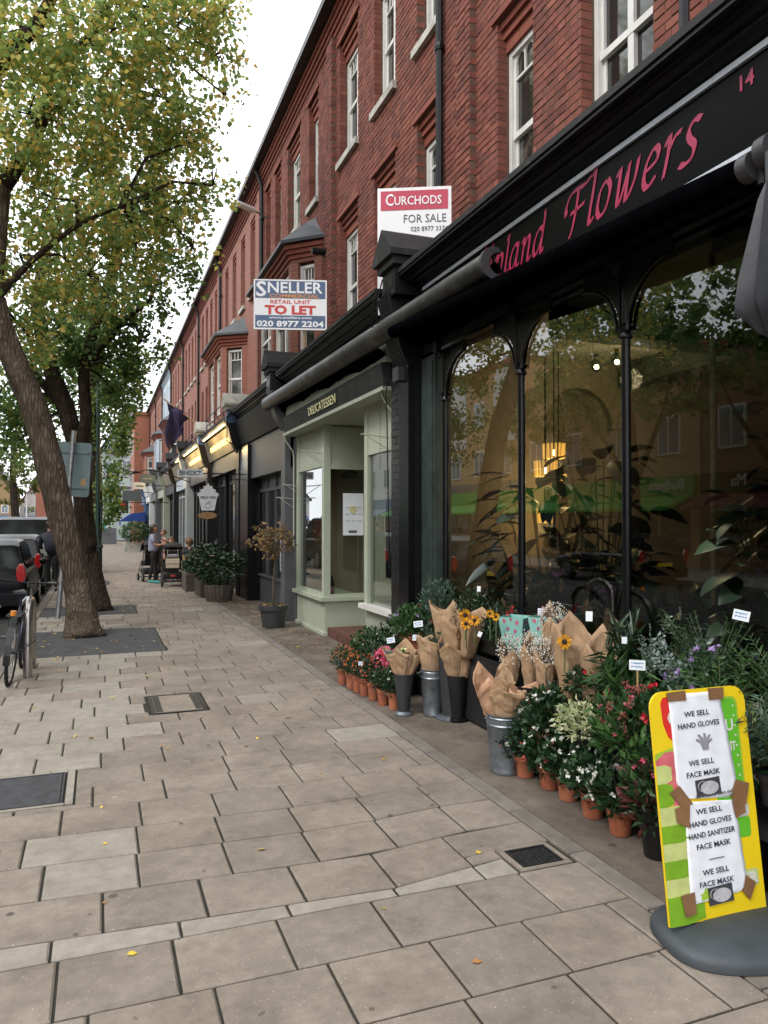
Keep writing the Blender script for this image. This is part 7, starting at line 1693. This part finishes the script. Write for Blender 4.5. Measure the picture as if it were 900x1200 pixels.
t = board('hanging_sign', 'dim grey hanging sign farthest away under the pale gabled house', 'sign', 1.25, 2.3, 2.9, 3.5, 45, 'grey_paint', .06); MB().tube([(2.3, 45.03, 3.4), (3.1, 45.03, 3.4)], .02, 6).build('arm', 'black_paint', t)
t = thing('blue_awning', 'small blue shop awning beyond the red emblem sign', 'awning', (1.4, 54, 1.9)); 
MB().prism([(1.40, 1.75), (1.40, 1.83), (2.1, 2.3), (3.0, 2.4), (3.0, 1.75)], 1, 54, 56.5).build('canopy', 'blue_cloth', t); MB().box(1.36, 1.4, 53.98, 56.52, 1.5, 1.83).build('valance', 'blue_cloth', t)
# flag
t = thing('flag', 'dark purple flag drooping from a slanted wall pole above the shops', 'flag', (3.7, 24, 4.2))
MB().tube([(3.75, 24, 4.15), (1.86, 24, 5.5)], .022, 6).build('flag_pole', 'cane', t, smooth=True)
fm = MB(); vs = []; 
for i in range(9):
    for j in range(9):
        u, v = i/8, j/8; top = Vector((2.62-.62*u, 24, 4.98+.43*u)); drop = (1.0+.45*sin(u*pi*.9)) if u > .05 else .5
        p_ = top+Vector((-.25*v*(1-u)+.05*sin(v*9+u*5)-.12*v*u, .09*sin(u*9+v*4), -drop*v*(.55+.6*u))); vs.append(p_)
fm._add(vs, [(i*9+j, i*9+j+1, (i+1)*9+j+1, (i+1)*9+j) for i in range(8) for j in range(8)]); fo = fm.build('flag_cloth', 'flag_purple', t, smooth='all'); q = fo.modifiers.new('th', 'SOLIDIFY'); q.thickness = .006
t = thing('security_camera', 'white tube camera on the brick wall near the gutter', 'camera', (3.7, 17.4, 8.7)); MB().tube([(3.45, 17.9, 9.2), (2.95, 17.4, 9.1)], .07, 10).build('camera_tube', 'white_paint', t, smooth=True); MB().tube([(3.8, 18, 9.1), (3.5, 17.95, 9.2)], .02, 6).build('arm', 'grey_paint', t)
t = thing('wall_lamp', 'small black wall lamp on the brickwork right of the retail unit board', 'lamp', (3.6, 12.9, 6.5)); MB().tube([(3.5, 12.8, 6.5), (3.72, 12.8, 6.5)], .06, 10).tube([(3.72, 12.8, 6.5), (3.8, 12.8, 6.5)], .09, 10).build('lamp_body', 'black_paint', t, smooth=True)
t = thing('support_arm', 'black diagonal iron arm above the nearest cornice', 'bracket', (3.7, 3.6, 5.6)); MB().tube([(3.8, 3.95, 6.1), (3.1, 3.35, 4.7)], .03, 6).tube([(3.1, 3.35, 4.7), (3.1, 3.35, 4.36)], .03, 6).build('arm', 'black_paint', t)

# ================================================================== PLANTERS
t = thing('potted_tree', 'dry brown leaved little tree in a grey tapered pot', 'tree', (2.64, 12.0, 0))
p_ = potmb(2.66, 12.05, 0, .235, .36).build('pot', 'dark_metal', t, smooth=True); MB().lathe([(.001, 0), (.2, 0)], (2.66, 12.05, .31), 14).build('soil', 'soil', t)
tr = MB().tube([(2.66, 12.05, .3), (2.64, 12.0, .7), (2.68, 12.02, 1.1), (2.66, 12.0, 1.35)], [.02, .016, .015, .01], 7)
for k in range(16): e = blobpts((2.66, 12.0, 1.42), (.36, .36, .24), 1, .7)[0]; tr.tube([(2.67, 12.0, 1.15), tuple((Vector(e)+Vector((2.66, 12, 1.3)))/2), tuple(e)], [.008, .005, .002], 4, caps=False)
tr.build('trunk', 'twig', t, smooth=True); stuff(leaves('crown', np.repeat(blobpts((2.66, 12.0, 1.40), (.36, .36, .26), 34, .35), 13, 0)+RNG.normal(size=(442, 3))*.05, .08, 'lf_dry', t, droop=.7, asp=.5))
stuff(leaves('fallen_foliage', blobpts((2.66, 12.05, .37), (.2, .2, .04), 50, .3), .06, 'lf_dry', t))
p = gp(257, 704); t = thing('barrel_planter', 'half barrel planter of wooden staves with big dark leaves', 'planter', (p.x, p.y, 0)); K = 22; r0, r1, H_ = .27, .31, .36
for k in range(K):
    a0, a1 = 2*pi*k/K+.012, 2*pi*(k+1)/K-.012; vs = []
    for r_, z in ((r0, 0), (r1, H_*.6), (r1-.005, H_)):
        for rr, a in ((r_, a0), (r_, a1), (r_-.025, a1), (r_-.025, a0)): vs.append((p.x+rr*cos(a), p.y+rr*sin(a), z))
    MB()._add(vs, [(i*4+j, i*4+(j+1) % 4, (i+1)*4+(j+1) % 4, (i+1)*4+j) for i in range(2) for j in range(4)]+[(8, 9, 10, 11)]).build('stave', 'barrel_wood', t)
MB().lathe([(r0+.012, .06), (r0+.016, .09)], (p.x, p.y, 0), 24).build('hoop', 'dark_metal', t); MB().lathe([(.001, 0), (r1-.03, 0)], (p.x, p.y, H_-.04), 16).build('soil', 'soil', t)
def fatsia(t, c, r, n, size=.13):
    P = blobpts(c, r, n, .45); Q = []; D = []
    for e in P:
        e = Vector(e); o = (e-Vector(c)).normalized(); o.z = o.z*.4-.1; a = o.orthogonal().normalized(); s_ = o.cross(Vector((0, 0, 1))).normalized()
        for k in range(5): q = (k-2)*.55; Q.append(tuple(e)); D.append(tuple(o*cos(q)+s_*sin(q)))
    stuff(leaves('foliage', Q, size, 'lf_dark', t, asp=.38, dirs=D, svar=.2))
fatsia(t, (p.x+.02, p.y+.0, .72), (.47, .42, .36), 190)
t = thing('fatsia_shrub', 'big dark glossy leaved shrub in the wooden box beyond the barrel planter', 'shrub', (2.4, 17.9, 0)); fatsia(t, (2.45, 17.9, .80), (.48, .62, .44), 240)
MB().box(2.15, 2.62, 17.3, 18.4, .0, .36).build('planter_box', 'barrel_wood', t); MB().box(2.18, 2.59, 17.33, 18.37, .36, .365).build('soil', 'soil', t)
for y_ in (17.0, 16.75): MB().tube([(2.25, y_, 0), (2.25, y_, .55)], .02, 6).build('rail_post', 'black_paint', t)
t = thing('wooden_planter', 'square wooden planter at the seated group with leaves over it', 'planter', (2.2, 19.3, 0)); MB().box(2.0, 2.45, 18.9, 19.9, 0, .42).build('planter_box', 'barrel_wood', t); fatsia(t, (2.3, 19.3, .68), (.3, .5, .3), 110)
t = thing('planter_shrub', 'round clipped shrub in a pale planter at the far end of the shops', 'shrub', (2.0, 46, 0)); MB().box(1.4, 2.6, 45.7, 46.5, 0, .5).build('planter_box', 'sill_stone', t); stuff(leaves('foliage', blobpts((2.0, 46, 1.15), (.9, .8, .62), 2200, .6), .1, 'lf_mid', t)); 
for x in (1.75, 2.2): MB().tube([(x, 46, .4), (x, 46, 1.1)], .04, 6).build('stem', 'twig', t)
t = thing('cafe_screen', 'low black frame screen behind the standing woman', 'screen', (1.75, 24, 0)); s_ = MB()
for x in (1.5, 2.3): s_.box(x-.025, x+.025, 24, 24.05, 0, 1.1)
s_.box(1.5, 2.3, 24, 24.05, 1.02, 1.1).box(1.5, 2.3, 24, 24.05, .15, .2); s_.build('frame', 'black_paint', t); MB().box(1.53, 2.27, 24.015, 24.03, .2, 1.02).build('panel', 'fabric_black', t)

# ================================================================== PEOPLE
def skinned(name, V, E, mt, parent, sub_=2, root=0):
    me = bpy.data.meshes.new(name); o0 = org(parent); me.from_pydata([tuple(Vector(v[0])-o0) for v in V], E, []); me.materials.append(M[mt])
    o = bpy.data.objects.new(name, me); C.objects.link(o); o.parent = parent
    m_ = o.modifiers.new('skin', 'SKIN'); m_.use_smooth_shade = True
    for i, v in enumerate(V): r_ = v[1]; me.skin_vertices[0].data[i].radius = (r_, r_) if not isinstance(r_, tuple) else r_; me.skin_vertices[0].data[i].use_root = (i == root)
    s = o.modifiers.new('sub', 'SUBSURF'); s.levels = sub_; s.render_levels = sub_; return o
def chain(pts): return [(pts[i], pts[i+1]) for i in range(len(pts)-1)]
def head(t, c, fwd, s, hair, hairlen=0., skin='skin'):
    """skull with face, ears, nose and hair"""
    f = Vector(fwd).normalized(); r_ = f.cross(Vector((0, 0, 1))).normalized(); c = Vector(c)
    m_ = MB(); n = 16; vs = []; rows = 12
    for i in range(rows+1):
        ph = pi*i/rows; z = -cos(ph); rad = sin(ph)
        for k in range(n):
            a = 2*pi*k/n; fx = cos(a); sx = sin(a); jaw = 1 if z > -.2 else 1-.35*(-z-.2); e = rad*(.82+.16*(fx > 0)*(z < .2))*jaw
            p_ = c+f*(fx*e*.098*s+(.014*s if z < -.3 else 0))+r_*(sx*rad*.078*s*jaw)+Vector((0, 0, z*.118*s))
            if fx > .95 and -.35 < z < .12: p_ += f*.018*s*(1-abs(z+.15)*2)
            vs.append(p_)
    m_._add(vs, [(i*n+k, i*n+(k+1) % n, (i+1)*n+(k+1) % n, (i+1)*n+k) for i in range(rows) for k in range(n)]); h = m_.build('head', skin, t, smooth='all')
    for sg_ in (-1, 1):
        MB().ball(tuple(c+r_*sg_*.08*s+Vector((0, 0, -.005))), .022*s, 6, sx=.6).build('ear', skin, t, smooth='all'); MB().ball(tuple(c+r_*sg_*.03*s+f*.088*s+Vector((0, 0, .01*s))), .010*s, 6).build('eye', 'ink', t)
    q = MB(); q.slab(c+f*.096*s+Vector((0, 0, -.06*s)), r_, Vector((0, 0, 1)), [(-.022*s, 0), (.022*s, 0), (.015*s, .008*s), (-.015*s, .008*s)], .006); q.build('mouth', 'petal_coral', t)
    hm = MB(); vs = []
    for i in range(rows+1):
        ph = pi*i/rows; z = -cos(ph); rad = sin(ph)
        for k in range(n):
            a = 2*pi*k/n; fx = cos(a); sx = sin(a)
            cut_ = fx > .25 and z < .45; lo = -.35 if hairlen == 0 else -1.
            zz = max(z, lo) if not cut_ else max(z, .45+.2*(1-fx)); k1 = 1.14
            y_ = Vector((0, 0, zz*.125*s-(hairlen*max(0, -zz) if hairlen else 0)))
            rr = math.sqrt(max(0, 1-zz*zz)) if not hairlen or zz > -.2 else .85
            vs.append(c+f*(fx*rr*.100*s*k1-.008)+r_*(sx*rr*.088*s*k1)+y_)
    hm._add(vs, [(i*n+k, i*n+(k+1) % n, (i+1)*n+(k+1) % n, (i+1)*n+k) for i in range(rows) for k in range(n)]); hm.build('hair', hair, t, smooth='all')
def hand(t, w_, d, s=1., skin='skin'):
    """palm, four unequal bent fingers and a side thumb"""
    d = Vector(d).normalized(); r_ = d.cross(Vector((0, 0, 1))); r_ = r_.normalized() if r_.length > .1 else Vector((1, 0, 0)); n_ = r_.cross(d)
    w_ = Vector(w_); V = [(w_, .022*s), (w_+d*.05*s, .028*s), (w_+d*.085*s, .026*s)]; E = [(0, 1), (1, 2)]; skinned('palm', V, E, skin, t, 1)
    for i, (o_, L_) in enumerate(((-.028, .062), (-.009, .074), (.010, .068), (.028, .052))):
        b = w_+d*.085*s+r_*o_*s; skinned('finger', [(b, .0095*s), (b+d*L_*.5*s-n_*.008*s, .009*s), (b+d*L_*.85*s-n_*.03*s, .008*s)], [(0, 1), (1, 2)], skin, t, 1)
    b = w_+d*.03*s-r_*.025*s; skinned('thumb', [(b, .011*s), (b+d*.03*s-r_*.025*s, .010*s), (b+d*.06*s-r_*.03*s, .009*s)], [(0, 1), (1, 2)], skin, t, 1)
# standing woman
wx, wy = 1.42, 21.9; k = .955
t = thing('person', 'woman with dark shoulder length hair in grey blue t-shirt and black leggings holding a baby', 'person', (wx, wy, 0)); fw = Vector((.93, -.2, 0)).normalized(); sd_ = Vector((fw.y, -fw.x, 0))
def W(a, b, z): return Vector((wx, wy, 0))+fw*a+sd_*b+Vector((0, 0, z*k))
for s in (-1, 1):
    skinned('leg', [(W(0, .08*s, .92), .10), (W(.02, .09*s, .75), .085), (W(.03+.05*s, .09*s, .48), .058), (W(.0+.07*s, .09*s, .28), .052), (W(-.02+.09*s, .09*s, .09), .036)], chain(range(5)), 'fabric_black', t)
    skinned('shoe', [(W(-.05+.09*s, .09*s, .045), .038), (W(.04+.09*s, .09*s, .04), .04), (W(.14+.09*s, .095*s, .03), .028)], chain(range(3)), 'shoe_teal', t)
skinned('t_shirt', [(W(0, 0, .90), .155), (W(.0, 0, 1.02), .135), (W(-.01, 0, 1.18), .13), (W(-.01, 0, 1.34), .125), (W(-.01, 0, 1.42), .075), (W(0, .15, 1.385), .062), (W(.03, .2, 1.27), .056), (W(.06, .21, 1.18), .056), (W(0, -.15, 1.385), .062), (W(.03, -.2, 1.27), .056), (W(.06, -.21, 1.18), .056)], [(0, 1), (1, 2), (2, 3), (3, 4), (3, 5), (5, 6), (6, 7), (3, 8), (8, 9), (9, 10)], 'shirt_blue', t)
skinned('neck', [(W(-.01, 0, 1.40), .05), (W(.0, 0, 1.5), .045)], [(0, 1)], 'skin', t, 1)
for s in (-1, 1):
    skinned('arm', [(W(.06, .21*s, 1.2), .04), (W(.1, .2*s, 1.10), .037), (W(.22, .15*s, 1.12), .032), (W(.32, .08*s, 1.14), .025)], chain(range(4)), 'skin', t); hand(t, W(.32, .08*s, 1.14), fw*.8+sd_*(-.5*s)+Vector((0, 0, .1)))
head(t, W(.02, 0, 1.60), fw, 1., 'hair_brown', .14)
b = thing('person', 'baby in pink held up in the arms of the standing woman', 'person', tuple(W(.3, 0, 1.15)))
skinned('pink_suit', [(W(.28, 0, 1.14), .085), (W(.28, 0, 1.24), .085), (W(.27, 0, 1.33), .07), (W(.3, .09, 1.31), .035), (W(.38, .12, 1.24), .028), (W(.3, -.09, 1.31), .035), (W(.38, -.12, 1.24), .028), (W(.36, .06, 1.08), .05), (W(.40, .07, .96), .04), (W(.36, -.06, 1.08), .05), (W(.40, -.07, .96), .04)], [(0, 1), (1, 2), (2, 3), (3, 4), (2, 5), (5, 6), (0, 7), (7, 8), (0, 9), (9, 10)], 'cloth_pink', b)
head(b, W(.28, 0, 1.47), -fw+Vector((0, -.5, 0)), .78, 'hair_ginger')
for s in (-1, 1): hand(b, W(.38, .12*s, 1.24), fw, .5)
def seated(label, x, y, fwd, top, pants, hair, s=1., lean=0.):
    t = thing('person', label, 'person', (x, y, 0)); f = Vector(fwd).normalized(); r_ = Vector((f.y, -f.x, 0)); O = Vector((x, y, 0))
    def W(a, b, z): return O+f*a+r_*b+Vector((0, 0, z))
    for q in (-1, 1):
        skinned('leg', [(W(-.02, .09*q, .50), .095), (W(.2, .1*q, .52), .08), (W(.42, .1*q, .50), .058), (W(.44, .1*q, .28), .05), (W(.42, .1*q, .09), .036)], chain(range(5)), pants, t); skinned('shoe', [(W(.38, .1*q, .04), .038), (W(.5, .1*q, .035), .036), (W(.57, .1*q, .03), .028)], chain(range(3)), 'fabric_black', t)
    skinned('jacket', [(W(-.03, 0, .50), .15), (W(-.02+lean*.3, 0, .68), .14), (W(lean*.7, 0, .86), .145), (W(lean, 0, .97), .08), (W(lean*.7, .17, .93), .06), (W(.06, .22, .76), .052), (W(.24, .16, .68), .044), (W(lean*.7, -.17, .93), .06), (W(.06, -.22, .76), .052), (W(.24, -.16, .68), .044)], [(0, 1), (1, 2), (2, 3), (2, 4), (4, 5), (5, 6), (2, 7), (7, 8), (8, 9)], top, t)
    skinned('neck', [(W(lean, 0, .95), .05), (W(lean+.02, 0, 1.06), .045)], [(0, 1)], 'skin', t, 1); head(t, W(lean+.03, 0, 1.16), f, s, hair)
    for q in (-1, 1): hand(t, W(.26, .15*q, .68), f)
seated('seated adult in dark navy jacket facing away at the cafe table', 2.25, 20.4, (.15, 1, 0), 'cloth_navy', 'fabric_black', 'hair_ginger', lean=.05)
seated('seated person with reddish hair behind the pushchair hood', 1.98, 22.6, (-.2, -1, 0), 'cloth_pink', 'cloth_navy', 'hair_ginger')
seated('seated person facing the viewer beyond the one in navy', 2.42, 22.3, (-.1, -1, 0), 'cloth_navy', 'cloth_navy', 'hair_ginger')
for x, y_, a in ((2.25, 20.4, 0), (1.98, 22.6, 1), (2.42, 22.3, 1)):
    t = thing('cafe_chair', 'pale cafe chair under the seated %s' % ('adult in navy' if y_ < 21 else ('person with reddish hair' if x < 2.2 else 'person facing the viewer')), 'chair', (x, y_, 0), 'cafe chairs')
    MB().box(x-.2, x+.2, y_-.2, y_+.2, .38, .41).build('seat', 'cane', t); yb_ = y_-.2 if not a else y_+.2
    MB().box(x-.2, x+.2, yb_-.015, yb_+.015, .6, .85).build('backrest', 'cane', t)
    for dx_ in (-.18, .18):
        for dy_ in (-.18, .18): MB().tube([(x+dx_, y_+dy_, 0), (x+dx_, y_+dy_, .38)], .014, 6).build('leg', 'dark_metal', t)
        MB().tube([(x+dx_, yb_, .4), (x+dx_, yb_, .86)], .014, 6).build('back_post', 'dark_metal', t)
t = thing('cafe_table', 'small round cafe table between the seated people', 'table', (2.3, 21.4, 0)); MB().lathe([(.001, .70), (.34, .70), (.34, .73), (.001, .73)], (2.3, 21.4, 0), 20).build('table_top', 'dark_metal', t); MB().tube([(2.3, 21.4, 0), (2.3, 21.4, .7)], .03, 8).lathe([(.001, 0), (.2, 0), (.04, .04)], (2.3, 21.4, 0), 14).build('pedestal_leg', 'dark_metal', t)
# pushchairs
def pushchair(label, x, y, bag, hood, rz=0.):
    t = thing('pushchair', label, 'pushchair', (x, y, 0)); T = Matrix.Translation((x, y, 0)) @ Matrix.Rotation(rz, 4, 'Z')
    def mb(): m = MB(); m.T = T; return m
    for sx in (-.27, .27):
        for yy, r_ in ((-.28, .13), (.42, .10)):
            w_ = mb().tube([(sx-.022, yy, r_), (sx+.022, yy, r_)], r_, 18).build('wheel', 'tyre', t, smooth=True); mb().tube([(sx-.026, yy, r_), (sx+.026, yy, r_)], r_*.55, 12).build('hub', 'rim', w_, smooth=True)
        mb().tube([(sx, -.28, .13), (sx*.98, -.1, .45), (sx*.92, -.42, 1.02)], .016, 8).tube([(sx, .42, .10), (sx*.95, .15, .5), (sx*.95, -.05, .6)], .014, 8).build('frame_side', 'steel', t, smooth=True)
    mb().tube([(-.25, -.42, 1.02), (-.22, -.47, 1.06), (.22, -.47, 1.06), (.25, -.42, 1.02)], .02, 8).build('handle', 'fabric_black', t, smooth=True)
    mb().tube([(-.27, -.28, .13), (.27, -.28, .13)], .012, 6).tube([(-.27, .42, .1), (.27, .42, .1)], .012, 6).build('axle', 'dark_metal', t)
    b_ = mb().box(-.23, .23, -.24, .34, .2, .36).build('basket', 'fabric_black', t); bevel(b_, .04)
    s_ = mb().prism([(-.16, .48), (.3, .42), (.42, .5), (.3, .56), (-.08, .6), (-.22, .98), (-.3, .95)], 0, -.2, .2).build('seat', 'fabric_black', t); bevel(s_, .02)
    hm = mb(); n = 9
    pts = [[(sx*.23, .0-.3*cos(a)+.0, .80+.30*sin(a)) for sx in (-1, -.6, 0, .6, 1)] for a in [pi*.95-pi*.75*k/n for k in range(n+1)]]
    vs = []
    for i, row in enumerate(pts):
        for j, p_ in enumerate(row): vs.append((p_[0], -p_[1]*1. if False else p_[1], p_[2]+(.05 if j in (1, 3) else (.07 if j == 2 else 0))))
    hm._add(vs, [(i*5+j, i*5+j+1, (i+1)*5+j+1, (i+1)*5+j) for i in range(n) for j in range(4)]); h_ = hm.build('hood', hood, t, smooth='all'); q = h_.modifiers.new('th', 'SOLIDIFY'); q.thickness = .012
    if bag:
        bb = mb().box(-.17, .17, -.50, -.40, .50, .74).build('hanging_bag', 'bag_cream', t); bevel(bb, .02); f_ = mb().box(-.175, .175, -.512, -.49, .62, .75).build('bag_flap', 'bag_cream', t); bevel(f_, .008)
        mb().tube([(-.15, -.45, .74), (-.12, -.47, 1.0)], .006, 5).tube([(.15, -.45, .74), (.12, -.47, 1.0)], .006, 5).build('bag_strap', 'bag_cream', t); mb().box(-.06, .06, -.255, -.242, .27, .31).build('basket_badge', 'red_logo', t)
        c_ = mb().box(-.14, .14, -.36, -.2, .76, .86).build('grey_blanket', 'fabric_grey', t); bevel(c_, .04)
    return t
pushchair('black pushchair with silver frame and cream bag hanging from its handle', 1.86, 20.75, True, 'fabric_black', R(-6))
pushchair('second black pushchair half hidden behind the standing woman', 1.42, 22.85, False, 'fabric_black', R(8))
# man in dark clothes between the cars and the trees
mx_, my_ = -1.08, 20.2; t = thing('person', 'person in dark clothes at the kerb half hidden behind the sign pole', 'person', (mx_, my_, 0)); O = Vector((mx_, my_, 0))
for s in (-1, 1): skinned('leg', [(O+Vector((.09*s, 0, .9)), .1), (O+Vector((.1*s, .02, .5)), .06), (O+Vector((.1*s, 0, .09)), .04)], chain(range(3)), 'fabric_black', t); skinned('shoe', [(O+Vector((.1*s, -.04, .04)), .04), (O+Vector((.1*s, .12, .035)), .035)], [(0, 1)], 'fabric_black', t, 1)
skinned('coat', [(O+Vector((0, 0, .9)), .17), (O+Vector((0, .02, 1.15)), .17), (O+Vector((-.05, .1, 1.36)), .16), (O+Vector((-.06, .14, 1.44)), .08), (O+Vector((.14, .1, 1.36)), .07), (O+Vector((.2, .2, 1.1)), .055), (O+Vector((.1, .4, 1.05)), .045), (O+Vector((-.22, .1, 1.36)), .07), (O+Vector((-.28, .2, 1.1)), .055), (O+Vector((-.25, .4, 1.05)), .045)], [(0, 1), (1, 2), (2, 3), (2, 4), (4, 5), (5, 6), (2, 7), (7, 8), (8, 9)], 'cloth_navy', t)
skinned('neck', [(O+Vector((-.06, .14, 1.44)), .05), (O+Vector((-.06, .17, 1.55)), .045)], [(0, 1)], 'skin', t, 1); head(t, O+Vector((-.06, .18, 1.62)), (-.3, 1, -.1), .95, 'hair_brown')
for s in (-1, 1): hand(t, O+Vector((.1 if s > 0 else -.25, .4, 1.05)), (0, 1, 0))
